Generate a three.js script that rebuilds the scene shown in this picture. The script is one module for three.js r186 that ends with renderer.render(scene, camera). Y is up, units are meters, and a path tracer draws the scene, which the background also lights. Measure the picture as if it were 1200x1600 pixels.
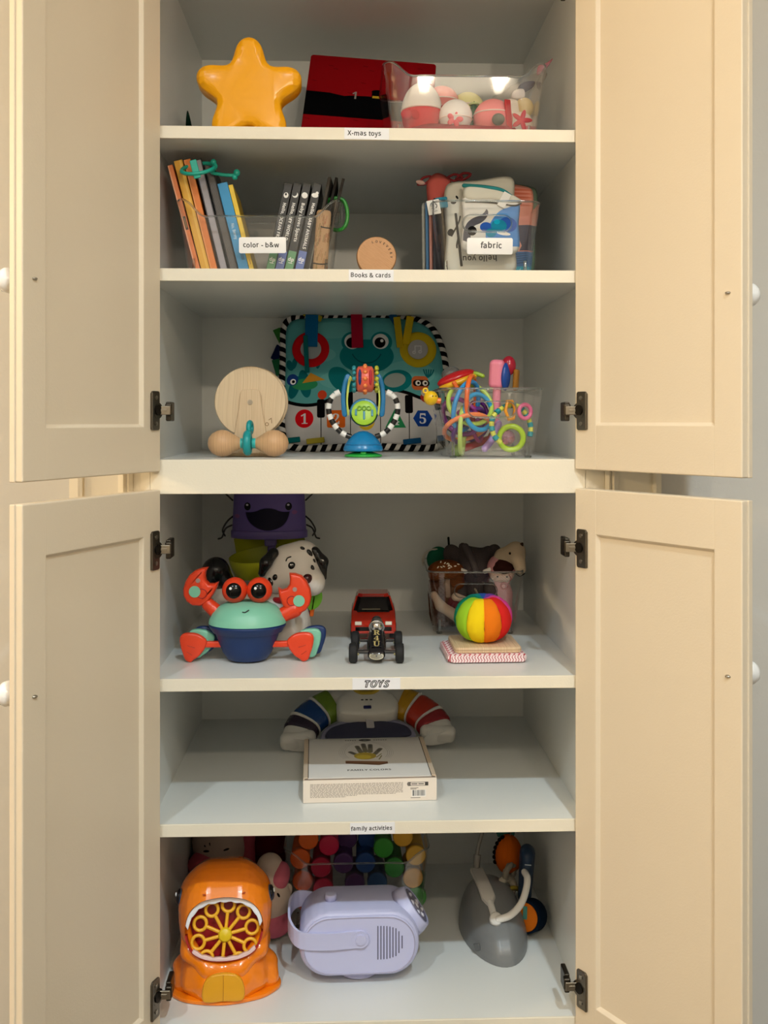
import * as THREE from 'three';
import { RoundedBoxGeometry } from 'three/addons/geometries/RoundedBoxGeometry.js';
import { mergeGeometries, mergeVertices, toCreasedNormals } from 'three/addons/utils/BufferGeometryUtils.js';
import { MarchingCubes } from 'three/addons/objects/MarchingCubes.js';
import { Brush, Evaluator, SUBTRACTION } from 'three-bvh-csg';
import { createNoise3D } from 'simplex-noise';

// ---------- camera, lights, exposure ----------
const scene = new THREE.Scene();
scene.background = new THREE.Color(0x000000);
const camera = new THREE.PerspectiveCamera(53.13, 1200 / 1600, 0.05, 30);
camera.position.set(0, 1.06, 1.6);
camera.rotation.y = -THREE.MathUtils.degToRad(2.11);
camera.setViewOffset(1200, 1600, 0, 140, 1200, 1600);          // vertical lens shift: the photograph keeps its verticals parallel
const renderer = new THREE.WebGLRenderer({ antialias: true });
renderer.shadowMap.enabled = true;
renderer.toneMapping = THREE.LinearToneMapping;
renderer.toneMappingExposure = 1.0;
const LIGHT = {
  sconce: { color: new THREE.Color(1.0, 0.83, 0.62), intensity: 1.1, at: [[0.27, 1.77, 1.95], [0.53, 1.77, 1.95]] },   // two bulbs of the fitting on the wall behind the camera
  ceiling: [                                                                                                            // two ceiling lights in a row along the hallway
    { color: new THREE.Color(0.75, 0.915, 1.0), intensity: 11.8, at: [0.48, 2.72, 1.9] },
    { color: new THREE.Color(0.80, 0.93, 1.0), intensity: 7.6, at: [-0.9, 2.72, 1.9] },
  ],
  lamp: { color: new THREE.Color(1.0, 0.72, 0.40), intensity: 7.6, at: [-2.9, 1.78, 1.4] },                            // warm lamp at the left end of the hallway
};

// ---------- helpers ----------
let seedState = 7;
const rnd = () => { seedState = (seedState * 1664525 + 1013904223) >>> 0; return seedState / 4294967296; };
const noise3 = createNoise3D(rnd);
const PI = Math.PI, D = (d) => d * PI / 180;
const V = (x, y, z = 0) => new THREE.Vector3(x, y, z);
const V2 = (x, y) => new THREE.Vector2(x, y);
const used = new Map();
function numbered(n) { const k = used.get(n) || 0; used.set(n, k + 1); return k ? n + '_' + String(k).padStart(3, '0') : n; }
const mats = new Map();
function M(color, o = {}) {
  const key = color + JSON.stringify(o);
  if (!mats.has(key)) mats.set(key, new THREE.MeshPhysicalMaterial({ color, roughness: 0.45, ...o }));
  return mats.get(key);
}
const plastic = (c, r = 0.32) => M(c, { roughness: r });
const cloth = (c) => M(c, { roughness: 0.95, specularIntensity: 0.1 });
const metal = (c = 0xb9b4ab, r = 0.3) => M(c, { roughness: r, metalness: 1 });
const clear = (c = 0xf4f7f6) => M(c, { roughness: 0.02, transmission: 1, thickness: 0, ior: 1.5 });
function tex(w, h, draw) {
  const c = document.createElement('canvas'); c.width = w; c.height = h;
  const g = c.getContext('2d'); draw(g, w, h);
  const t = new THREE.CanvasTexture(c); t.colorSpace = THREE.SRGBColorSpace; t.anisotropy = 8;
  return t;
}
const printed = (t, r = 0.6, o = {}) => new THREE.MeshPhysicalMaterial({ map: t, roughness: r, ...o });
// geometry
const T = (g, p = [0, 0, 0], r = [0, 0, 0], s = [1, 1, 1]) => {
  if (typeof s === 'number') s = [s, s, s];
  return g.applyMatrix4(new THREE.Matrix4().compose(V(...p), new THREE.Quaternion().setFromEuler(new THREE.Euler(...r)), V(...s)));
};
const box = (w, h, d, r = 0.001, seg = 2) => new RoundedBoxGeometry(w, h, d, seg, Math.min(r, w / 2.01, h / 2.01, d / 2.01));
const plainBox = (w, h, d) => new THREE.BoxGeometry(w, h, d);
const sph = (r, w = 32, h = 22) => new THREE.SphereGeometry(r, w, h);
const ell = (x, y, z, w = 32, h = 22) => T(sph(1, w, h), [0, 0, 0], [0, 0, 0], [x, y, z]);
const cyl = (r1, r2, h, n = 32) => new THREE.CylinderGeometry(r1, r2, h, n);
const tor = (R, r, n = 48, m = 14, arc = PI * 2) => new THREE.TorusGeometry(R, r, m, n, arc);
const lathe = (pts, n = 48) => new THREE.LatheGeometry(pts.map(([x, y]) => V2(Math.max(x, 0.00001), y)), n);
const curve = (pts, closed = false) => new THREE.CatmullRomCurve3(pts.map((p) => V(...p)), closed, 'centripetal');
const tube = (pts, r, seg = 48, n = 12, closed = false) => {
  const g = new THREE.TubeGeometry(curve(pts, closed), seg, r, n, closed);
  if (closed) return g;
  return join(g, T(sph(r, n, 8), pts[0]), T(sph(r, n, 8), pts[pts.length - 1]));
};
function rod(a, b, r1, r2 = r1, n = 16) {
  const A = V(...a), B = V(...b), d = B.clone().sub(A);
  const g = new THREE.CylinderGeometry(r2, r1, d.length(), n);
  g.applyQuaternion(new THREE.Quaternion().setFromUnitVectors(V(0, 1, 0), d.clone().normalize()));
  const m = A.add(B).multiplyScalar(0.5);
  return g.translate(m.x, m.y, m.z);
}
function join(...gs) {
  return mergeGeometries(gs.flat().map((g) => {
    const q = g.index ? g.toNonIndexed() : g.clone();
    for (const k of Object.keys(q.attributes)) if (!['position', 'normal', 'uv'].includes(k)) q.deleteAttribute(k);
    if (!q.attributes.normal) q.computeVertexNormals();
    if (!q.attributes.uv) q.setAttribute('uv', new THREE.BufferAttribute(new Float32Array(q.attributes.position.count * 2), 2));
    return q;
  }));
}
function shape(pts, holes = []) {
  const s = new THREE.Shape(pts.map(([x, y]) => V2(x, y)));
  for (const h of holes) s.holes.push(new THREE.Path(h.map(([x, y]) => V2(x, y))));
  return s;
}
const smooth = (pts, n = 64) => new THREE.CatmullRomCurve3(pts.map(([x, y]) => V(x, y)), true, 'centripetal').getPoints(n).slice(0, -1).map((p) => [p.x, p.y]);
function roundRect(w, h, r, cx = 0, cy = 0, n = 6) {
  const o = [];
  for (const [sx, sy, a0] of [[1, 1, 0], [-1, 1, 90], [-1, -1, 180], [1, -1, 270]])
    for (let i = 0; i <= n; i++) { const a = D(a0 + 90 * i / n); o.push([cx + sx * (w / 2 - r) + Math.cos(a) * r, cy + sy * (h / 2 - r) + Math.sin(a) * r]); }
  return o;
}
const circle = (r, cx = 0, cy = 0, n = 40) => Array.from({ length: n }, (_, i) => [cx + Math.cos(i / n * 2 * PI) * r, cy + Math.sin(i / n * 2 * PI) * r]);
// extrusion centred on z = 0 with a round bevel that stays inside the outline's own depth
function slab(pts, depth, bevel = 0.001, seg = 3, holes = [], inset = true) {
  const g = new THREE.ExtrudeGeometry(shape(pts, holes), { depth: Math.max(depth - 2 * bevel, 0.00001), bevelEnabled: bevel > 0, bevelThickness: bevel, bevelSize: bevel, bevelOffset: inset ? -bevel : 0, bevelSegments: seg, curveSegments: 12 });
  g.translate(0, 0, -(depth - 2 * bevel) / 2);
  return toCreasedNormals(g, 0.6);
}
// uv from the x, y box of the geometry (or of the axes given)
function flatUV(g, ax = 'x', ay = 'y', bb) {
  g.computeBoundingBox(); const b = bb || g.boundingBox, p = g.attributes.position, uv = new Float32Array(p.count * 2);
  const get = { x: (i) => p.getX(i), y: (i) => p.getY(i), z: (i) => p.getZ(i) };
  for (let i = 0; i < p.count; i++) { uv[2 * i] = (get[ax](i) - b.min[ax]) / (b.max[ax] - b.min[ax]); uv[2 * i + 1] = (get[ay](i) - b.min[ay]) / (b.max[ay] - b.min[ay]); }
  return g.setAttribute('uv', new THREE.BufferAttribute(uv, 2));
}
function metreUV(g, s = 1) {                                     // uv in metres by the axis each face looks along
  const q = g.index ? g.toNonIndexed() : g, p = q.attributes.position, n = q.attributes.normal, uv = new Float32Array(p.count * 2);
  for (let i = 0; i < p.count; i++) {
    const a = [Math.abs(n.getX(i)), Math.abs(n.getY(i)), Math.abs(n.getZ(i))];
    const [u, v] = a[0] >= a[1] && a[0] >= a[2] ? [p.getZ(i), p.getY(i)] : a[1] >= a[2] ? [p.getX(i), p.getZ(i)] : [p.getX(i), p.getY(i)];
    uv[2 * i] = u * s; uv[2 * i + 1] = v * s;
  }
  return q.setAttribute('uv', new THREE.BufferAttribute(uv, 2));
}
// a pillow: front and back sheets over an outline, puffed towards the middle. f(u) is the profile from rim (0) to middle (1)
function pillow(pts, thick, rings = 10, power = 0.5) {
  const n = pts.length, cx = pts.reduce((a, p) => a + p[0], 0) / n, cy = pts.reduce((a, p) => a + p[1], 0) / n, pos = [], idx = [];
  for (const s of [1, -1]) {
    const base = pos.length / 3;
    for (let r = 0; r <= rings; r++) { const k = 1 - r / rings, t = Math.pow(1 - k * k, power); for (let i = 0; i < n; i++) pos.push(cx + (pts[i][0] - cx) * k, cy + (pts[i][1] - cy) * k, s * thick / 2 * t); }
    for (let r = 0; r < rings; r++) for (let i = 0; i < n; i++) {
      const a = base + r * n + i, b = base + r * n + (i + 1) % n, c = a + n, d = b + n;
      if (s > 0) idx.push(a, b, c, b, d, c); else idx.push(a, c, b, b, c, d);
    }
  }
  let g = new THREE.BufferGeometry(); g.setAttribute('position', new THREE.Float32BufferAttribute(pos, 3)); g.setIndex(idx);
  g = mergeVertices(g, 1e-6); g.computeVertexNormals();
  return flatUV(g);
}
// one smooth skin over tapered capsules [a, b, ra, rb] and ellipsoids, by a smooth minimum (units: metres)
function skin(bones, cell = 0.004, blend = 0.008, sub = []) {
  const lo = V(1e9, 1e9, 1e9), hi = V(-1e9, -1e9, -1e9);
  for (const [a, b, ra, rb] of bones) for (const [q, r] of [[a, ra], [b, rb]]) { lo.min(V(q[0] - r, q[1] - r, q[2] - r)); hi.max(V(q[0] + r, q[1] + r, q[2] + r)); }
  const c = lo.clone().add(hi).multiplyScalar(0.5), half = Math.max(hi.x - lo.x, hi.y - lo.y, hi.z - lo.z) / 2 + blend + 3 * cell;
  const N = Math.min(110, Math.ceil(2 * half / cell)), mc = new MarchingCubes(N, new THREE.MeshBasicMaterial(), false, false, 400000);
  mc.isolation = 0;
  const B = bones.map(([a, b, ra, rb]) => [...a, b[0] - a[0], b[1] - a[1], b[2] - a[2], ra, rb]);
  const cap = (q, x, y, z) => {
    const px = x - q[0], py = y - q[1], pz = z - q[2], dd = q[3] * q[3] + q[4] * q[4] + q[5] * q[5];
    const t = dd ? Math.min(1, Math.max(0, (px * q[3] + py * q[4] + pz * q[5]) / dd)) : 0;
    return Math.hypot(px - q[3] * t, py - q[4] * t, pz - q[5] * t) - (q[6] + (q[7] - q[6]) * t);
  };
  const S = sub.map(([a, b, ra, rb]) => [...a, b[0] - a[0], b[1] - a[1], b[2] - a[2], ra, rb]);
  for (let k = 0; k < N; k++) for (let j = 0; j < N; j++) for (let i = 0; i < N; i++) {
    const x = c.x + (i - N / 2) / (N / 2) * half, y = c.y + (j - N / 2) / (N / 2) * half, z = c.z + (k - N / 2) / (N / 2) * half;
    let d = 1e3;
    for (const q of B) { const e = cap(q, x, y, z), h = Math.max(blend - Math.abs(d - e), 0) / blend; d = Math.min(d, e) - h * h * blend / 4; }
    for (const q of S) { const e = -cap(q, x, y, z), h = Math.max(blend - Math.abs(d - e), 0) / blend; d = Math.max(d, e) + h * h * blend / 4; }
    mc.field[i + j * N + k * N * N] = -d;
  }
  mc.update();
  const n = mc.count, g = new THREE.BufferGeometry();
  const P = new Float32Array(n * 3); for (let i = 0; i < n; i++) { P[3 * i] = mc.positionArray[3 * i] * half + c.x; P[3 * i + 1] = mc.positionArray[3 * i + 1] * half + c.y; P[3 * i + 2] = mc.positionArray[3 * i + 2] * half + c.z; }
  g.setAttribute('position', new THREE.BufferAttribute(P, 3));
  const w = mergeVertices(g, 1e-6); w.computeVertexNormals();
  return w;
}
function roughen(g, amp, f) {                                    // small lumps in cloth and knitwork
  const q = g.index ? g : mergeVertices(g, 1e-5), p = q.attributes.position, n = q.attributes.normal;
  for (let i = 0; i < p.count; i++) { const d = amp * noise3(p.getX(i) * f, p.getY(i) * f, p.getZ(i) * f); p.setXYZ(i, p.getX(i) + n.getX(i) * d, p.getY(i) + n.getY(i) * d, p.getZ(i) + n.getZ(i) * d); }
  q.computeVertexNormals(); return q;
}
// scene building
function put(o, pos, rot) { if (pos) o.position.set(...pos); if (rot) o.rotation.set(...rot); return o; }
function thing(name, label, category, pos = [0, 0, 0], turn = 0, group) {
  const o = new THREE.Group(); o.name = numbered(name); scene.add(o); o.position.set(...pos);
  if (Array.isArray(turn)) o.rotation.set(...turn); else o.rotation.y = turn;
  o.userData = { label, category }; if (group) o.userData.group = group;
  return o;
}
function part(parent, name, geo, mat, pos, rot, label) {
  const m = new THREE.Mesh(geo, mat); m.name = name; m.castShadow = m.receiveShadow = true; put(m, pos, rot);
  if (label) m.userData.label = label;
  parent.add(m); return m;
}
function single(name, label, category, geo, mat, pos, turn, group) {
  const m = part(scene, numbered(name), geo, mat, pos, Array.isArray(turn) ? turn : [0, turn || 0, 0]);
  m.userData = { label, category }; if (group) m.userData.group = group;
  return m;
}
function struct(name, geo, mat, pos, rot, label) { const m = part(scene, name, geo, mat, pos, rot); m.userData = { kind: 'structure' }; if (label) m.userData.label = label; return m; }
function pieces(parent, name) { const g = new THREE.Group(); g.name = name; parent.add(g); return g; }   // a part that has sub-parts
// handwriting: thin round strokes, each letter a little turned
function hand(g, text, x, y, size, color = '#1b1b1f', lw = size * 0.085, jitter = 1) {
  g.strokeStyle = color; g.fillStyle = color; g.lineWidth = lw; g.lineCap = g.lineJoin = 'round';
  g.font = `${size}px sans-serif`; g.textBaseline = 'alphabetic';
  for (const ch of text) {
    const w = g.measureText(ch).width;
    g.save(); g.translate(x + w / 2, y + (rnd() - 0.5) * size * 0.08 * jitter); g.rotate((rnd() - 0.5) * 0.16 * jitter); g.textAlign = 'center'; g.fillText(ch, 0, 0); g.lineWidth = size * 0.05; g.strokeText(ch, 0, 0); g.restore();
    x += w * 1.1;
  }
  return x;
}

// ---------- the hallway ----------
const wallBump = tex(512, 512, (g, w, h) => {
  g.fillStyle = '#808080'; g.fillRect(0, 0, w, h);
  for (let i = 0; i < 900; i++) { const x = rnd() * w, y = rnd() * h, r = 3 + rnd() * 9; g.fillStyle = `rgba(${rnd() > 0.5 ? 255 : 60},${rnd() > 0.5 ? 255 : 60},200,0.10)`; g.beginPath(); g.ellipse(x, y, r * (1 + rnd()), r, rnd() * PI, 0, 2 * PI); g.fill(); }
});
wallBump.wrapS = wallBump.wrapT = THREE.RepeatWrapping; wallBump.colorSpace = THREE.NoColorSpace;
const wallMat = new THREE.MeshPhysicalMaterial({ color: new THREE.Color(0.63, 0.62, 0.59), roughness: 0.85, bumpMap: wallBump, bumpScale: 0.0012 });
const ceilMat = M(0xf3f0ea, { roughness: 0.9 });
const floorTex = tex(512, 512, (g, w, h) => {
  for (let i = 0; i < 8; i++) { g.fillStyle = ['#645a4e', '#5c5347', '#6b6154', '#564d42'][i % 4]; g.fillRect(0, i * 64, w, 64); for (let k = 0; k < 60; k++) { g.fillStyle = 'rgba(60,40,20,0.10)'; g.fillRect(rnd() * w, i * 64 + rnd() * 64, 80 + rnd() * 200, 1); } }
});
floorTex.wrapS = floorTex.wrapT = THREE.RepeatWrapping;
const HALL = { x0: -3.3, x1: 3.0, z0: -0.012, z1: 2.2, h: 2.75, t: 0.1 };
{
  const w = HALL.x1 - HALL.x0, cx = (HALL.x0 + HALL.x1) / 2, t = HALL.t, zc = (HALL.z0 + HALL.z1) / 2, d = HALL.z1 - HALL.z0;
  struct('floor', metreUV(plainBox(w + 2 * t, 0.1, d + 0.9), 1.2), new THREE.MeshPhysicalMaterial({ map: floorTex, roughness: 0.5 }), [cx, -0.05, zc - 0.3]);
  struct('ceiling', plainBox(w + 2 * t, 0.1, d + 0.9), ceilMat, [cx, HALL.h + 0.05, zc - 0.3]);
  const hole = [[-0.36, 0.0001], [0.436, 0.0001], [0.436, 1.95], [-0.36, 1.95]];
  const g = new THREE.ExtrudeGeometry(shape([[HALL.x0 - t, 0], [HALL.x1 + t, 0], [HALL.x1 + t, HALL.h], [HALL.x0 - t, HALL.h]], [hole]), { depth: t, bevelEnabled: false });
  struct('wall_back', metreUV(g, 2.5), wallMat, [0, 0, HALL.z0 - t]);
  struct('wall_front', metreUV(plainBox(w + 2 * t, HALL.h, t), 2.5), wallMat, [cx, HALL.h / 2, HALL.z1 + t / 2]);
  struct('wall_left', metreUV(plainBox(t, HALL.h, d), 2.5), wallMat, [HALL.x0 - t / 2, HALL.h / 2, zc]);
  struct('wall_right', metreUV(plainBox(t, HALL.h, d), 2.5), wallMat, [HALL.x1 + t / 2, HALL.h / 2, zc]);
}
// fittings outside the frame
{
  const s = thing('wall_sconce', 'two-bulb sconce on the hallway wall behind the viewer', 'lamp', [0.4, 1.77, HALL.z1]);
  part(s, 'back_plate', slab(roundRect(0.56, 0.2, 0.02), 0.13, 0.008), plastic(0xf4f1ea, 0.4), [0.02, 0.045, -0.066]);
  for (const [x, y, z] of LIGHT.sconce.at) {
    const bulb = part(s, 'bulb', lathe([[0, -0.055], [0.014, -0.05], [0.019, -0.03], [0.02, 0], [0.015, 0.03], [0.006, 0.055], [0, 0.065]], 24), M(0xffffff, { emissive: LIGHT.sconce.color, emissiveIntensity: 22, roughness: 0.5 }), [x - 0.4, y - 1.77, z - HALL.z1]);
    bulb.castShadow = false;
    part(s, 'arm', rod([x - 0.4, 0, -0.125], [x - 0.4, 0, z - HALL.z1 + 0.03], 0.009), metal(0xc8c4bc, 0.35));
    const p = new THREE.PointLight(LIGHT.sconce.color, LIGHT.sconce.intensity); p.position.set(x, y, z - 0.045); p.castShadow = true; p.shadow.radius = 1.2; scene.add(p);
  }
  LIGHT.ceiling.forEach((L, i) => {
    const c = thing('ceiling_light', `round white ceiling light above the hallway, the ${i ? 'warmer one to the left' : 'whiter one to the right'}`, 'lamp', [L.at[0], HALL.h, L.at[2]]);
    part(c, 'ring', lathe([[0.06, 0], [0.095, 0], [0.095, -0.006], [0.08, -0.012], [0.06, -0.008]]), plastic(0xf2f0ea));
    part(c, 'diffuser', lathe([[0, -0.006], [0.06, -0.006], [0.06, 0], [0, 0]]), M(0xffffff, { emissive: L.color, emissiveIntensity: 8 }));
    const sp = new THREE.SpotLight(L.color, L.intensity, 0, D(66), 1); sp.position.set(...L.at); sp.target.position.set(L.at[0], 0, L.at[2] - 0.3);
    sp.castShadow = true; sp.shadow.radius = 2.2; scene.add(sp, sp.target);
  });
  const l = thing('wall_lamp', 'warm globe lamp at the left end of the hallway', 'lamp', [HALL.x0, LIGHT.lamp.at[1], LIGHT.lamp.at[2]]);
  part(l, 'globe', sph(0.07), M(0xfff2dc, { emissive: LIGHT.lamp.color, emissiveIntensity: 10 }), [LIGHT.lamp.at[0] - HALL.x0, 0, 0]).castShadow = false;
  part(l, 'arm', rod([0.0, 0, 0], [LIGHT.lamp.at[0] - HALL.x0 - 0.06, 0, 0], 0.012), metal(0xb5a27c, 0.35));
  const pl = new THREE.PointLight(LIGHT.lamp.color, LIGHT.lamp.intensity); pl.position.set(LIGHT.lamp.at[0] + 0.1, LIGHT.lamp.at[1], LIGHT.lamp.at[2]); pl.castShadow = true; pl.shadow.radius = 2.5; scene.add(pl);
}

// ---------- the cabinet ----------
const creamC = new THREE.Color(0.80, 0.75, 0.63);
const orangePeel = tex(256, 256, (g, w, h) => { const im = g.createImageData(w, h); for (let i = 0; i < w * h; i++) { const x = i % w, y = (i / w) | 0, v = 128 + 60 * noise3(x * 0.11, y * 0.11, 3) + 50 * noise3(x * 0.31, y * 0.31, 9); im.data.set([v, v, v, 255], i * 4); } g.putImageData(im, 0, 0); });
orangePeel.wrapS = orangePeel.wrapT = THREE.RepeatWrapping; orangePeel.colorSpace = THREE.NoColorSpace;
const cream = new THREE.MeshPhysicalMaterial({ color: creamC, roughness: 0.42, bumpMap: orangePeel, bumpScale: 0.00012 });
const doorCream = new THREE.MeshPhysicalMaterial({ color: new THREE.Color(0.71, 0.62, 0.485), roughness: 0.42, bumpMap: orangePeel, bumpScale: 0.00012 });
const melamine = new THREE.MeshPhysicalMaterial({ color: new THREE.Color(0.74, 0.76, 0.74), roughness: 0.3, bumpMap: orangePeel, bumpScale: 0.00005 });
const CAB = { x0: -0.3035, x1: 0.3765, zb: -0.568, floor: 0.1236, top: 1.823 };
const SHELF = [1.5207, 1.2993, 1.002, 0.6613, 0.4354, 0.1236];          // top faces, uppermost first
const TH = 0.0195;
const cabinet = thing('storage_cabinet', 'tall built-in cream cupboard with open doors and shelves of toys', 'cabinet', [0, 0, 0]);
{
  const cw = CAB.x1 - CAB.x0, cx = (CAB.x0 + CAB.x1) / 2, dep = 0.566;
  for (const [s, x] of [[-1, CAB.x0 - 0.009], [1, CAB.x1 + 0.009]]) part(cabinet, 'side_panel', metreUV(plainBox(0.018, 1.86, dep), 8), melamine, [x, 0.94, -0.002 - dep / 2]);
  part(cabinet, 'back_panel', metreUV(plainBox(cw + 0.036, 1.86, 0.012), 8), melamine, [cx, 0.94, CAB.zb - 0.006]);
  part(cabinet, 'top_panel', metreUV(plainBox(cw, 0.02, dep), 8), melamine, [cx, CAB.top + 0.01, -0.002 - dep / 2]);
  const names = ['X-mas toys', 'Books & cards', null, 'TOYS', 'family activities', null];
  SHELF.forEach((y, i) => {
    const g = pieces(cabinet, 'shelf');
    part(g, 'board', metreUV(plainBox(cw, TH - 0.001, 0.563), 8), melamine, [cx, y - TH / 2, -0.0045 - 0.563 / 2]);
    if (i === 2) part(g, 'front_rail', metreUV(box(cw, 0.0535, 0.02, 0.0012), 8), cream, [cx, y - 0.0267, -0.0098]);
    else part(g, 'edge_band', metreUV(box(cw, TH, 0.004, 0.0008), 8), cream, [cx, y - TH / 2, -0.0025], null, 'cream front edge');
    if (names[i]) {
      const W = i === 3 ? 0.075 : 0.07, h = 0.0178, o = [0.032, 0.039, 0, 0.047, 0.041][i];
      const t = tex(512, 128, (c, w, hh) => {
        c.fillStyle = '#eceef4'; c.fillRect(0, 0, w, hh);
        if (i === 3) {
          c.lineWidth = 9; c.strokeStyle = '#0c0c10'; c.lineJoin = 'round'; c.font = 'italic bold 104px sans-serif';
          let x = 118; for (const ch of 'TOYS') { c.save(); c.translate(x, 102); c.rotate((rnd() - 0.5) * 0.1); c.strokeText(ch, 0, 0); c.restore(); x += c.measureText(ch).width * 0.98 + 6; }
        } else hand(c, names[i], [38, 18, 0, 0, 10][i], 84, [72, 66, 0, 0, 62][i]);
      });
      part(g, 'label_tape', flatUV(plainBox(W, h, 0.0004)), printed(t, 0.5), [o, y - TH / 2, 0.0001], [0, 0, D([-0.6, -0.4, 0, 0, 0.5][i])], 'white tape with handwriting ' + names[i].replace('&', 'and'));
    }
  });
  // face frame: stiles and top rail around the opening
  for (const [x0, x1] of [[-0.3301, CAB.x0 - 0.0005], [CAB.x1 + 0.0005, 0.4072]]) part(cabinet, 'face_stile', metreUV(box(x1 - x0, 1.9, 0.02, 0.001), 8), cream, [(x0 + x1) / 2, 0.95, -0.0105]);
  part(cabinet, 'top_rail', metreUV(box(cw, 0.07, 0.018, 0.001), 8), cream, [cx, CAB.top + 0.057, -0.0105]);
  part(cabinet, 'toe_board', metreUV(box(cw, SHELF[5] - TH, 0.018, 0.001), 8), cream, [cx, (SHELF[5] - TH) / 2, -0.012]);
  // shelf pins
  // doors
  const DW = 0.312, DT = 0.02, ST = 0.046, RT = 0.07;
  const doorAt = [
    ['left', -0.2868, 0.006, -112.8, 0.984, 1.845], ['right', 0.3584, 0.006, -58.9, 0.9865, 1.845],
    ['left', -0.2868, 0.006, -112.8, 0.092, 0.956], ['right', 0.3584, 0.006, -58.9, 0.092, 0.957],
  ];
  for (const [side, hx, hz, deg, y0, y1] of doorAt) {
    const s = side === 'left' ? -1 : 1, upper = y0 > 0.5, H = y1 - y0;
    const d = pieces(cabinet, 'door'); d.position.set(hx, y0, hz); d.rotation.y = D(deg);
    d.userData.label = `open ${upper ? 'upper' : 'lower'} door hinged on the ${side} side`;
    const zc = -s * DT / 2;                                       // local z: inner face at 0, outer face at -s * DT
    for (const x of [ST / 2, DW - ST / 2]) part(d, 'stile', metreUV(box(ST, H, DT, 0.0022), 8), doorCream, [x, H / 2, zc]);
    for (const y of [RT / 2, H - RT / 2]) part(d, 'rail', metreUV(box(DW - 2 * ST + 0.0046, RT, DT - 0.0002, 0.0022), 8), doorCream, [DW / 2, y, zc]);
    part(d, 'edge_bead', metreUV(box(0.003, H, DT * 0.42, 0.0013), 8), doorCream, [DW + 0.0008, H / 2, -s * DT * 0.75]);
    // recessed panel with a sloping border
    const pw = DW - 2 * ST, ph = H - 2 * RT, b = 0.0035, pd = 0.006;
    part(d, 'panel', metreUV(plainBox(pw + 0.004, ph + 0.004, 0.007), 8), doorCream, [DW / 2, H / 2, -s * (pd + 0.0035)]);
    const lip = new THREE.BufferGeometry(), q = [[-pw / 2, -ph / 2], [pw / 2, -ph / 2], [pw / 2, ph / 2], [-pw / 2, ph / 2]], P = [], I = [];
    q.forEach(([x, y]) => { P.push(x * 1.003, y * 1.001, -s * 0.0012); P.push(x - Math.sign(x) * b, y - Math.sign(y) * b, -s * (pd + 0.0002)); });
    for (let k = 0; k < 4; k++) { const a = 2 * k, e = 2 * ((k + 1) % 4); if (s > 0) I.push(a, e, a + 1, e, e + 1, a + 1); else I.push(a, a + 1, e, e, a + 1, e + 1); }
    lip.setAttribute('position', new THREE.Float32BufferAttribute(P, 3)); lip.setIndex(I);
    const lg = lip.toNonIndexed(); lg.computeVertexNormals();
    part(d, 'panel_border', metreUV(lg, 8), doorCream, [DW / 2, H / 2, 0]);
    // knob screw inside and white knob outside
    const ky = (upper ? (side === 'left' ? 1.244 : 1.2325) : (side === 'left' ? 0.709 : 0.722)) - y0, kx = DW - 0.022;
    part(d, 'screw', join(T(new THREE.SphereGeometry(0.0042, 20, 8, 0, 2 * PI, 0, PI / 2), [0, 0, 0], [s * PI / 2, 0, 0], [1, 1, 0.5]), T(box(0.0055, 0.0012, 0.0008, 0.0002), [0, 0, s * 0.002], [0, 0, 0.6])), metal(0xaaa59c, 0.28), [kx, ky, s * 0.0001]);
    const kn = lathe([[0, 0], [0.0085, 0], [0.0075, 0.004], [0.007, 0.009], [0.011, 0.0125], [0.0155, 0.0175], [0.0168, 0.022], [0.0155, 0.027], [0.010, 0.0315], [0, 0.033]]);
    part(d, 'knob', T(kn, [0, 0, 0], [-s * PI / 2, 0, 0]), M(0xeceef0, { roughness: 0.18, clearcoat: 0.6 }), [kx, ky, -s * DT], null, 'white round knob');
    // hinges
    for (const hy of upper ? [1.078, 1.752] : [0.178, 0.864]) {
      const h = hy - y0;
      const plate = slab(roundRect(0.021, 0.06, 0.004), 0.0028, 0.0008);
      part(d, 'hinge_plate', join(T(plate, [0.0165, h, s * 0.0014]), T(cyl(0.0125, 0.0125, 0.003, 28), [0.011, h, s * 0.0018], [PI / 2, 0, 0]), T(box(0.004, 0.056, 0.0045, 0.001), [0.0265, h - 0.001, s * 0.0024])), metal(0x6f6a62, 0.32), [0, 0, 0]);
      for (const dy of [-0.02, 0.02]) part(d, 'hinge_screw', join(T(cyl(0.0032, 0.0034, 0.0012, 16), [0, 0, 0], [PI / 2, 0, 0]), T(box(0.0042, 0.0009, 0.0008, 0.0002), [0, 0, s * 0.0007], [0, 0, 0.7])), metal(0x9b958b, 0.3), [0.016, h + dy, s * 0.0034]);
      part(d, 'hinge_cup', T(cyl(0.008, 0.008, 0.002, 20), [0.0125, h + 0.001, s * 0.0042], [PI / 2, 0, 0]), metal(0x2c2926, 0.5), [0, 0, 0]);
    }
  }
  // the hinge arms that reach from the doors to the face frame
  for (const [x, s] of [[-0.2868, 1], [0.3584, -1]]) for (const y of [1.752, 1.078, 0.864, 0.178]) {
    const a = pieces(cabinet, 'hinge_arm'); a.position.set(x, y, 0.004);
    part(a, 'link', join(box(0.024, 0.0135, 0.003, 0.001), T(box(0.010, 0.004, 0.0012, 0.0005), [s * 0.002, 0, 0.0018])), metal(0x9c9384, 0.3), [s * 0.004, 0.0005, 0.008], [0, 0, 0]);
    part(a, 'bracket', join(T(box(0.008, 0.03, 0.034, 0.002), [s * 0.011, -0.001, -0.02]), T(box(0.011, 0.019, 0.012, 0.003), [s * 0.0125, 0.002, 0.000])), metal(0x4b463f, 0.4));
  }
}
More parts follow.
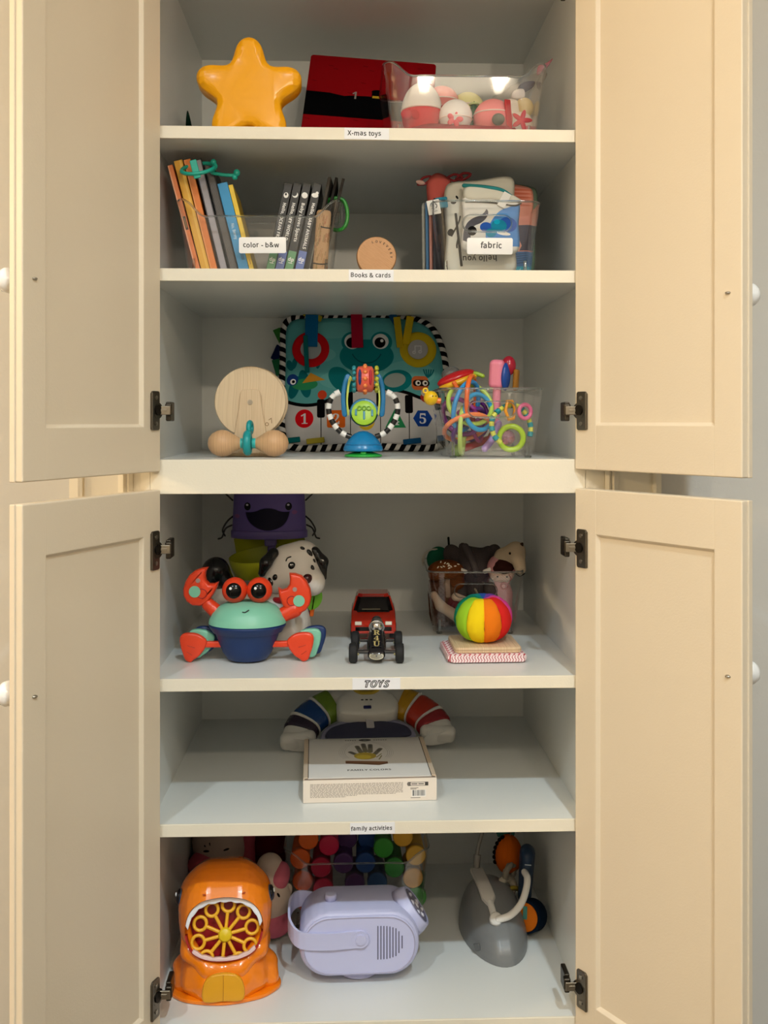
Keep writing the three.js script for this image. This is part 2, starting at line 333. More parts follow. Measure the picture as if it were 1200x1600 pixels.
// casing beside the cupboard
for (const [n, s, xs] of [['trim_1', -1, [-0.3301, -0.3517, -0.4057, -0.4253]], ['trim_2', 1, [0.4072, 0.4275, 0.4816, 0.494]]]) {
  const [a, b, c, e] = xs, z0 = -0.012;
  const prof = [[a, z0], [a, 0.004], [a + (b - a) * 0.25, 0.009], [a + (b - a) * 0.45, 0.004], [a + (b - a) * 0.6, 0.011], [b, 0.006], [b, 0.003], [c, 0.003], [c, 0.010], [c + (e - c) * 0.3, 0.013], [e, 0.011], [e, z0]];
  const pts = prof.map(([x, z]) => [x, -z]);
  const g = new THREE.ExtrudeGeometry(shape(pts), { depth: 1.97, bevelEnabled: false });
  struct(n, toCreasedNormals(g.rotateX(-PI / 2), 0.5), cream, [0, 0, 0]);
}

// ---------- clear storage bins ----------
function binLoop(w, d, r, side = 20, corner = 6) {
  const o = [];
  for (const [sx, sz, a0] of [[1, 1, 0], [-1, 1, 90], [-1, -1, 180], [1, -1, 270]]) {
    for (let i = 0; i <= corner; i++) { const a = D(a0 + 90 * i / corner); o.push([sx * (w / 2 - r) + Math.cos(a) * r, sz * (d / 2 - r) + Math.sin(a) * r]); }
    const along = sz * sx > 0 ? w - 2 * r : d - 2 * r, last = o[o.length - 1];
    for (let i = 1; i < side; i++) { const t = i / side * along; o.push(sx * sz > 0 ? [last[0] - sz * t, last[1]] : [last[0], last[1] - (sx < 0 ? 1 : -1) * t]); }
  }
  return o;
}
// walls that flare towards the top, two faces and a floor; front rim dipped in the middle if dip > 0
function binWalls({ wt, wb, dt, db, h, r = 0.014, dip = 0, th = 0.0022 }) {
  const rows = 10, top = (x, z) => {
    if (!dip || z < 0) return h;
    const front = Math.min(1, Math.max(0, (z / (dt / 2) - 0.7) / 0.2)), u = Math.abs(x) / (wt / 2), s = Math.min(1, Math.max(0, (0.93 - u) / 0.26));
    return h - dip * s * s * (3 - 2 * s) * front;
  };
  const ringAt = (t, inner, y0) => {
    const k = inner ? th : 0, a = binLoop(wb + (wt - wb) * t - 2 * k, db + (dt - db) * t - 2 * k, Math.max(r - k, 0.002));
    return a.map(([x, z]) => [x, y0 + (top(x, z) - y0) * t, z]);
  };
  const pos = [], idx = [], n = binLoop(wt, dt, r).length;
  const rings = [];
  for (let i = 0; i <= rows; i++) rings.push(ringAt(i / rows, false, 0));
  for (let i = rows; i >= 0; i--) rings.push(ringAt(i / rows, true, th));
  rings.forEach((q) => q.forEach((p) => pos.push(...p)));
  for (let i = 0; i < rings.length - 1; i++) for (let j = 0; j < n; j++) { const a = i * n + j, b = i * n + (j + 1) % n; idx.push(a, a + n, b, b, a + n, b + n); }
  const c0 = pos.length / 3; pos.push(0, 0, 0); for (let j = 0; j < n; j++) idx.push(c0, j, (j + 1) % n);
  const c1 = pos.length / 3, e = (rings.length - 1) * n; pos.push(0, th, 0); for (let j = 0; j < n; j++) idx.push(c1, e + (j + 1) % n, e + j);
  const g = new THREE.BufferGeometry(); g.setAttribute('position', new THREE.Float32BufferAttribute(pos, 3)); g.setIndex(idx);
  g.computeVertexNormals();
  g.setAttribute('uv', new THREE.BufferAttribute(new Float32Array(pos.length / 3 * 2), 2));
  return { g, rim: rings[rows].filter((_, i) => i % 2 === 0) };
}
const binClear = M(0xffffff, { roughness: 0.03, transmission: 1, thickness: 0, ior: 1.5 });
const binRim = M(0xdfe4e3, { roughness: 0.05, transmission: 1, thickness: 0.004, ior: 1.5, attenuationColor: new THREE.Color(0.72, 0.76, 0.76), attenuationDistance: 0.02 });
function bin(label, pos, turn, o) {
  const b = thing('clear_bin', label, 'bin', pos, turn);
  const { g, rim } = binWalls(o);
  let walls = toCreasedNormals(g, 0.7);
  if (o.slot) {                                                   // rounded finger hole through the front wall
    const [sw, sh, sy] = o.slot, cut = new Brush(new THREE.ExtrudeGeometry(shape(roundRect(sw, sh, sh / 2 - 0.0001, 0, sy, 10)), { depth: 0.06, bevelEnabled: false }).translate(0, 0, o.dt / 2 - 0.03));
    cut.updateMatrixWorld(); const a = new Brush(g); a.updateMatrixWorld();
    const ev = new Evaluator(); ev.attributes = ['position', 'normal', 'uv']; ev.useGroups = false;
    walls = toCreasedNormals(ev.evaluate(a, cut, SUBTRACTION).geometry, 0.7);
    const k = sy / o.h, zf = (o.db + (o.dt - o.db) * k) / 2 - 0.001, tilt = Math.atan2((o.dt - o.db) / 2, o.h);
    const path = roundRect(sw, sh, sh / 2 - 0.0001, 0, 0, 10).map(([x, y]) => [x, sy + y * Math.cos(tilt), zf + y * Math.sin(tilt)]);
    part(b, 'slot_rim', tube(path, 0.0013, 100, 8, true), binRim);
  }
  part(b, 'bin_wall', walls, binClear, [0, 0.003, 0]);
  part(b, 'bin_rim', tube(rim, 0.0016, 180, 8, true), binRim, [0, 0.003, 0]);
  for (const sx of [-1, 1]) for (const sz of [-1, 1]) part(b, 'foot', join(T(cyl(0.006, 0.0052, 0.003, 16), [0, 0.0015, 0]), T(cyl(0.0022, 0.003, 0.022, 10), [0, 0.015, 0])), binRim, [sx * (o.wb / 2 - 0.011), 0, sz * (o.db / 2 - 0.011)]);
  if (o.tag) {
    const [text, w, hh, x, y, roll, size, tx] = o.tag;
    const t = tex(512, Math.round(512 * hh / w), (c, W, H) => { c.fillStyle = '#f4f3f4'; c.fillRect(0, 0, W, H); hand(c, text, tx, H * 0.62, size); });
    const tilt = Math.atan2((o.dt - o.db) / 2, o.h), z = (o.db + (o.dt - o.db) * y / o.h) / 2 + 0.0018;
    part(b, 'label_card', flatUV(slab(roundRect(w, hh, 0.003), 0.0014, 0.0004)), printed(t, 0.35), [x, y + 0.003, z], [tilt, 0, D(roll)], 'white card with handwriting ' + text.replace('&', 'and'));
  }
  return b;
}
bin('clear bin of Christmas balls with a dipped front on the uppermost shelf', [0.193, SHELF[0], -0.15], 0, { wt: 0.266, wb: 0.236, dt: 0.206, db: 0.182, h: 0.118, r: 0.02, dip: 0.0225 });
bin('low clear bin of upright books with a white card reading color - b&w', [-0.1395, SHELF[1], -0.145], 0, { wt: 0.264, wb: 0.236, dt: 0.196, db: 0.174, h: 0.115, r: 0.02, dip: 0.027, tag: ['color - b&w', 0.0755, 0.0255, 0.005, 0.0425, 0.6, 70, 44] });
bin('clear bin of cloth books with a pill-shaped finger hole and a card reading fabric', [0.2285, SHELF[1], -0.15], 0, { wt: 0.178, wb: 0.152, dt: 0.2, db: 0.176, h: 0.116, r: 0.024, slot: [0.08, 0.0265, 0.0835], tag: ['fabric', 0.0745, 0.0265, 0.0045, 0.044, 0, 86, 150] });
bin('clear bin heaped with bright plastic rattles and rings', [0.2375, SHELF[2], -0.155], 0, { wt: 0.17, wb: 0.146, dt: 0.2, db: 0.176, h: 0.11, r: 0.022, slot: [0.078, 0.026, 0.079] });
bin('clear bin of crocheted and plush figures behind the rainbow ball', [0.245, SHELF[3], -0.405], -0.03, { wt: 0.182, wb: 0.156, dt: 0.2, db: 0.176, h: 0.116, r: 0.024, slot: [0.08, 0.0265, 0.0835] });
bin('wide clear bin stacked with coloured tubs behind the lilac projector', [0.0195, SHELF[5], -0.4], 0, { wt: 0.268, wb: 0.24, dt: 0.235, db: 0.21, h: 0.145, r: 0.02, dip: 0.022 });

// ---------- top shelf: star, red felt book, Christmas balls ----------
{
  const R = 0.0915, pts = [];
  for (let i = 0; i < 5; i++) {
    const a = D(90 + 72 * i), b = a + D(36);
    for (const [da, k] of [[-15, 0.84], [-8, 0.93], [0, 0.965], [8, 0.93], [15, 0.84]]) pts.push([Math.cos(a + D(da)) * R * k, Math.sin(a + D(da)) * R * k]);
    pts.push([Math.cos(b) * R * 0.6, Math.sin(b) * R * 0.6]);
  }
  const star = thing('star_lamp', 'big glossy yellow star-shaped lamp standing on the uppermost shelf', 'night light', [-0.158, SHELF[0], -0.085], D(2));
  part(star, 'star_body', T(slab(smooth(pts, 140), 0.058, 0.013, 6), [0, 0.0752, 0]), M(0xf2a802, { roughness: 0.32, clearcoat: 0.2, clearcoatRoughness: 0.15, specularIntensity: 0.6 }));
  part(star, 'base_arch', T(tor(0.017, 0.0045, 32, 12, PI), [0, 0.0135, 0.0225], [0, 0, 0], [1.25, 0.8, 0.6]), M(0xf0ac10, { roughness: 0.3 }));
  part(star, 'foot', T(box(0.03, 0.006, 0.04, 0.002), [0, 0.003, 0]), M(0xe0960c, { roughness: 0.4 }));
}
single('felt_leaf', 'dark green pointed felt leaf tip at the left end of the uppermost shelf', 'leaf', join(T(pillow(smooth([[0, 0], [0.011, 0.03], [0.007, 0.075], [0, 0.118], [-0.009, 0.07], [-0.012, 0.03]], 40), 0.006), [0, 0, 0], [0, 0.4, 0.1]), T(pillow(smooth([[0, 0], [0.008, 0.03], [0.004, 0.07], [-0.002, 0.1], [-0.01, 0.05]], 40), 0.005), [-0.012, 0, -0.004], [0, -0.3, 0.12])), cloth(0x10281f), [-0.284, SHELF[0] + 0.002, -0.32]);
{
  const t = tex(1024, 1024, (g, w, h) => {
    g.fillStyle = '#8d0c14'; g.fillRect(0, 0, w, h);
    g.fillStyle = '#060608'; g.beginPath(); g.moveTo(-10, 360); g.lineTo(190, 366); g.lineTo(250, 378); g.lineTo(310, 388); g.lineTo(350, 380); g.lineTo(490, 374); g.lineTo(630, 380); g.lineTo(740, 402); g.lineTo(1030, 410); g.lineTo(1030, 590); g.lineTo(-10, 590); g.fill();
    g.fillStyle = '#8d8b88'; g.font = 'bold 96px sans-serif'; g.fillText('1', 366, 408);
    g.fillStyle = '#060608'; g.beginPath(); g.ellipse(574, 326, 52, 20, 0, 0, 2 * PI); g.fill(); g.fillRect(526, 323, 98, 70); g.fillStyle = '#b99a2c'; g.fillRect(532, 366, 82, 24); g.fillStyle = '#060608'; g.fillRect(496, 388, 150, 14);
    g.strokeStyle = 'rgba(40,0,4,0.5)'; g.lineWidth = 4; for (let i = 0; i < 40; i++) { const x = rnd() * w, y = rnd() * h; g.beginPath(); g.moveTo(x, y); g.lineTo(x + 40, y + 6); g.stroke(); }
  });
  const b = thing('felt_storybook', 'red felt book with a black train picture leaning behind the yellow star', 'book', [0.03, SHELF[0] + 0.004, -0.262], [D(-26), 0, D(-5)]);
  part(b, 'front_cover', flatUV(T(slab(roundRect(0.242, 0.262, 0.006), 0.006, 0.0015), [0, 0.131, 0])), printed(t, 0.95, { specularIntensity: 0.05 }));
  part(b, 'pages', T(box(0.235, 0.254, 0.016, 0.003), [0, 0.13, -0.0112]), cloth(0x6d0a10));
  part(b, 'back_cover', T(slab(roundRect(0.242, 0.262, 0.006), 0.006, 0.0015), [0, 0.131, -0.0225]), cloth(0x760b12));
}
{
  const pts = [[-0.075, 0]];
  for (let i = 0; i < 4; i++) for (let k = 0; k <= 8; k++) { const a = PI - k / 8 * PI; pts.push([-0.056 + i * 0.037 + Math.cos(a) * 0.0175, 0.145 + Math.sin(a) * 0.016]); }
  pts.push([0.075, 0]);
  single('scalloped_panel', 'clear plastic panel with a scalloped top edge behind the red felt book', 'panel', slab(pts, 0.002, 0.0005), binRim, [0.045, SHELF[0] + 0.001, -0.44], [D(-8), 0, D(-3)]);
}
// balls in the bin: two-tone, with a printed or sewn trim each
function ball(name, label, r, pos, top, bottom, cut, extra, tall = 1) {
  const b = thing(name, label, 'ball', pos, 0, 'Christmas balls in the dipped bin'); b.scale.y = tall;
  const a = Math.acos(Math.min(1, Math.max(-1, cut)));
  part(b, 'upper_half', new THREE.SphereGeometry(r, 32, 16, 0, 2 * PI, 0, a), cloth(top));
  part(b, 'lower_half', new THREE.SphereGeometry(r, 32, 16, 0, 2 * PI, a, PI - a), cloth(bottom));
  part(b, 'seam', T(tor(r * Math.sin(a), 0.0012, 40, 8), [0, r * cut, 0], [PI / 2, 0, 0]), cloth(0xe9d9d0));
  if (extra) extra(b, r);
  return b;
}
const BY = SHELF[0] + 0.006;
ball('plush_ball', 'white plush ball with a red lower half at the left of the uppermost bin', 0.0345, [0.1275, BY + 0.056, -0.125], 0xe8e2dc, 0xc9343c, 0.05, (b, r) => part(b, 'bow', join(T(ell(0.009, 0.006, 0.004), [-0.008, 0, 0]), T(ell(0.009, 0.006, 0.004), [0.008, 0, 0])), cloth(0xb3232c), [-0.02, -0.008, r * 0.86]), 1.45);
ball('plush_ball', 'white plush ball with a pink flower in the middle of the uppermost bin', 0.0275, [0.182, BY + 0.043, -0.1], 0xe6e0dc, 0xdcd6d2, -0.2, (b, r) => { for (let i = 0; i < 5; i++) part(b, 'petal', T(ell(0.006, 0.0045, 0.002), [Math.cos(i * 1.256) * 0.008 - 0.004, Math.sin(i * 1.256) * 0.007 - 0.012, r * 0.9], [0.35, 0, i * 1.256]), cloth(0xd8606a)); });
ball('plush_ball', 'pink plush ball right of the flowered ball in the uppermost bin', 0.033, [0.2455, BY + 0.041, -0.108], 0xe98f8f, 0xdf7c7e, 0.2, (b) => part(b, 'ribbon', T(box(0.012, 0.05, 0.004, 0.0015), [0.022, 0.0, 0.026], [0, 0.6, 0.1]), cloth(0xb8222b)));
ball('plush_ball', 'salmon plush ball half hidden behind the flowered white ball', 0.03, [0.166, BY + 0.087, -0.175], 0xe39a94, 0xdc8984, 0.1);
ball('plush_ball', 'pale yellow-green plush ball at the back of the uppermost bin', 0.03, [0.212, BY + 0.08, -0.185], 0xd9d29a, 0xcfc88e, 0.1);
{
  part(thing('tissue_paper', 'crumpled dark red tissue paper under the balls in the uppermost bin', 'paper', [0.195, BY - 0.001, -0.14]), 'sheet', roughen(T(pillow(roundRect(0.2, 0.15, 0.03), 0.03, 10, 0.3), [0, 0.0105, 0], [PI / 2, 0, 0]), 0.005, 60), cloth(0x8e2a33));
  const d = thing('plush_tree', 'small dark green plush fir tree between two balls in the uppermost bin', 'toy', [0.2165, BY + 0.018, -0.128]);
  part(d, 'foliage', join(T(lathe([[0, 0.06], [0.006, 0.05], [0.012, 0.028], [0.009, 0.03], [0.016, 0.006], [0, 0.006]]), [0, 0, 0])), cloth(0x1e4a2c)); part(d, 'trunk', T(cyl(0.004, 0.004, 0.006), [0, 0.003, 0]), cloth(0x4a2f1c)); part(d, 'trim', T(tor(0.0065, 0.002, 24, 8), [0, 0.054, 0], [PI / 2, 0, 0]), cloth(0xb7c48a));
  const r = thing('plush_mitten', 'deep red plush mitten standing between the two left balls', 'toy', [0.1585, BY + 0.014, -0.115]);
  part(r, 'hand', T(pillow(smooth([[-0.011, 0.006], [0.011, 0.006], [0.013, 0.03], [0.009, 0.05], [-0.006, 0.05], [-0.012, 0.03]], 40), 0.014), [0, 0, 0]), cloth(0x8e1c26)); part(r, 'cuff', T(box(0.026, 0.012, 0.016, 0.005), [0, 0.006, 0]), cloth(0xd9c6c0));
  const bag = thing('plastic_bag', 'clear plastic bag of pale toys sticking out of the right end of the uppermost bin', 'bag', [0.276, BY + 0.006, -0.14], [0, -0.12, -0.02]);
  part(bag, 'film', roughen(T(pillow(smooth([[-0.03, 0], [0.04, 0], [0.046, 0.06], [0.055, 0.1], [0.062, 0.128], [0.03, 0.118], [-0.02, 0.085], [-0.042, 0.07], [-0.036, 0.03]], 70), 0.05), [0, 0, 0]), 0.0035, 55), M(0xf3efec, { roughness: 0.08, transmission: 0.95, thickness: 0, ior: 1.45 }));
  part(bag, 'twist_end', T(slab(smooth([[0, 0], [0.012, 0.008], [0.026, 0.028], [0.014, 0.02], [0.002, 0.016]], 30), 0.002, 0.0005), [0.047, 0.12, 0]), M(0x9a4250, { roughness: 0.3, transmission: 0.3, thickness: 0 }), null, null, 'pink twisted end');
  part(bag, 'dark_piece', T(pillow(smooth([[0, 0], [0.03, 0.012], [0.034, 0.022], [0.012, 0.02]], 30), 0.008), [0.01, 0.088, -0.004]), cloth(0x3c3142));
  part(bag, 'white_piece', T(pillow(smooth([[0, 0], [0.022, 0.002], [0.02, 0.016], [0.004, 0.013]], 30), 0.01), [0.004, 0.079, 0.004]), cloth(0xdbd7d6));
  for (const [x, y, z, r2, c] of [[-0.01, 0.034, 0.002, 0.02, 0xe6d3a3], [0.02, 0.036, 0, 0.021, 0xe8dccf], [0.004, 0.06, 0, 0.018, 0xe9e2d6], [0.03, 0.02, 0.006, 0.013, 0xd77f86], [0.026, 0.064, 0, 0.016, 0xddc98f]]) part(bag, 'plush_piece', ell(r2, r2 * 1.1, r2 * 0.75, 20, 14), cloth(c), [x, y, z]);
  single('dark_bauble', 'small dark grey-green ball at the foot of the pink ball', 'ball', ell(0.0105, 0.0095, 0.0105), cloth(0x5d5f56), [0.249, BY + 0.03, -0.07]);
  single('pink_rosette', 'small red ribbon rosette by the right wall of the uppermost bin', 'ribbon', join(...[0, 1, 2, 3, 4].map((i) => T(ell(0.01, 0.004, 0.003, 14, 10), [Math.cos(i * 1.257) * 0.008, Math.sin(i * 1.257) * 0.008, 0], [0, 0, i * 1.257]))), cloth(0xb8323d), [0.288, BY + 0.03, -0.074]);
}

// ---------- second shelf: bin of books, wooden box, cloth books ----------
const bookFloor = SHELF[1] + 0.0062;
// a book standing spine outward: t thick, h high, leaning so that its foot is at x and its head at x + lean
function book(label, x, z, t, h, d, lean, cover, spine, group, pagesOut) {
  const ang = Math.asin(lean / h), b = thing('board_book', label, 'book', [x, bookFloor + Math.abs(Math.sin(ang)) * t / 2, z], [0, 0, -ang], group);
  const c = typeof cover === 'number' ? M(cover, { roughness: 0.4 }) : cover, k = 0.0016;
  for (const s of [-1, 1]) part(b, 'cover', T(box(k, h, d, 0.0006), [s * (t / 2 - k / 2), h / 2, -d / 2]), c);
  if (pagesOut) part(b, 'pages', T(box(t - 2 * k, h - 0.004, d - 0.003, 0.0006), [0, h / 2, -d / 2]), pagesOut);
  else {
    part(b, 'pages', T(box(t - 2 * k, h - 0.005, d - 0.006, 0.0006), [0, h / 2, -d / 2 + 0.001]), M(0xd9d4c8, { roughness: 0.8 }));
    part(b, 'spine', flatUV(T(box(t - 0.0002, h, 0.0022, 0.0008), [0, h / 2, -0.0006])), spine || c);
  }
  return b;
}
const spineArt = (draw, r = 0.4) => printed(tex(96, 1024, draw), r);
book('thin salmon-orange book leaning at the far left of the book bin', -0.2405, -0.07, 0.0085, 0.176, 0.12, -0.045, 0xd0662c, spineArt((g, w, h) => { g.fillStyle = '#e2814a'; g.fillRect(0, 0, w, h); g.fillStyle = '#f0b08e'; g.fillRect(0, 0, 26, h); g.fillStyle = '#3a2a1c'; g.fillRect(28, 500, 52, 130); g.fillStyle = '#8a6a45'; g.fillRect(40, 520, 28, 90); }), 'leaning books at the left of the book bin');
book('golden yellow book, second from the left in the book bin', -0.2277, -0.07, 0.0138, 0.183, 0.12, -0.045, 0xd99a1e, spineArt((g, w, h) => { g.fillStyle = '#dfa42a'; g.fillRect(0, 0, w, h); g.fillStyle = '#eab94c'; g.fillRect(60, 0, 20, h); }), 'leaning books at the left of the book bin');
book('orange book right of the golden one in the book bin', -0.2143, -0.071, 0.0112, 0.185, 0.12, -0.044, 0xd4701f, spineArt((g, w, h) => { g.fillStyle = '#dd7a2c'; g.fillRect(0, 0, w, h); g.fillStyle = '#e89a5a'; g.fillRect(0, 0, 18, h); }), 'leaning books at the left of the book bin');
const greyPages = printed(tex(64, 64, (g, w, h) => { g.fillStyle = '#b3aeb4'; g.fillRect(0, 0, w, h); for (let i = 0; i < w; i += 6) { g.fillStyle = '#8f8a92'; g.fillRect(i, 0, 2, h); } }), 0.8);
book('black board book with pale lilac page edges beneath the teal ring', -0.1985, -0.075, 0.0135, 0.187, 0.12, -0.044, 0x17161a, null, 'leaning books at the left of the book bin', greyPages);
book('black board book with dark grey page edges left of the blue book', -0.183, -0.078, 0.0135, 0.181, 0.12, -0.043, 0x141316, null, 'leaning books at the left of the book bin', printed(tex(64, 64, (g, w, h) => { g.fillStyle = '#6f6b69'; g.fillRect(0, 0, w, h); for (let i = 0; i < w; i += 9) { g.fillStyle = '#4e4b4a'; g.fillRect(i, 0, 3, h); } }), 0.8));
book('blue book with small white lettering on its spine', -0.1665, -0.08, 0.0165, 0.148, 0.12, -0.036, 0x2a86b8, spineArt((g, w, h) => { g.fillStyle = '#2d8fc4'; g.fillRect(0, 0, w, h); g.save(); g.translate(34, 470); g.rotate(PI / 2); g.fillStyle = '#e9eef0'; g.font = '40px sans-serif'; g.fillText('No, Benny', 0, 0); g.restore(); g.fillStyle = '#1f6f9c'; g.fillRect(50, 830, 30, 70); }), 'leaning books at the left of the book bin');
book('thin yellow book leaning right of the blue one', -0.1535, -0.08, 0.0075, 0.146, 0.12, -0.0355, 0xe0b623, spineArt((g, w, h) => { g.fillStyle = '#e7c233'; g.fillRect(0, 0, w, h); g.fillStyle = '#b98f1c'; g.fillRect(40, 880, 26, 60); }), 'leaning books at the left of the book bin');
[['Hello, OCEAN FRIENDS', '#5f9a6c', 'fish', -0.1255], ['Hello, MY WORLD', '#5a6fae', 'moon', -0.1105], ['Baby Loves Sports', '#5f9a6c', 'ball', -0.095], ['Hello, BABY ANIMALS', '#5a6fae', 'duck', -0.078]].forEach(([title, stripe, icon, x]) => {
  const art = spineArt((g, w, h) => {
    g.fillStyle = '#1b1b1d'; g.fillRect(0, 0, w, h); g.fillStyle = stripe; g.fillRect(0, h * 0.765, w, h * 0.24);
    g.fillStyle = '#eceae6'; g.save(); g.translate(34, 225); g.rotate(PI / 2); g.font = 'bold 52px sans-serif'; const s = Math.min(1, 540 / g.measureText(title).width); g.scale(s, 1); g.fillText(title, 0, 0); g.restore();
    g.beginPath();
    if (icon === 'fish') { g.ellipse(48, 140, 28, 32, 0, 0, 2 * PI); g.fill(); g.fillStyle = '#1b1b1d'; g.beginPath(); g.ellipse(44, 130, 12, 14, 0, 0, 2 * PI); g.fill(); }
    if (icon === 'moon') { g.arc(46, 135, 34, 0, 2 * PI); g.fill(); g.fillStyle = '#1b1b1d'; g.beginPath(); g.arc(34, 120, 31, 0, 2 * PI); g.fill(); }
    if (icon === 'ball') { g.ellipse(48, 140, 36, 34, 0.3, 0, 2 * PI); g.fill(); }
    if (icon === 'duck') { g.ellipse(46, 140, 40, 26, 0, 0, 2 * PI); g.fill(); g.beginPath(); g.arc(66, 110, 18, 0, 2 * PI); g.fill(); }
    g.fillStyle = '#f1efec'; g.font = 'bold 58px sans-serif'; g.textAlign = 'center'; g.fillText('dp', 48, 900); g.fillRect(24, 918, 48, 7);
  });
  book(`black board book with spine lettering ${title.replace(',', '')}`, x, -0.085, 0.0137, 0.149, 0.12, 0.031, 0x151517, art, 'black board books in the book bin');
});
{ // dark cards and the bark-print cloth roll at the right end
  const c = thing('crinkle_book', 'dark cloth book with a bark-printed roll and a green handle in the book bin', 'book', [-0.0545, bookFloor, -0.09], [0, 0, D(-12)]);
  for (const [i, x, a] of [[0, -0.001, 1], [1, 0.0045, 0], [2, 0.010, -1]]) part(c, 'page', flatUV(T(slab(roundRect(0.1, 0.158 + i * 0.003, 0.006), 0.0046, 0.001), [x, 0.083 + i * 0.001, -0.045 - i * 0.006], [0, PI / 2 + 0.06 * (i - 1), 0]), 'z', 'y'), cloth([0x4a4641, 0x2b2927, 0x3d3936][i]), null, [0, 0, D(a)]);
  const bark = tex(128, 512, (g, w, h) => { g.fillStyle = '#b08c66'; g.fillRect(0, 0, w, h); for (let i = 0; i < 90; i++) { g.fillStyle = `rgba(${80 + rnd() * 60},${55 + rnd() * 40},${30 + rnd() * 20},0.35)`; g.fillRect(rnd() * w, rnd() * h, 3 + rnd() * 5, 20 + rnd() * 60); } g.strokeStyle = '#141210'; g.lineWidth = 10; for (const y of [135, 430]) { g.beginPath(); g.moveTo(40, y + 10); g.quadraticCurveTo(80, y + 18, 128, y - 10); g.stroke(); } });
  part(c, 'printed_roll', flatUV(T(box(0.024, 0.104, 0.014, 0.006), [0.004, 0.052, 0.012], [0, 0, D(8)])), printed(bark, 0.9));
  part(c, 'green_handle', tube([[0.018, 0.118, -0.03], [0.028, 0.127, -0.02], [0.047, 0.127, -0.02], [0.054, 0.117, -0.02], [0.056, 0.092, -0.02], [0.05, 0.079, -0.02], [0.04, 0.076, -0.025], [0.028, 0.08, -0.03]], 0.0033, 60, 10), plastic(0x2f8a34), null, [0, 0, D(12)], 'green plastic handle');
}
{ // teal ring hooked over the books
  const r = thing('teething_ring', 'teal rubber ring with a knobbed arm hooked over the leaning books', 'toy', [-0.2385, 1.4685, -0.058]);
  const m = M(0x12a08c, { roughness: 0.4 }), o = [];
  for (let i = 0; i < 28; i++) { const a = i / 28 * 2 * PI; o.push([Math.cos(a) * 0.026, Math.sin(a) * 0.0135 + Math.cos(a) * 0.003, Math.sin(a) * -0.022]); }
  part(r, 'ring', tube(o, 0.0031, 90, 12, true), m);
  part(r, 'arm', tube([[0.024, 0.013, -0.006], [0.028, 0.004, -0.004], [0.02, -0.002, -0.014], [0.034, -0.006, -0.012], [0.05, -0.008, -0.01], [0.06, -0.008, -0.01]], 0.0029, 50, 12), m);
  part(r, 'knob', join(T(ell(0.0055, 0.006, 0.005), [0.061, -0.004, -0.01]), T(ell(0.0045, 0.0045, 0.0045), [0.058, -0.011, -0.01]), T(ell(0.005, 0.005, 0.005), [0.024, 0.012, -0.006])), m);
  part(r, 'clip', T(box(0.011, 0.03, 0.004, 0.0015), [-0.0015, -0.006, 0.02], [0, 0, D(15)]), m);
}
{ // round wooden box
  const w = tex(512, 512, (g, W, H) => {
    g.fillStyle = '#bf8f62'; g.fillRect(0, 0, W, H);
    for (let i = 0; i < 900; i++) { g.strokeStyle = `rgba(${110 + rnd() * 40},${70 + rnd() * 30},${40},0.16)`; g.lineWidth = 1 + rnd() * 2; const y = rnd() * 900 - 200, x = rnd() * 512; g.beginPath(); g.moveTo(x, y); g.lineTo(x + 60, y + 42); g.stroke(); }
    g.fillStyle = '#2a1c12'; g.font = 'bold 44px sans-serif'; g.textAlign = 'center';
    [...'LOVEVERY'].forEach((c, i) => { const a = D(-118 + i * 15.5 + 12); g.save(); g.translate(256 + Math.cos(a) * 176, 256 + Math.sin(a) * 176); g.rotate(a + PI / 2); g.fillText(c, 0, 0); g.restore(); });
  });
  const b = thing('wooden_disc', 'small round wooden disc with a name arched along its upper edge', 'toy', [0.0495, SHELF[1] + 0.0322, -0.085]);
  const grain = printed(w, 0.55), g = flatUV(T(lathe([[0, -0.012], [0.0305, -0.012], [0.0322, -0.0105], [0.0322, 0.0105], [0.0305, 0.012], [0, 0.012]], 64), [0, 0, 0], [PI / 2, 0, 0]));
  part(b, 'disc_body', g, grain); part(b, 'rim_groove', T(tor(0.0322, 0.0007, 64, 8), [0, 0, 0.002]), M(0x8d6240, { roughness: 0.6 }));
}
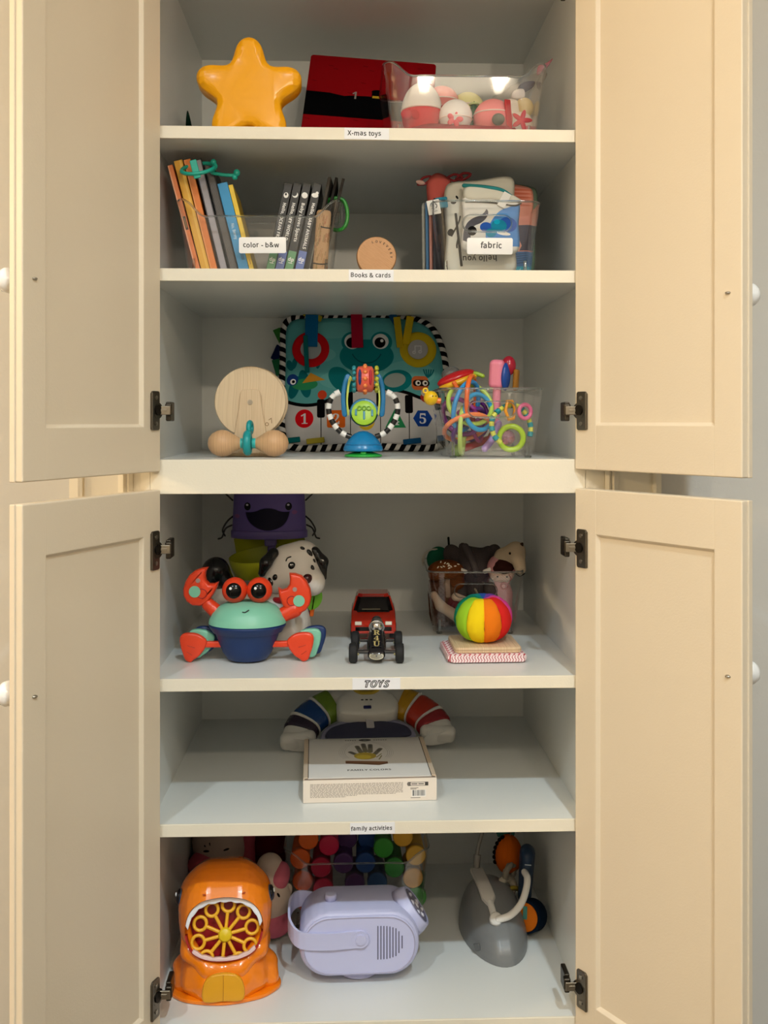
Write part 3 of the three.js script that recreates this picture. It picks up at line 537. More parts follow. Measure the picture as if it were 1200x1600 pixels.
// cloth books in the fabric bin
const feltNoise = (g, w, h, n = 1200, a = 0.05) => { for (let i = 0; i < n; i++) { g.fillStyle = `rgba(${rnd() > 0.5 ? 255 : 0},${rnd() > 0.5 ? 255 : 0},${rnd() > 0.5 ? 255 : 0},${a})`; g.fillRect(rnd() * w, rnd() * h, 2, 2); } };
{
  const F = SHELF[1] + 0.0065;
  const art = tex(700, 1000, (g, w, h) => {
    g.fillStyle = '#c9c7bc'; g.fillRect(0, 0, w, h); feltNoise(g, w, h, 9000);
    g.fillStyle = '#1c1c1c'; g.beginPath(); g.ellipse(100, 260, 26, 22, 0, 0, 2 * PI); g.fill(); g.beginPath(); g.ellipse(135, 215, 10, 20, -0.5, 0, 2 * PI); g.fill();
    g.lineWidth = 15; g.strokeStyle = '#1c1c1c'; g.beginPath(); g.moveTo(70, 600); g.bezierCurveTo(110, 520, 150, 480, 160, 400); g.stroke(); g.beginPath(); g.ellipse(66, 560, 30, 36, 0, 0, 2 * PI); g.fill(); g.beginPath(); g.moveTo(120, 720); g.bezierCurveTo(110, 660, 150, 620, 130, 560); g.stroke();
    g.save(); g.translate(480, 800); g.rotate(PI); hand(g, 'hello you', -20, 0, 74, '#1d1d1d', 8, 0.8); g.restore();
  });
  const b = thing('cloth_book', 'large off-white cloth book with upside-down lettering in the fabric bin', 'book', [0.226, F, -0.108], [D(-3), 0, D(1.5)]);
  const out = smooth([[-0.056, 0.004], [0, 0], [0.056, 0.004], [0.057, 0.06], [0.06, 0.13], [0.06, 0.162], [0.05, 0.168], [0.0, 0.162], [-0.05, 0.157], [-0.057, 0.145], [-0.057, 0.07]], 90);
  part(b, 'front_page', pillow(out, 0.016, 10, 0.35), printed(art, 0.95, { specularIntensity: 0.2 }));
  part(b, 'back_page', T(pillow(out, 0.016, 8, 0.35), [0.001, 0.001, -0.014]), cloth(0xb9b6aa));
  part(b, 'black_strap', T(box(0.004, 0.09, 0.003, 0.001), [-0.037, 0.06, 0.007], [0, 0, 0.08]), cloth(0x232323));
}
{
  const F = SHELF[1] + 0.0065;
  const art = tex(600, 800, (g, w, h) => {
    g.fillStyle = '#d3d1cb'; g.fillRect(0, 0, w, h); feltNoise(g, w, h, 7000);
    g.fillStyle = '#4f86c6'; g.beginPath(); g.moveTo(600, 150); g.lineTo(600, 700); g.lineTo(300, 720); g.bezierCurveTo(220, 640, 240, 500, 300, 400); g.bezierCurveTo(330, 330, 380, 240, 460, 220); g.fill();
    g.fillStyle = '#55555d'; g.beginPath(); g.moveTo(20, 640); g.bezierCurveTo(20, 450, 60, 370, 180, 330); g.bezierCurveTo(220, 310, 240, 270, 250, 240); g.bezierCurveTo(300, 280, 250, 400, 160, 440); g.bezierCurveTo(90, 470, 90, 560, 100, 680); g.fill();
    g.fillStyle = '#2c56a8'; for (const [x, y, r] of [[250, 470, 62], [470, 430, 95]]) { g.beginPath(); g.arc(x, y, r, 0, 2 * PI); g.fill(); }
    g.fillStyle = '#1d7f9c'; for (const [x, y, r] of [[380, 450, 80], [300, 540, 55]]) { g.beginPath(); g.arc(x, y, r, 0, 2 * PI); g.fill(); } g.fillStyle = '#17a0c0'; g.beginPath(); g.arc(360, 400, 30, 0, 2 * PI); g.fill();
    g.fillStyle = '#eceae4'; g.beginPath(); g.ellipse(430, 545, 70, 22, 0.15, 0, 2 * PI); g.fill(); g.fillStyle = '#111'; g.beginPath(); g.ellipse(110, 520, 46, 60, 0, 0, 2 * PI); g.fill();
  });
  const b = thing('cloth_book', 'smaller white cloth book with a blue whale print in front of the large one', 'book', [0.2375, F + 0.034, -0.085], [D(-2), 0, D(-1)]);
  const out = smooth([[-0.045, 0.003], [0.0, 0], [0.045, 0.003], [0.047, 0.05], [0.046, 0.092], [0.02, 0.101], [-0.02, 0.103], [-0.045, 0.1], [-0.046, 0.05]], 80);
  part(b, 'front_page', pillow(out, 0.013, 10, 0.35), printed(art, 0.95, { specularIntensity: 0.2 }));
  const fold = smooth([[-0.045, 0.085], [0.0, 0.083], [0.04, 0.078], [0.052, 0.083], [0.03, 0.096], [0.0, 0.103], [-0.044, 0.105]], 60);
  part(b, 'folded_page', T(pillow(fold, 0.01, 8, 0.35), [0, 0.004, 0.002]), cloth(0xc8c4b6));
  part(b, 'teal_binding', tube([[-0.045, 0.111, 0.002], [-0.01, 0.109, 0.003], [0.018, 0.104, 0.003], [0.034, 0.094, 0.002]], 0.0035, 40, 10), cloth(0x2f7d80));
  part(b, 'care_tag', T(box(0.013, 0.026, 0.0012, 0.0004), [0.021, 0.087, 0.0085], [0, 0, D(-28)]), cloth(0xd9d7d2));
  part(b, 'dark_seam', tube([[-0.042, 0.0835, 0.0065], [0.0, 0.0825, 0.0075], [0.04, 0.079, 0.006], [0.05, 0.083, 0.004]], 0.0012, 40, 8), cloth(0x2c2a28));
}
{
  const F = SHELF[1] + 0.0065;
  const art = tex(300, 1000, (g, w, h) => {
    g.fillStyle = '#d98d7c'; g.fillRect(0, 0, w, h); feltNoise(g, w, h, 4000);
    g.fillStyle = '#c96a52'; for (let i = 0; i < 5; i++) { g.beginPath(); g.ellipse(140, 60 + i * 40, 150, 12, 0.1, 0, 2 * PI); g.fill(); }
    g.fillStyle = '#236f84'; g.beginPath(); g.ellipse(70, 210, 70, 50, 0.7, 0, 2 * PI); g.fill(); g.beginPath(); g.ellipse(130, 290, 30, 70, 0, 0, 2 * PI); g.fill();
    g.fillStyle = '#4d4c5c'; g.fillRect(120, 430, 200, 260); g.fillStyle = '#e7a493'; g.beginPath(); g.moveTo(60, 470); g.lineTo(140, 430); g.lineTo(210, 640); g.lineTo(170, 740); g.lineTo(60, 660); g.fill();
    g.fillStyle = '#476f9e'; g.fillRect(0, 700, w, 150); g.fillStyle = '#2f5277'; for (let i = 0; i < 5; i++) { g.beginPath(); g.ellipse(120 + i * 10, 730 + i * 22, 130, 7, -0.1, 0, 2 * PI); g.fill(); }
    g.fillStyle = '#3d9db3'; g.fillRect(0, 850, w, 150); g.strokeStyle = '#9fd0d8'; g.lineWidth = 7; for (let i = 0; i < 5; i++) { g.beginPath(); g.moveTo(30 + i * 50, 1000); g.quadraticCurveTo(60 + i * 40, 920, 20 + i * 60, 870); g.stroke(); }
  });
  const b = thing('cloth_book', 'coral and blue printed cloth book at the right side of the fabric bin', 'book', [0.2925, F, -0.145], [D(-2), D(-14), D(-0.5)]);
  part(b, 'front_page', pillow(smooth([[-0.03, 0.002], [0.018, 0.002], [0.024, 0.08], [0.026, 0.15], [0.02, 0.157], [-0.03, 0.16], [-0.034, 0.08]], 70), 0.012, 8, 0.3), printed(art, 0.95, { specularIntensity: 0.2 }));
  part(b, 'back_page', T(pillow(smooth([[-0.03, 0.002], [0.02, 0.002], [0.028, 0.08], [0.031, 0.15], [0.025, 0.159], [-0.03, 0.162], [-0.034, 0.08]], 70), 0.012, 8, 0.3), [0.002, 0, -0.01]), cloth(0x5d6f5f));
  const pale = thing('wooden_ruler', 'pale tan wooden strip standing in the right rear corner of the fabric bin', 'strip', [0.308, F, -0.2], [0, -0.3, 0]);
  part(pale, 'strip_body', flatUV(T(box(0.012, 0.105, 0.004, 0.001), [0, 0.0525, 0])), printed(tex(32, 128, (g, w, h) => { g.fillStyle = '#b98f68'; g.fillRect(0, 0, w, h); for (let i = 0; i < 9; i++) { g.fillStyle = '#9c7350'; g.fillRect(rnd() * w, i * 14, 14, 5); } }), 0.7));
  const pk = thing('plush_fish', 'coral pink plush toy with ribbon loops behind the large cloth book', 'toy', [0.156, F + 0.135, -0.165]);
  part(pk, 'plush_body', pillow(smooth([[-0.012, -0.09], [0.02, -0.09], [0.03, 0.02], [0.02, 0.042], [0.0, 0.05], [-0.016, 0.036], [-0.016, 0.0]], 60), 0.03, 8, 0.45), cloth(0xc9625c));
  for (const [x, y, a] of [[-0.02, 0.03, 0.3], [0.03, 0.042, -0.2], [0.046, 0.04, 0.1]]) part(pk, 'ribbon_loop', T(tube([[0, 0, 0], [0.012, 0.008, 0.002], [0.026, 0.006, 0], [0.012, -0.002, -0.002], [0, 0, 0]], 0.0022, 30, 8), [x - 0.012, y, 0], [0, 0, a]), cloth(0x9c3b42));
  part(pk, 'white_tip', T(ell(0.008, 0.004, 0.004), [-0.028, 0.033, 0.002], [0, 0, -0.2]), cloth(0xd7b4ae));
  const gb = thing('cloth_book', 'dark green edged cloth book at the very back of the fabric bin', 'book', [0.235, F, -0.205], [D(-3), 0, 0]);
  part(gb, 'page', pillow(smooth([[-0.07, 0.002], [0.07, 0.002], [0.072, 0.1], [0.07, 0.166], [0.0, 0.172], [-0.072, 0.15], [-0.074, 0.1]], 70), 0.014, 8, 0.3), cloth(0x1d4b40));
  const tags = thing('cloth_book', 'slim cloth book with a white CE tag at the left of the fabric bin', 'book', [0.1575, F, -0.14], [0, D(62), D(2)]);
  for (const [i, c] of [[0, 0x8e8a80], [1, 0x4b6d8d], [2, 0xa5766b], [3, 0x3b3a3e]]) part(tags, 'page', T(pillow(roundRect(0.1, 0.12 + 0.004 * i, 0.01, 0, 0.062), 0.007, 6, 0.3), [0, 0, -0.008 + i * 0.0065]), cloth(c));
  const ce = tex(256, 256, (g, w, h) => { g.fillStyle = '#e2e0da'; g.fillRect(0, 0, w, h); g.strokeStyle = '#1a1a1a'; g.lineWidth = 15; g.save(); g.translate(128, 110); g.rotate(PI); g.beginPath(); g.arc(-34, 0, 34, PI * 0.5, PI * 1.5); g.stroke(); g.beginPath(); g.arc(46, 0, 34, PI * 0.5, PI * 1.5); g.stroke(); g.beginPath(); g.moveTo(14, 0); g.lineTo(42, 0); g.stroke(); g.restore(); g.lineWidth = 6; g.beginPath(); g.moveTo(120, 205); g.lineTo(190, 200); g.stroke(); });
  part(tags, 'white_tag', flatUV(slab(roundRect(0.021, 0.024, 0.001), 0.0012, 0.0003)), printed(ce, 0.8), [-0.046, 0.112, 0.012], [0, D(-62), D(10)], 'white cloth tag marked CE');
  part(tags, 'teal_loop', T(box(0.02, 0.018, 0.006, 0.002), [0, 0, 0]), cloth(0x2c7187), [-0.036, 0.12, 0.022], [0, D(-62), 0.1]);
}

// ---------- third shelf: wooden wheel, rattle, activity cushion, suction toy ----------
const F3 = SHELF[2];
const birch = (base, n = 260) => tex(512, 512, (g, w, h) => { g.fillStyle = base; g.fillRect(0, 0, w, h); for (let i = 0; i < n; i++) { g.strokeStyle = `rgba(140,100,60,${0.03 + rnd() * 0.07})`; g.lineWidth = 1 + rnd() * 5; const x = rnd() * w; g.beginPath(); g.moveTo(x, 0); g.bezierCurveTo(x + 30 * (rnd() - 0.5), h * 0.3, x + 60 * (rnd() - 0.5), h * 0.6, x + 20 * (rnd() - 0.5), h); g.stroke(); } });
const birchMat = printed(birch('#dcc3a0'), 0.55), beechMat = printed(birch('#d0a87e', 400), 0.5);
{
  const t = thing('wooden_toy', 'pale birch toy wheel on a tapered stand behind the wooden rattle', 'toy', [-0.166, F3, -0.185], D(3));
  const disc = T(lathe([[0, -0.006], [0.0595, -0.006], [0.061, -0.0048], [0.061, 0.0048], [0.0595, 0.006], [0, 0.006]], 72), [0, 0, 0], [PI / 2, 0, 0]);
  const mark = tex(512, 512, (g, w, h) => { g.fillStyle = '#dfc7a4'; g.fillRect(0, 0, w, h); for (let i = 0; i < 160; i++) { g.strokeStyle = `rgba(140,100,60,${0.03 + rnd() * 0.06})`; g.lineWidth = 1 + rnd() * 5; const x = rnd() * w; g.beginPath(); g.moveTo(x, 0); g.bezierCurveTo(x + 30, h * 0.3, x - 40, h * 0.6, x + 10, h); g.stroke(); } g.save(); g.translate(376, 418); g.rotate(-0.6); g.strokeStyle = '#8a6a48'; g.lineWidth = 5; g.beginPath(); g.arc(0, 0, 11, 0, 2 * PI); g.stroke(); g.beginPath(); g.moveTo(26, -18); g.lineTo(50, -18); g.lineTo(32, 14); g.stroke(); g.restore(); });
  part(t, 'front_wheel', flatUV(disc.clone()), printed(mark, 0.5), [0, 0.0935, 0.009]);
  part(t, 'rear_wheel', flatUV(disc.clone()), birchMat, [0.004, 0.0935, -0.008]);
  const arm = slab(smooth([[-0.0155, 0.1106], [-0.0122, 0.1134], [0.0133, 0.1134], [0.0166, 0.1106], [0.021, 0.0796], [0.0299, 0.0243], [0.0321, 0.0011], [0.031, 0], [-0.0299, 0], [-0.031, 0.0011], [-0.0288, 0.0243], [-0.0199, 0.0796]], 90), 0.006, 0.0012);
  part(t, 'front_stand', flatUV(arm), birchMat, [0, 0, 0.0185]);
  part(t, 'rear_stand', flatUV(arm.clone()), birchMat, [0.003, 0, -0.018]);
  part(t, 'base_board', flatUV(box(0.085, 0.006, 0.07, 0.002)), birchMat, [0.001, 0.003, 0]);
  part(t, 'axle_screw', join(T(cyl(0.0042, 0.0046, 0.0022, 20), [0, 0, 0], [PI / 2, 0, 0]), T(box(0.0055, 0.0011, 0.001, 0.0003), [0, 0, 0.0011], [0, 0, 0.5]), T(box(0.0055, 0.0011, 0.001, 0.0003), [0, 0, 0.0011], [0, 0, 2.07])), metal(0xa79e90, 0.35), [0, 0.0925, 0.0218]);
}
{
  const t = thing('wooden_rattle', 'beech wood dumbbell rattle with a teal silicone ring', 'toy', [-0.1635, F3 + 0.0232, -0.115], D(-1));
  const end = (s) => T(lathe([[0, 0.0675], [0.009, 0.0655], [0.0165, 0.060], [0.0213, 0.051], [0.0226, 0.0425], [0.021, 0.034], [0.0165, 0.026], [0.0115, 0.018], [0.0082, 0.012], [0.0078, 0.008], [0, 0.008]], 48), [0, 0, 0], [0, 0, -s * PI / 2]);
  for (const s of [-1, 1]) { part(t, 'wooden_end', flatUV(end(s)), beechMat); part(t, 'sleeve', T(cyl(0.0086, 0.0086, 0.008, 28), [s * 0.0105, 0, 0], [0, 0, PI / 2]), M(0x2ab0ad, { roughness: 0.35 })); }
  const teal = M(0x0e9296, { roughness: 0.4 });
  part(t, 'silicone_ring', T(tor(0.0145, 0.0068, 48, 16), [-0.0005, 0.0008, 0.004], [0, PI / 2, 0]), teal);
  part(t, 'top_loop', T(tor(0.0085, 0.0045, 36, 12), [0.0025, 0.026, -0.004], [0, PI / 2 - 0.15, 0]), teal);
}
{ // padded activity cushion leaning on the back panel
  const W = 0.335, H = 0.272;
  const art = tex(1600, 1300, (g, w, h) => {
    const X = (px) => (px - 443) / 257 * w, Y = (py) => (py - 493) / 210 * h, k = w / 257;
    g.fillStyle = '#5aa7ac'; g.fillRect(0, 0, w, h);
    g.fillStyle = 'rgba(120,190,190,0.5)'; for (const [x, y, a, b] of [[520, 520, 40, 14], [500, 560, 26, 12], [640, 590, 40, 20], [560, 600, 60, 18]]) { g.beginPath(); g.ellipse(X(x), Y(y), a * k, b * k, 0, 0, 2 * PI); g.fill(); }
    // keys
    g.fillStyle = '#c9c8c9'; g.beginPath(); g.moveTo(X(443), Y(628)); g.quadraticCurveTo(X(490), Y(652), X(530), Y(622)); g.quadraticCurveTo(X(590), Y(606), X(640), Y(622)); g.quadraticCurveTo(X(670), Y(635), X(702), Y(640)); g.lineTo(X(702), Y(705)); g.lineTo(X(443), Y(705)); g.fill();
    g.lineWidth = 5 * k; g.strokeStyle = '#0d0d10'; g.beginPath(); g.moveTo(X(443), Y(628)); g.quadraticCurveTo(X(490), Y(652), X(530), Y(622)); g.quadraticCurveTo(X(590), Y(606), X(640), Y(622)); g.quadraticCurveTo(X(670), Y(635), X(702), Y(640)); g.stroke();
    g.lineWidth = 1.2 * k; for (const x of [503, 548, 594, 638, 680]) { g.beginPath(); g.moveTo(X(x), Y(640)); g.lineTo(X(x), Y(705)); g.stroke(); }
    g.fillStyle = '#0d0d10'; for (const [x, y] of [[503, 630], [546, 618], [594, 614], [638, 624]]) { g.beginPath(); g.roundRect(X(x - 6), Y(y), 12 * k, 28 * k, 3 * k); g.fill(); }
    const num = (t, x, y, c, s) => { g.fillStyle = c; g.beginPath(); if (s === 'o') g.arc(X(x), Y(y), 14 * k, 0, 2 * PI); if (s === 'q') g.roundRect(X(x - 14), Y(y - 13), 28 * k, 26 * k, 3 * k); if (s === 't') { g.moveTo(X(x), Y(y - 18)); g.lineTo(X(x + 16), Y(y + 12)); g.lineTo(X(x - 16), Y(y + 12)); } if (s === 'h') for (let i = 0; i < 6; i++) g.lineTo(X(x) + Math.cos(i * PI / 3) * 15 * k, Y(y) + Math.sin(i * PI / 3) * 14 * k); if (s === 'm') { g.arc(X(x), Y(y), 13 * k, -1, 2.6); } g.fill(); g.fillStyle = '#d9dbe0'; g.font = `bold ${22 * k}px serif`; g.textAlign = 'center'; g.fillText(t, X(x), Y(y + 8)); };
    num('1', 477.5, 659, '#d5121d', 'o'); num('2', 526, 660, '#d9641f', 'q'); num('3', 572, 664, '#d8b52f', 'm'); num('4', 617, 662, '#2b8a55', 't'); num('5', 659, 660, '#173f92', 'h');
    g.strokeStyle = '#1f5d74'; g.lineWidth = 6 * k; g.strokeRect(X(684), Y(645), 22 * k, 24 * k);
    // left plants and creatures
    g.fillStyle = '#116a73'; for (const [x, y, a, b, r] of [[462, 610, 8, 18, 0.3], [478, 605, 9, 22, -0.2], [455, 575, 5, 9, -0.4], [462, 572, 4, 9, 0.2], [500, 560, 5, 22, 0.1]]) { g.beginPath(); g.ellipse(X(x), Y(y), a * k, b * k, r, 0, 2 * PI); g.fill(); }
    g.fillStyle = '#2f8f5f'; g.beginPath(); g.ellipse(X(478), Y(606), 20 * k, 9 * k, 0, 0, 2 * PI); g.fill(); g.fillStyle = '#1c3f86'; g.beginPath(); g.arc(X(459), Y(598), 9 * k, 0, 2 * PI); g.fill(); g.fillStyle = '#fff'; g.beginPath(); g.arc(X(460), Y(601), 4.5 * k, 0, 2 * PI); g.fill(); g.fillStyle = '#111'; g.beginPath(); g.arc(X(460.5), Y(601), 2.4 * k, 0, 2 * PI); g.fill();
    g.fillStyle = '#c98d2e'; g.beginPath(); g.moveTo(X(474), Y(604)); g.lineTo(X(487), Y(588)); g.lineTo(X(510), Y(600)); g.lineTo(X(490), Y(602)); g.fill(); g.fillStyle = '#cf4626'; g.beginPath(); g.arc(X(505), Y(623), 7 * k, 0, 2 * PI); g.fill();
    // frog face
    g.fillStyle = '#11757c'; g.beginPath(); g.ellipse(X(574), Y(563), 42 * k, 27 * k, 0, 0, 2 * PI); g.fill(); for (const x of [552, 597]) { g.beginPath(); g.arc(X(x), Y(540), 17 * k, 0, 2 * PI); g.fill(); }
    for (const x of [552, 596]) { g.fillStyle = '#cfd2d4'; g.beginPath(); g.arc(X(x), Y(539), 12.5 * k, 0, 2 * PI); g.fill(); g.fillStyle = '#0b0b0d'; g.beginPath(); g.arc(X(x - 1), Y(541), 8.5 * k, 0, 2 * PI); g.fill(); g.fillStyle = '#e9eaec'; g.beginPath(); g.arc(X(x + 2), Y(538), 2.6 * k, 0, 2 * PI); g.fill(); }
    g.strokeStyle = '#0c4f57'; g.lineWidth = 1.6 * k; g.beginPath(); g.arc(X(574), Y(550), 24 * k, 0.4, PI - 0.4); g.stroke();
    g.fillStyle = '#11757c'; g.beginPath(); g.ellipse(X(535), Y(600), 16 * k, 24 * k, -0.8, 0, 2 * PI); g.fill(); g.beginPath(); g.ellipse(X(620), Y(602), 24 * k, 17 * k, -0.2, 0, 2 * PI); g.fill(); g.fillStyle = '#8d9a98'; g.beginPath(); g.ellipse(X(617), Y(601), 17 * k, 11 * k, -0.2, 0, 2 * PI); g.fill();
    // small masked animal at the right
    g.fillStyle = '#c96a3c'; g.beginPath(); g.roundRect(X(643), Y(594), 26 * k, 22 * k, 7 * k); g.fill(); g.fillStyle = '#1b1416'; g.beginPath(); g.roundRect(X(645), Y(600), 26 * k, 10 * k, 5 * k); g.fill(); for (const x of [653, 664]) { g.fillStyle = '#e9e6df'; g.beginPath(); g.arc(X(x), Y(605), 4.2 * k, 0, 2 * PI); g.fill(); g.fillStyle = '#111'; g.beginPath(); g.arc(X(x + 0.6), Y(605), 2 * k, 0, 2 * PI); g.fill(); } g.fillStyle = '#a9342e'; g.beginPath(); g.ellipse(X(668), Y(627), 12 * k, 9 * k, 0, 0, 2 * PI); g.fill(); g.fillStyle = '#c7c1bb'; g.beginPath(); g.ellipse(X(663), Y(620), 6 * k, 6 * k, 0, 0, 2 * PI); g.fill();
    g.strokeStyle = '#116a73'; g.lineWidth = 2 * k; for (let i = 0; i < 5; i++) { g.beginPath(); g.moveTo(X(662 + i * 4), Y(583)); g.quadraticCurveTo(X(664 + i * 3), Y(592), X(668), Y(596)); g.stroke(); }
    feltNoise(g, w, h, 16000, 0.035);
  });
  const t = thing('activity_cushion', 'printed frog and piano keys baby cushion with striped piping, leaning at the back', 'cushion', [0.039, F3 + 0.013, -0.452], [D(-14), 0, D(0.4)]);
  const edge = smooth([[-W / 2 + 0.012, 0], [0, -0.002], [W / 2 - 0.01, 0], [W / 2 - 0.001, 0.03], [W / 2, 0.1], [W / 2 - 0.008, 0.2], [W / 2 - 0.03, H - 0.025], [W / 2 - 0.06, H - 0.008], [0.05, H], [-0.08, H], [-W / 2 + 0.02, H - 0.004], [-W / 2 + 0.004, H - 0.02], [-W / 2 + 0.001, 0.18], [-W / 2, 0.1], [-W / 2 + 0.003, 0.02]], 120);
  part(t, 'cushion_front', pillow(edge, 0.042, 12, 0.42), printed(art, 0.95, { specularIntensity: 0.05 }));
  const stripe = tex(64, 64, (g, w, h) => { const im = g.createImageData(w, h); for (let i = 0; i < w * h; i++) { const c = ((i % w) + ((i / w) | 0)) % 64 < 30 ? [204, 202, 198] : [15, 15, 18]; im.data.set([...c, 255], i * 4); } g.putImageData(im, 0, 0); });
  stripe.wrapS = stripe.wrapT = THREE.RepeatWrapping; stripe.repeat.set(58, 1);
  part(t, 'striped_piping', new THREE.TubeGeometry(curve(edge.filter((_, i) => i % 2 === 0).map(([x, y]) => [x, y, 0]), true), 220, 0.0075, 10, true), printed(stripe, 0.9, { specularIntensity: 0.05 }));
  const Q = (x, y, z) => [(x - 569) * 0.001302, (703 - y) * 0.001302, z];
  part(t, 'red_ring', T(tor(0.029, 0.009, 48, 14), Q(485, 553, 0.018), [0, 0, 0], [1, 1, 0.5]), cloth(0xc2121b));
  part(t, 'crinkle_disc', T(cyl(0.021, 0.021, 0.003, 36), Q(485, 553, 0.0185), [PI / 2, 0, 0]), cloth(0x9fa6aa));
  part(t, 'yellow_ring', T(tor(0.029, 0.009, 48, 14), Q(652, 554, 0.017), [0, 0, 0], [1, 1, 0.5]), cloth(0xbfa61d));
  const note = tex(128, 128, (g) => { g.fillStyle = '#a3a3a5'; g.fillRect(0, 0, 128, 128); g.strokeStyle = '#c9c9cb'; g.lineWidth = 7; g.beginPath(); g.moveTo(46, 82); g.lineTo(46, 42); g.lineTo(84, 42); g.lineTo(84, 78); g.stroke(); for (const x of [39, 77]) { g.beginPath(); g.arc(x, x === 39 ? 84 : 80, 8, 0, 2 * PI); g.stroke(); } });
  part(t, 'music_button', flatUV(T(cyl(0.0205, 0.0205, 0.003, 36), Q(652, 554, 0.018), [PI / 2, 0, 0])), printed(note, 0.9));
  for (const [x, y, w, h, c, a, nm] of [[557, 521, 18, 62, 0x9c1230, 0.02, 'pink'], [486, 524, 20, 52, 0x0f5f92, -0.03, 'blue'], [478, 562, 7, 60, 0x0d6668, 0.05, 'teal'], [622, 527, 11, 50, 0xb59a1a, 0.1, 'yellow'], [637, 524, 12, 46, 0xbfa31d, -0.18, 'yellow'], [616, 505, 12, 18, 0x154a74, 0.5, 'blue'], [488, 500, 30, 9, 0xa79a32, -0.35, 'olive']])
    part(t, 'ribbon', T(box(w * 0.0013, h * 0.0013, 0.0035, 0.0015), Q(x, y, 0.025), [0.05, 0, a]), cloth(c), null, null, nm + ' ribbon tab');
  for (const [x, y, a, c] of [[436, 527, 0.5, 0x2f6a2c], [432, 555, -0.4, 0x101c44], [433, 578, 0.3, 0x1f5f3c]]) part(t, 'side_ribbon', T(box(0.017, 0.034, 0.003, 0.0014), Q(x, y, 0.002), [0, 0.4, a]), cloth(c));
  for (const [x, y, c] of [[455, 697, 0x0b5d60], [492, 698, 0xa89a36], [640, 700, 0x17507e]]) part(t, 'foot_ribbon', T(box(0.036, 0.011, 0.004, 0.0015), Q(x, y, 0.012), [0, 0, 0.1]), cloth(c));
}
{ // suction-base spinner
  const t = thing('suction_spinner', 'spinning baby toy with beaded arch on a blue suction dome, centre of the third shelf', 'toy', [0.0285, F3, -0.125]);
  part(t, 'suction_cup', lathe([[0, 0.001], [0.030, 0], [0.0325, 0.0015], [0.031, 0.004], [0.016, 0.0085], [0, 0.0095]]), M(0x35c64c, { roughness: 0.25, transmission: 0.35, thickness: 0 }));
  part(t, 'cup_tab', T(ell(0.005, 0.0025, 0.003), [0.0, 0.0072, 0.0225]), plastic(0x57d867));
  part(t, 'blue_dome', T(lathe([[0, 0.034], [0.007, 0.0332], [0.015, 0.0295], [0.0235, 0.022], [0.030, 0.0125], [0.0328, 0.006], [0.0335, 0.002], [0.031, 0], [0, 0]], 56), [0, 0.0095, 0]), plastic(0x1279b4, 0.25));
  part(t, 'dome_line', T(tor(0.0305, 0.0007, 56, 8), [0, 0.0205, 0], [PI / 2, 0, 0]), plastic(0x0d5f92));
  const arc = (s) => curve([[-0.0205, 0.0335], [-0.0356, 0.04], [-0.0486, 0.054], [-0.0567, 0.0702], [-0.0578, 0.0864], [-0.0518, 0.1015], [-0.0389, 0.1091]].map(([x, y]) => [s * x, y, 0.004]));
  for (const s of [-1, 1]) {
    const c = arc(s), n = 11, beads = { black: [], white: [] };
    for (let i = 0; i < n; i++) { const u0 = i / n, u1 = (i + 1) / n, a = c.getPointAt(u0), b = c.getPointAt(u1 - 0.004); beads[i % 2 || i === n - 1 ? (i === n - 1 ? 'white' : 'white') : 'black'].push(i % 2 ? a : a, b); }
    for (let i = 0; i < n; i++) { const a = c.getPointAt(i / n).toArray(), b = c.getPointAt((i + 0.97) / n).toArray(); part(t, 'bead', rod(a, b, i === n - 1 ? 0.0056 : 0.0047, i === n - 1 ? 0.0056 : 0.0047, 14), plastic(i % 2 === 0 && i < n - 1 ? 0x111113 : 0xe4e4e2, 0.3)); }
    const side = smooth([[-0.0248, 0.1393], [-0.0292, 0.1382], [-0.0346, 0.1231], [-0.0373, 0.1037], [-0.0367, 0.0842], [-0.0346, 0.0691], [-0.0292, 0.067], [-0.027, 0.0713], [-0.0292, 0.0886], [-0.0292, 0.108], [-0.0259, 0.1253], [-0.0216, 0.1361]].map(([x, y]) => [-s * x, y]), 60);
    part(t, 'side_arm', T(slab(side, 0.016, 0.003), [0, 0, 0.002]), plastic(0x1672a8, 0.3));
    const inner = smooth([[-0.0227, 0.1361], [-0.0265, 0.121], [-0.0286, 0.1015], [-0.0281, 0.0821], [-0.0259, 0.0691], [-0.0238, 0.0713], [-0.0254, 0.0886], [-0.0254, 0.108], [-0.0216, 0.1253], [-0.0194, 0.1339]].map(([x, y]) => [-s * x, y]), 50);
    part(t, 'lime_lining', T(slab(inner, 0.013, 0.0015), [0, 0, 0.003]), plastic(0xc5d463, 0.4));
  }
  const drum = pieces(t, 'drum'); drum.position.set(0.003, 0.1305, 0.004);
  part(drum, 'barrel', T(lathe([[0, -0.015], [0.016, -0.015], [0.0215, -0.0115], [0.0225, 0], [0.0215, 0.0115], [0.016, 0.015], [0, 0.015]], 36), [0, 0, 0], [0, 0, PI / 2]), plastic(0xe2604a, 0.35));
  for (const [x, c, n, r] of [[-0.0185, 0x2d8f9c, 12, 0.0195], [0.0195, 0xb3bb3a, 12, 0.0195], [0, 0xef8a4a, 12, 0.0225]]) for (let i = 0; i < n; i++) part(drum, 'bead', sph(0.0036, 12, 8), plastic(c, 0.3), [x, Math.cos(i / n * 2 * PI) * r, Math.sin(i / n * 2 * PI) * r]);
  for (const [x, c] of [[-0.009, 0x1b2f74], [0.009, 0xb8203a]]) for (const a of [0.2, 1.6]) part(drum, 'bump', T(ell(0.0026, 0.010, 0.004), [x, Math.sin(a - 0.3) * 0.006, 0.0215]), plastic(c, 0.3));
  part(drum, 'axle', T(cyl(0.003, 0.003, 0.052, 12), [0, 0, 0], [0, 0, PI / 2]), plastic(0xc5d463));
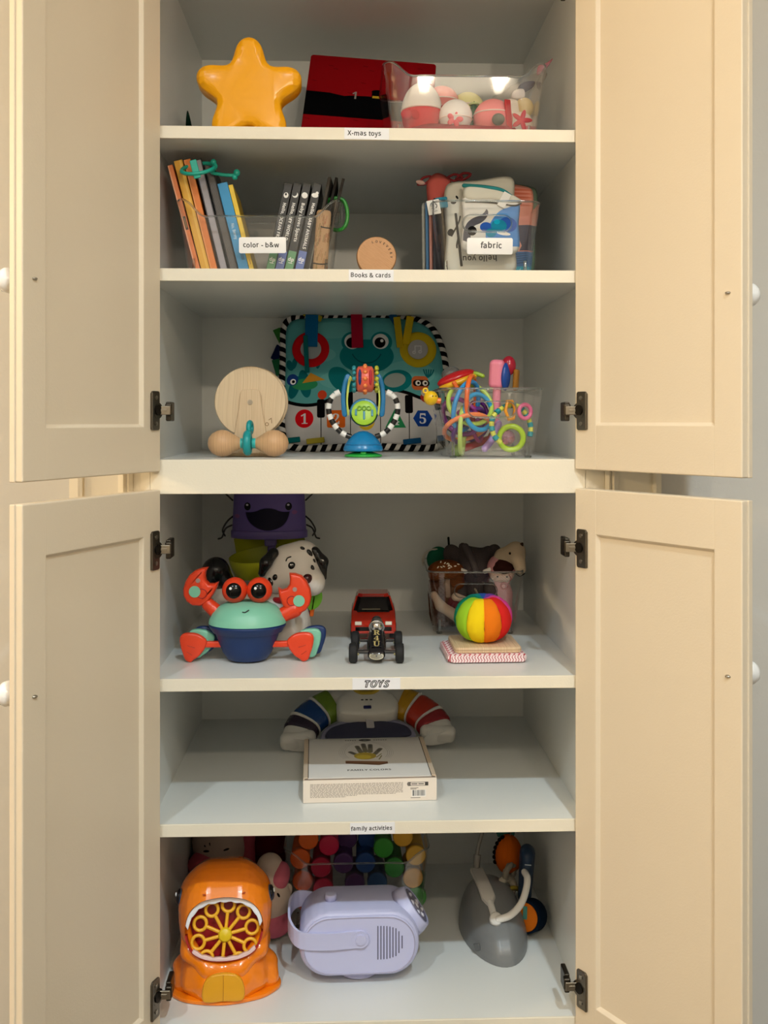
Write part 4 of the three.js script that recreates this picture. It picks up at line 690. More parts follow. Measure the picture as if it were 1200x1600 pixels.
  const disc = pieces(t, 'lime_disc'); disc.position.set(0.0012, 0.075, 0.004); disc.rotation.x = D(-12);
  part(disc, 'rim', T(lathe([[0, -0.008], [0.0215, -0.008], [0.0238, -0.003], [0.0238, 0.002], [0.0215, 0.005], [0, 0.005]], 44), [0, 0, 0], [PI / 2, 0, 0]), plastic(0x146f9a, 0.3));
  part(disc, 'face', T(lathe([[0, 0.0095], [0.012, 0.009], [0.0195, 0.007], [0.0225, 0.0045], [0, 0.0045]], 44), [0, 0, 0], [PI / 2, 0, 0], [1, 0.86, 1]), plastic(0x9ccb34, 0.35), [0, -0.002, 0]);
  for (const x of [-0.008, 0, 0.008]) part(disc, 'ring_print', tor(0.0032, 0.0011, 20, 8), plastic(0x6fa52a), [x, 0.005, 0.0092]);
  for (const [x, y, h] of [[-0.0135, -0.001, 0.011], [0, -0.006, 0.014], [0.0135, -0.002, 0.011]]) part(disc, 'ridge', box(0.0035, h, 0.002, 0.0009), plastic(0x2c86a4), [x, y - 0.001, 0.0088]);
}
{ // rattles and rings heaped in the clear bin
  const b = F3 + 0.006;
  const w = thing('loop_teether', 'ball of crossed bright plastic loops at the left of the rattle bin', 'toy', [0.2015, b, -0.125]);
  const loop = (c, pts, r = 0.0036) => part(w, 'loop', tube(pts, r, 70, 10, true), plastic(c, 0.3));
  const hoop = (R, rx, ry, rz, o, e = 1) => Array.from({ length: 14 }, (_, i) => { const a = i / 14 * 2 * PI; return V(Math.cos(a) * R, Math.sin(a) * R * e, 0).applyEuler(new THREE.Euler(rx, ry, rz)).add(V(...o)).toArray(); });
  loop(0xb6d35a, hoop(0.034, -0.5, 0.2, 0.2, [0.006, 0.074, 0.006])); loop(0x2c8fd2, hoop(0.033, 0.3, 0.9, -0.7, [0.0, 0.071, 0.008], 1.15)); loop(0xe8692a, hoop(0.034, 0.1, 1.25, 0.15, [0.008, 0.079, 0.006], 1.1));
  loop(0x8a2e8a, hoop(0.03, 0.6, -0.6, 0.5, [-0.008, 0.055, 0.0])); loop(0xf08a58, hoop(0.034, 1.0, 0.2, 0.1, [0.0, 0.039, 0.008])); loop(0xb9d16b, hoop(0.031, 0.2, 1.35, 0.1, [-0.006, 0.035, 0.01], 1.1)); loop(0x2f9fd6, hoop(0.027, -0.2, 0.6, 0.9, [0.018, 0.062, 0.016])); loop(0x5c2a86, hoop(0.031, 0.9, 0.7, -0.6, [0.004, 0.042, -0.002]));
  w.scale.setScalar(1.12);
  part(w, 'core', T(box(0.022, 0.022, 0.022, 0.004), [0.001, 0.056, 0.002], [0.5, 0.6, 0.3]), M(0xd24a86, { roughness: 0.15, transmission: 0.4, thickness: 0.01 })); part(w, 'core', T(box(0.018, 0.024, 0.014, 0.003), [0.012, 0.058, 0.004], [0.1, 0.3, 0.6]), plastic(0xd8322a, 0.25));
  const inner = thing('loop_teether', 'smaller knot of purple and magenta plastic loops low in the rattle bin', 'toy', [0.222, b + 0.004, -0.155]);
  for (const [c, R, rx, ry, rz, o] of [[0x6b2580, 0.026, 0.4, 0.5, 0.3, [0, 0.042, 0]], [0xb02a78, 0.025, -0.5, 1.1, 0.2, [0.002, 0.04, 0]], [0x3f6fc0, 0.026, 1.0, 0.2, -0.3, [0, 0.045, 0]], [0x6b2580, 0.024, 0.1, -0.9, 0.6, [0.004, 0.06, -0.004]]]) part(inner, 'loop', tube(hoop(R, rx, ry, rz, o), 0.0034, 60, 10, true), plastic(c, 0.2));
  part(inner, 'clear_ball', T(sph(0.013), [0.002, 0.045, 0]), M(0xc09ac8, { roughness: 0.06, transmission: 0.6, thickness: 0.01 }));
  const m = thing('shaker_toy', 'red and yellow shell-shaped shaker lying on top of the rattle bin', 'toy', [0.189, b + 0.12, -0.135], [0, 0.1, D(20)]);
  part(m, 'red_shell', T(ell(0.034, 0.011, 0.022), [0, 0.008, 0]), plastic(0xb3121a, 0.25)); part(m, 'yellow_shell', T(ell(0.035, 0.010, 0.0225), [0.001, 0.0005, 0.002]), plastic(0xd8a31a, 0.3)); part(m, 'clear_dome', T(ell(0.017, 0.014, 0.015), [-0.004, 0.016, -0.01]), M(0x9a9894, { roughness: 0.1, transmission: 0.7, thickness: 0 }));
  part(m, 'orange_clip', T(box(0.007, 0.014, 0.006, 0.002), [-0.010, -0.002, 0.024], [0, 0, 0.2]), plastic(0xe0641c)); part(m, 'green_handle', T(tube([[0.028, 0.006, 0.006], [0.034, 0.003, 0.01], [0.042, -0.004, 0.012]], 0.0038, 24, 10), [0, 0, 0]), plastic(0x8fb02e));
  const y = thing('bead_animal', 'yellow round bead with a tiny ear at the left rim of the rattle bin', 'toy', [0.1375, b + 0.0915, -0.062]);
  part(y, 'head', sph(0.0118), plastic(0xe0b816, 0.3)); part(y, 'ear', T(tor(0.0035, 0.0016, 18, 8), [-0.009, 0.012, 0.002]), plastic(0xe3bd28, 0.3)); for (const [x, z] of [[0.002, 0.0112], [0.0075, 0.009]]) part(y, 'eye', sph(0.0011, 8, 6), plastic(0x16120c), [x, 0.003, z]);
  part(y, 'orange_link', T(cyl(0.005, 0.005, 0.01, 16), [0.011, -0.004, 0.0], [0, 0, 1.4]), plastic(0xe0772c));
  const p = thing('toy_microphone', 'pink toy handset with blue, red and amber buttons standing in the rattle bin', 'toy', [0.252, b + 0.03, -0.135], [0.05, D(-28), D(-3)]);
  part(p, 'handle', T(rod([0, 0, 0], [0, 0.085, 0], 0.0068, 0.0072), [0, 0, 0]), plastic(0xe48aa0, 0.35)); part(p, 'head_block', T(box(0.026, 0.05, 0.032, 0.009), [0.0, 0.104, 0]), plastic(0xe8879f, 0.3)); part(p, 'blue_side', T(ell(0.007, 0.024, 0.0145), [0.015, 0.101, 0.002]), plastic(0x15479a, 0.25)); part(p, 'red_top', T(ell(0.0125, 0.017, 0.012), [0.016, 0.119, -0.006]), plastic(0xa01830, 0.2)); part(p, 'amber_back', T(box(0.009, 0.036, 0.014, 0.004), [0.03, 0.096, -0.008]), M(0xa8701c, { roughness: 0.2, transmission: 0.3, thickness: 0.01 }));
  const l = thing('lime_ring', 'lime green teething ring with a pink bead centre at the front of the rattle bin', 'toy', [0.273, b + 0.0262, -0.086], [0.12, -0.1, 0]);
  part(l, 'ring', tor(0.0195, 0.0048, 48, 14), plastic(0xa6c82c, 0.3)); part(l, 'clear_ball', sph(0.0125), M(0xd9a7b8, { roughness: 0.08, transmission: 0.75, thickness: 0.01 }), [-0.006, 0, -0.004]); part(l, 'pink_bead', sph(0.005, 14, 10), plastic(0xe58a9a), [-0.01, -0.006, 0]);
  const chain = thing('bead_bracelet', 'teal and yellow bead bracelet with an orange and a pink ring in the rattle bin', 'toy', [0.272, b + 0.05, -0.1]);
  const cc = curve([[-0.018, -0.031, 0.024], [-0.028, -0.022, 0.024], [-0.033, -0.004, 0.022], [-0.03, 0.012, 0.02], [-0.018, 0.023, 0.016], [-0.002, 0.03, 0.008], [0.016, 0.028, 0.004], [0.03, 0.012, 0.0], [0.036, -0.006, 0.0], [0.034, -0.022, 0.002]]);
  for (let i = 0; i < 20; i++) { const a = cc.getPointAt(i / 20).toArray(), e = cc.getPointAt((i + 0.92) / 20).toArray(); part(chain, 'bead', rod(a, e, i % 2 ? 0.0048 : 0.0042, i % 2 ? 0.0048 : 0.0042, 12), plastic(i % 2 ? 0x18909c : 0xcfd256, 0.35)); }
  part(chain, 'orange_ring', T(tor(0.0125, 0.0032, 6, 10), [-0.002, 0.022, 0.022], [0, 0.5, 0.1], [0.8, 1.25, 1]), plastic(0xe79a2c, 0.3)); part(chain, 'pink_ring', T(tor(0.0115, 0.0034, 32, 10), [0.024, 0.02, 0.012], [0, 0.4, 0]), plastic(0xe06c9a, 0.3));
  single('purple_handle', 'lilac plastic handle end lying low behind the lime ring', 'toy', tube([[0.232, b + 0.008, -0.11], [0.245, b + 0.022, -0.12], [0.258, b + 0.05, -0.13]], 0.006, 30, 12), plastic(0xa98ac2, 0.35));
  const d = thing('rattle_stick', 'dark red and orange rattle at the bottom left of the bin', 'toy', [0.222, b + 0.014, -0.165], [0, 0.3, D(18)]);
  part(d, 'stick', T(rod([-0.03, 0, 0], [0.04, 0, 0], 0.0065), [0, 0, 0]), plastic(0xa81c22, 0.3)); part(d, 'yellow_bulb', T(ell(0.012, 0.01, 0.01), [0.04, 0.002, 0]), plastic(0xd8902a, 0.3)); part(d, 'green_bulb', T(ell(0.012, 0.0105, 0.0105), [-0.032, 0, 0]), plastic(0x6f8f2c, 0.3));
}

// ---------- fourth shelf: hoop monster, dalmatian, crab, cars, crocheted figures, rainbow ball ----------
const F4 = SHELF[3];
{
  const t = thing('hoop_toy', 'tall purple monster hoop toy with an open mouth and a lime basket at the back', 'toy', [-0.152, F4, -0.43]);
  const purple = plastic(0x6f5fa6, 0.4), lime = plastic(0xb0b51e, 0.4);
  const face = tex(512, 512, (g, w, h) => {
    g.fillStyle = '#7262a8'; g.fillRect(0, 0, w, h); g.fillStyle = '#0e0b2a';
    const X = (x) => (x - 362) / 118 * w, Y = (y) => h - (838 - y) / 118 * h;
    g.beginPath(); g.moveTo(X(386), Y(787)); g.quadraticCurveTo(X(400), Y(788), X(408), Y(782)); g.quadraticCurveTo(X(421), Y(776), X(434), Y(782)); g.quadraticCurveTo(X(442), Y(788), X(455), Y(786)); g.quadraticCurveTo(X(452), Y(812), X(438), Y(819)); g.quadraticCurveTo(X(421), Y(829), X(404), Y(819)); g.quadraticCurveTo(X(387), Y(808), X(386), Y(787)); g.fill();
    g.strokeStyle = '#5a4b92'; g.lineWidth = 5; g.stroke();
    for (const x of [389, 453]) { g.fillStyle = '#0a0912'; g.beginPath(); g.ellipse(X(x), Y(776), 22, 34, 0, 0, 2 * PI); g.fill(); g.fillStyle = '#d9d7e6'; g.beginPath(); g.arc(X(x) - 2, Y(773), 9, 0, 2 * PI); g.fill(); }
    for (const [x, y] of [[372, 796], [462, 788]]) { g.fillStyle = '#8d5f98'; g.beginPath(); g.arc(X(x), Y(y), 18, 0, 2 * PI); g.fill(); }
  });
  part(t, 'monster_body', flatUV(T(new THREE.CylinderGeometry(0.068, 0.0735, 0.115, 48, 1, false), [0, 0.2325, 0], [0, 0, 0], [1, 1, 0.55])), printed(face, 0.5, { specularIntensity: 0.4 }));
  part(t, 'body_flange', T(lathe([[0.07, 0], [0.0755, 0.001], [0.0755, 0.014], [0.073, 0.016], [0, 0.016], [0, 0]], 48), [0, 0.1715, 0], [0, 0, 0], [1, 1, 0.56]), purple);
  for (const s of [-1, 1]) for (const pts of [[[s * 0.072, 0.245, 0], [s * 0.09, 0.262, 0.004], [s * 0.094, 0.264, 0.006]], [[s * 0.072, 0.213, 0], [s * 0.082, 0.204, 0.004], [s * 0.091, 0.186, 0.006], [s * 0.086, 0.176, 0.008]], [[s * 0.074, 0.196, 0], [s * 0.085, 0.19, 0.004], [s * 0.093, 0.172, 0.006], [s * 0.099, 0.17, 0.008]]]) part(t, 'arm', tube(pts, 0.0017, 30, 8), plastic(0x1b1a1f));
  part(t, 'stem', T(box(0.016, 0.19, 0.014, 0.004), [0.004, 0.095, -0.01]), purple); part(t, 'base_plate', T(lathe([[0, 0], [0.06, 0], [0.058, 0.006], [0.03, 0.011], [0, 0.011]], 48), [0, 0, 0]), purple); part(t, 'bracket', T(box(0.024, 0.02, 0.02, 0.004), [0.003, 0.165, 0.004]), purple);
  const b = part(t, 'lime_basket', T(lathe([[0.052, 0], [0.066, 0.004], [0.0725, 0.03], [0.0735, 0.04], [0.0715, 0.04], [0.0705, 0.03], [0.064, 0.0065], [0.05, 0.0025]], 60), [0, 0, 0]), lime, [0.002, 0.105, 0.03], [D(8), 0, D(7)], 'lime green open basket');
  b.scale.set(1, 1.0, 0.85);
  part(t, 'basket_back', T(new THREE.CylinderGeometry(0.0745, 0.0735, 0.034, 48, 1, true, PI * 0.62, PI * 0.76), [0, 0, 0], [0, 0, 0], [1, 1, 0.85]), M(0xb0b51e, { roughness: 0.4, side: THREE.DoubleSide }), [0.002, 0.158, 0.03], [D(8), 0, D(7)]);
}
{ // dalmatian toy
  const s = 1.1375, t = thing('toy_dalmatian', 'white spotted plastic dalmatian toy peering over the coral crab', 'toy', [-0.11, F4, -0.235]);
  const Q = (x, y, z) => [(x - 444) * s / 1000, (1014 - y) * s / 1000, z];
  const white = plastic(0xd9d3cb, 0.35), black = M(0x0b0b0d, { roughness: 0.18 });
  const headBones = [[Q(449, 884, 0), Q(472, 876, 0), 0.033, 0.031], [Q(437, 905, 0.006), Q(470, 900, 0.012), 0.031, 0.033], [Q(479, 902, 0.02), Q(489, 906, 0.038), 0.024, 0.0185], [Q(470, 915, 0.02), Q(490, 914, 0.034), 0.022, 0.0185]];
  part(t, 'head', skin(headBones, 0.0036, 0.014), white);
  part(t, 'left_ear', skin([[Q(428, 866, 0.024), Q(417, 880, 0.034), 0.0095, 0.0095], [Q(417, 880, 0.034), Q(411, 896, 0.036), 0.0095, 0.0065]], 0.003, 0.008), black);
  part(t, 'right_ear', skin([[Q(492, 864, 0.016), Q(504, 880, 0.02), 0.008, 0.009], [Q(504, 880, 0.02), Q(505, 904, 0.024), 0.0085, 0.006]], 0.003, 0.008), black);
  // surface point in front of the head along +z, found on the same skin
  const headSkin = new THREE.Mesh(t.children[0].geometry, new THREE.MeshBasicMaterial({ side: THREE.DoubleSide })), ray = new THREE.Raycaster();
  const onHead = (x, y) => { const q = Q(x, y, 0); ray.set(V(q[0], q[1], 0.5), V(0, 0, -1)); const hit = ray.intersectObject(headSkin, false)[0]; return hit ? hit.point.z : 0.03; };
  const spot = (nm, x, y, rx, ry, rot, m, d = 0.003) => { const p = Q(x, y, onHead(x, y) - 0.0004); part(t, nm, T(ell(rx, ry, d, 24, 14), [0, 0, 0], [0, 0, rot]), m, p, [-0.15, (x - 455) * 0.012, 0]); };
  spot('eye', 457, 884, 0.0066, 0.0068, 0, black, 0.0035); spot('eye', 489, 888, 0.0032, 0.0062, 0.25, black, 0.0035); spot('nose', 482, 902, 0.0092, 0.0085, 0, M(0x3a1013, { roughness: 0.25 }), 0.006);
  for (const [x, y, a, b, r] of [[424, 909, 0.0045, 0.0082, 0.3], [431, 902, 0.0046, 0.0056, -0.4], [473, 859, 0.0048, 0.003, -0.5], [484, 866, 0.0042, 0.0075, 0.6], [491, 878, 0.0022, 0.004, 0.4]]) spot('spot', x, y, a, b, r, black);
  part(t, 'eye_glint', sph(0.0016, 10, 8), M(0xffffff, { roughness: 0.4 }), [Q(455.5, 882.5, 0)[0], Q(455.5, 882.5, 0)[1], onHead(456, 883) + 0.0026]);
  part(t, 'brow', tube([Q(448, 877, onHead(449, 877)), Q(450, 873, onHead(451, 873)), Q(455, 871, onHead(455, 872))], 0.0012, 20, 8), black);
  part(t, 'body', skin([[Q(440, 985, -0.005), Q(385, 975, -0.05), 0.05, 0.05], [Q(385, 975, -0.05), Q(352, 945, -0.045), 0.05, 0.032], [Q(447, 930, -0.01), Q(440, 985, -0.005), 0.028, 0.045], [Q(455, 965, 0.01), Q(458, 995, 0.03), 0.026, 0.018]], 0.005, 0.016), white);
  part(t, 'rump_patch', skin([[Q(330, 907, -0.03), Q(333, 900, -0.03), 0.0235, 0.0235], [Q(333, 900, -0.03), Q(345, 915, -0.035), 0.022, 0.018]], 0.004, 0.01), black, null, null, 'black rounded tail end');
  part(t, 'collar', T(tor(0.027, 0.006, 40, 12), Q(452, 934, 0.004), [PI / 2 + 0.1, 0.25, 0]), plastic(0xa3141f, 0.3));
  part(t, 'green_disc', T(cyl(0.024, 0.024, 0.006, 32), Q(482, 938, -0.004), [PI / 2, 0, 0]), plastic(0x6fbf2c, 0.35)); part(t, 'orange_piece', T(box(0.008, 0.04, 0.01, 0.003), Q(488, 952, -0.006), [0, 0, -0.15]), plastic(0xd9641c, 0.35)); part(t, 'purple_piece', T(box(0.03, 0.034, 0.02, 0.006), Q(470, 969, -0.008)), plastic(0x4e3d72, 0.35));
  part(t, 'paw', skin([[Q(460, 982, 0.02), Q(466, 1004, 0.034), 0.014, 0.011], [Q(462, 1004, 0.034), Q(474, 1005, 0.036), 0.0095, 0.0095]], 0.003, 0.008), white);
}
{ // crab
  const t = thing('crab_toy', 'coral, mint and navy plastic crab with big black eyes at the front left', 'toy', [-0.1655, F4, -0.125]), s = 1.08;
  const coral = plastic(0xe1401c, 0.35), mint = plastic(0x7fc3a8, 0.4), navy = plastic(0x0a2d63, 0.45), ink = M(0x050506, { roughness: 0.13, ior: 1.35 });
  part(t, 'lower_body', T(lathe([[0, 0.001], [0.026, 0.001], [0.033, 0.0035], [0.0405, 0.014], [0.0475, 0.030], [0.0535, 0.047], [0.0575, 0.0485], [0.064, 0.0585], [0.0645, 0.0635], [0, 0.0635]], 64), [0, 0, 0], [0, 0, 0], [1, 1, 0.85]), navy);
  part(t, 'upper_body', T(lathe([[0.0648, 0.0], [0.0638, 0.006], [0.058, 0.0175], [0.049, 0.027], [0.036, 0.0335], [0.018, 0.0365], [0, 0.037], [0, 0]], 64), [0, 0.0632, 0], [0, 0, 0], [1, 1, 0.85]), mint);
  part(t, 'mouth', tube([[-0.004, 0.0885, 0.0435], [0, 0.0882, 0.0442], [0.006, 0.0915, 0.0425]], 0.0009, 20, 8), M(0x14181a));
  for (const x of [-0.0205, 0.0205]) {
    part(t, 'eye_socket', sph(0.0214, 36, 24), coral, [x, 0.1185, 0.006]);
    const e = part(t, 'eye', new THREE.SphereGeometry(0.0222, 32, 12, 0, 2 * PI, 0, 0.62), ink, [x, 0.1185, 0.006], [PI / 2 - 0.1, 0, 0]);
    part(t, 'eye_dot', T(ell(0.0024, 0.0024, 0.0008), [x - 0.005, 0.1245, 0.0272]), M(0xf2f2f2));
  }
  for (const s2 of [-1, 1]) {
    const out = s2 < 0 ? [[0.013, 0.1528], [0.0092, 0.1458], [0.0081, 0.1382], [0.0097, 0.1307], [0.0151, 0.1253], [0.0227, 0.1253], [0.0302, 0.1285], [0.0281, 0.1199], [0.0238, 0.1112], [0.0184, 0.1026], [0.0108, 0.094], [0, 0.0886], [-0.013, 0.0896], [-0.0227, 0.0961], [-0.0281, 0.1058], [-0.0286, 0.1177], [-0.0248, 0.1296], [-0.0184, 0.1404], [-0.0086, 0.148], [0.0022, 0.1517]]
      : [[-0.0086, 0.1473], [0.0011, 0.1469], [0.0119, 0.1431], [0.0205, 0.1339], [0.0267, 0.121], [0.0286, 0.108], [0.0259, 0.095], [0.0194, 0.0853], [0.0097, 0.0799], [-0.0032, 0.081], [-0.014, 0.0864], [-0.0211, 0.0961], [-0.0259, 0.1091], [-0.0274, 0.1231], [-0.0205, 0.1193], [-0.013, 0.122], [-0.0081, 0.1285], [-0.0076, 0.1382]];
    const c = pieces(t, 'claw'); c.position.set(s2 < 0 ? -0.0785 : 0.0785, s2 < 0 ? 0.003 : -0.002, -0.004);
    part(c, 'pincer', slab(out, 0.022, 0.006, 4), coral);
    const f = s2 < 0 ? { m: [-0.0086, 0.1134], d: [-0.0032, 0.1318], r: [0.0035, 0.110] } : { m: [0.0079, 0.102], d: [0.0009, 0.1212], r: [-0.0042, 0.102] };
    part(c, 'mint_dot', T(cyl(0.0096, 0.0096, 0.0016, 32), [...f.m, 0.0115], [PI / 2, 0, 0]), mint); part(c, 'grey_dot', T(cyl(0.0038, 0.0038, 0.0014, 20), [...f.d, 0.0112], [PI / 2, 0, 0]), plastic(0xa58a84)); part(c, 'ring_line', T(tor(0.0078, 0.0009, 32, 8), [...f.r, 0.0111]), plastic(0xa8221a));
    part(t, 'arm', skin(s2 < 0 ? [[[-0.066, 0.093, -0.004], [-0.05, 0.079, -0.002], 0.011, 0.0125]] : [[[0.078, 0.084, -0.004], [0.056, 0.0735, -0.002], 0.014, 0.012]], 0.003, 0.004), coral);
  }
  const fan = slab(smooth([[0.0205, 0.0356], [0.0086, 0.0459], [-0.0054, 0.0491], [-0.0184, 0.0475], [-0.0232, 0.0421], [-0.0227, 0.0281], [-0.0184, 0.014], [-0.014, 0.0032], [-0.0059, 0], [0, 0.0043], [0.0065, 0.0086], [0.0151, 0.0184], [0.0184, 0.0248]], 70), 0.011, 0.003);
  for (const s2 of [-1, 1]) {
    const g = pieces(t, 'foot'); g.position.set(s2 < 0 ? -0.0875 : 0.0875, 0, s2 < 0 ? 0.008 : 0.01);
    for (const [dz, dx, dy, m, nm] of [[0.0, 0, 0, coral, 'coral_fan'], [-0.013, 0.012, 0.006, mint, 'mint_fan'], [-0.026, 0.02, 0.01, navy, 'navy_fan']]) { const f = part(g, nm, fan, m, [-s2 * dx * (s2 < 0 ? 1 : -1), dy * 0.6, dz]); f.scale.x = s2 < 0 ? 1 : -1; f.scale.y = 0.985; }
    for (const [a, b] of [[[-0.011, 0.028], [0.002, 0.024]], [[-0.012, 0.018], [-0.003, 0.012]]]) part(g, 'fan_groove', rod([s2 < 0 ? a[0] : -a[0], a[1], 0.0056], [s2 < 0 ? b[0] : -b[0], b[1], 0.0056], 0.0005), plastic(0xb8301a));
    part(g, 'stalk', T(box(0.036, 0.0105, 0.009, 0.003), [-s2 * 0.034, 0.0285, -0.002]), coral);
  }
}
{ // cars
  const t = thing('race_car', 'small black racing car with gold lettering on its long nose', 'toy car', [0.052, F4, -0.155], D(-2));
  const blk = M(0x0a0a12, { roughness: 0.18, clearcoat: 1 }), rub = M(0x111214, { roughness: 0.75 }), chrome = metal(0xd8d8da, 0.08), gold = metal(0xb59f5e, 0.4);
  const wheel = () => lathe([[0, -0.0072], [0.010, -0.0072], [0.0145, -0.0066], [0.0163, -0.004], [0.0163, 0.004], [0.0145, 0.0066], [0.010, 0.0072], [0, 0.0072]], 36);
  for (const s of [-1, 1]) {
    part(t, 'wheel', T(wheel(), [0, 0, 0], [0, 0, PI / 2]), rub, [s * 0.0385, 0.0163, 0.056]); part(t, 'wheel', T(wheel(), [0, 0, 0], [0, 0, PI / 2]), rub, [s * 0.0375, 0.0175, -0.035]);
    for (const z of [0.056, -0.035]) { part(t, 'axle', T(box(0.027, 0.006, 0.009, 0.002), [s * 0.022, 0.018, z]), blk); part(t, 'hub', T(cyl(0.0045, 0.0045, 0.003, 18), [s * 0.0305, 0.0165, z], [0, 0, PI / 2]), metal(0xcabf8a, 0.35)); }
  }
  const nose = new THREE.BufferGeometry(), P = [], I = [], rows = 14, n = 28;   // tapered body with rounded sections
  for (let i = 0; i <= rows; i++) { const u = i / rows, z = 0.066 - u * 0.125, w = 0.0145 + 0.0035 * Math.sin(u * PI) - 0.003 * u, h0 = 0.006, h1 = 0.021 + 0.026 * Math.pow(u, 0.75) * (u < 0.62 ? 1 : 1.0 - (u - 0.62) * 0.6), k = i === 0 || i === rows ? 0.86 : 1; for (let j = 0; j < n; j++) { const a = j / n * 2 * PI, c = Math.cos(a), q = Math.sin(a), e = (v) => Math.sign(v) * Math.pow(Math.abs(v), 0.6); P.push(e(c) * w * k, (h0 + h1) / 2 + e(q) * (h1 - h0) / 2 * k, z); } }
  for (let i = 0; i < rows; i++) for (let j = 0; j < n; j++) { const a = i * n + j, b = i * n + (j + 1) % n; I.push(a, b, a + n, b, b + n, a + n); }
  for (const [row, z, flip] of [[0, 0.067, 1], [rows, -0.06, 0]]) { const c = P.length / 3; P.push(0, row ? 0.026 : 0.0135, z); for (let j = 0; j < n; j++) { const a = row * n + j, b = row * n + (j + 1) % n; flip ? I.push(c, b, a) : I.push(c, a, b); } }
  nose.setAttribute('position', new THREE.Float32BufferAttribute(P, 3)); nose.setIndex(I); nose.computeVertexNormals();
  part(t, 'car_body', nose, blk);
  const plate = tex(256, 160, (g, w, h) => { g.fillStyle = '#6d6448'; g.fillRect(0, 0, w, h); g.strokeStyle = '#b5ad94'; g.lineWidth = 12; g.beginPath(); g.ellipse(w / 2, h / 2, w / 2 - 12, h / 2 - 10, 0, 0, 2 * PI); g.stroke(); g.fillStyle = '#14131a'; g.beginPath(); g.moveTo(108, 58); g.lineTo(150, 58); g.lineTo(129, 100); g.fill(); g.strokeStyle = '#5d5439'; g.lineWidth = 5; g.beginPath(); g.ellipse(w / 2, h / 2, 70, 42, 0, 0, 2 * PI); g.stroke(); });
  part(t, 'nose_plate', flatUV(slab(smooth([[-0.0118, 0.003], [0, 0.0055], [0.0118, 0.003], [0.011, -0.003], [0, -0.0065], [-0.011, -0.003]], 50), 0.002, 0.0006)), printed(plate, 0.35), [0, 0.0132, 0.0668], [-0.45, 0, 0]);
  const txt = tex(160, 384, (g, w, h) => { g.fillStyle = '#0b0b14'; g.fillRect(0, 0, w, h); g.fillStyle = '#c9b676'; g.font = 'bold 150px serif'; g.textAlign = 'center'; ['R', '4', 'U'].forEach((c, i) => g.fillText(c, w / 2, 118 + i * 126)); });
  part(t, 'gold_lettering', flatUV(T(box(0.0175, 0.052, 0.001, 0.0003), [0, 0, 0])), printed(txt, 0.3), [0, 0.0352, 0.0315], [-PI / 2 + 0.36, 0, 0]);
  part(t, 'windscreen', T(ell(0.0125, 0.0135, 0.016), [0, 0.0465, -0.018]), chrome); part(t, 'windscreen_band', T(tor(0.0122, 0.0016, 32, 8), [0, 0.0455, -0.011], [0.35, 0, 0]), chrome); part(t, 'driver_helmet', T(sph(0.009), [0, 0.0535, -0.024]), metal(0x8f9092, 0.2));
}
{
  const t = thing('red_car', 'orange-red toy van with a dark windscreen parked behind the racing car', 'toy car', [0.0505, F4, -0.325], D(-1));
  const red = M(0xb8240c, { roughness: 0.22, clearcoat: 0.8 }), dark = M(0x0b0a0b, { roughness: 0.12 });
  const prof = [[-0.06, 0.016], [-0.06, 0.05], [0.03, 0.05], [0.054, 0.037], [0.06, 0.03], [0.06, 0.016]];
  part(t, 'car_body', T(slab(prof, 0.082, 0.004, 4), [0, 0, 0], [0, -PI / 2, 0]), red);
  const frustum = (y0, y1, w0, w1, zf0, zf1, zb0, zb1, c0, c1) => { const ring = (y, w, zf, zb, c) => [[-w + c, y, zf], [w - c, y, zf], [w, y, zf - c], [w, y, zb], [-w, y, zb], [-w, y, zf - c]], r0 = ring(y0, w0, zf0, zb0, c0), r1 = ring(y1, w1, zf1, zb1, c1), P = [...r0, ...r1].flat(), I = []; for (let i = 0; i < 6; i++) { const j = (i + 1) % 6; I.push(i, j, 6 + i, j, 6 + j, 6 + i); } for (let i = 1; i < 5; i++) I.push(6, 6 + i, 7 + i, 0, i + 1, i); const g = new THREE.BufferGeometry(); g.setAttribute('position', new THREE.Float32BufferAttribute(P, 3)); g.setIndex(I); const q = g.toNonIndexed(); q.computeVertexNormals(); return q; };
  part(t, 'window_band', frustum(0.0475, 0.0725, 0.0395, 0.031, 0.034, 0.012, -0.056, -0.05, 0.01, 0.008), dark);
  part(t, 'roof', frustum(0.0722, 0.0775, 0.0305, 0.0275, 0.0115, 0.006, -0.05, -0.046, 0.008, 0.008), red);
  for (const s of [-1, 1]) part(t, 'window_pillar', rod([s * 0.0385, 0.048, 0.026], [s * 0.0305, 0.0735, 0.006], 0.0016), red);
  part(t, 'windscreen_glass', T(slab([[-0.028, -0.0115], [0.028, -0.0115], [0.0225, 0.0115], [-0.0225, 0.0115]], 0.0015, 0.0005), [0, 0.0602, 0.0242], [-0.73, 0, 0]), M(0x1a1616, { roughness: 0.06 })); part(t, 'roof_sticker', T(box(0.04, 0.0045, 0.0012, 0.0004), [0, 0.0745, 0.0102], [-0.8, 0, 0]), M(0x9b3a34, { roughness: 0.4 }));
  part(t, 'dashboard', T(box(0.034, 0.003, 0.002, 0.001), [-0.004, 0.053, 0.031], [-0.73, 0, 0]), M(0x5d5644, { roughness: 0.3 }));
  for (const s of [-1, 1]) { part(t, 'headlight', T(box(0.0125, 0.007, 0.003, 0.0012), [s * 0.0275, 0.0325, 0.0595], [-0.3, 0, 0]), M(0xcfc6b4, { roughness: 0.2 })); for (const z of [0.036, -0.034]) part(t, 'wheel', T(cyl(0.0145, 0.0145, 0.012, 30), [s * 0.036, 0.0145, z], [0, 0, PI / 2]), M(0x111214, { roughness: 0.75 })); }
  part(t, 'grille', T(box(0.066, 0.0075, 0.003, 0.001), [0, 0.0225, 0.06]), dark); part(t, 'bumper', T(box(0.076, 0.005, 0.005, 0.002), [0, 0.0165, 0.0605]), red);
}
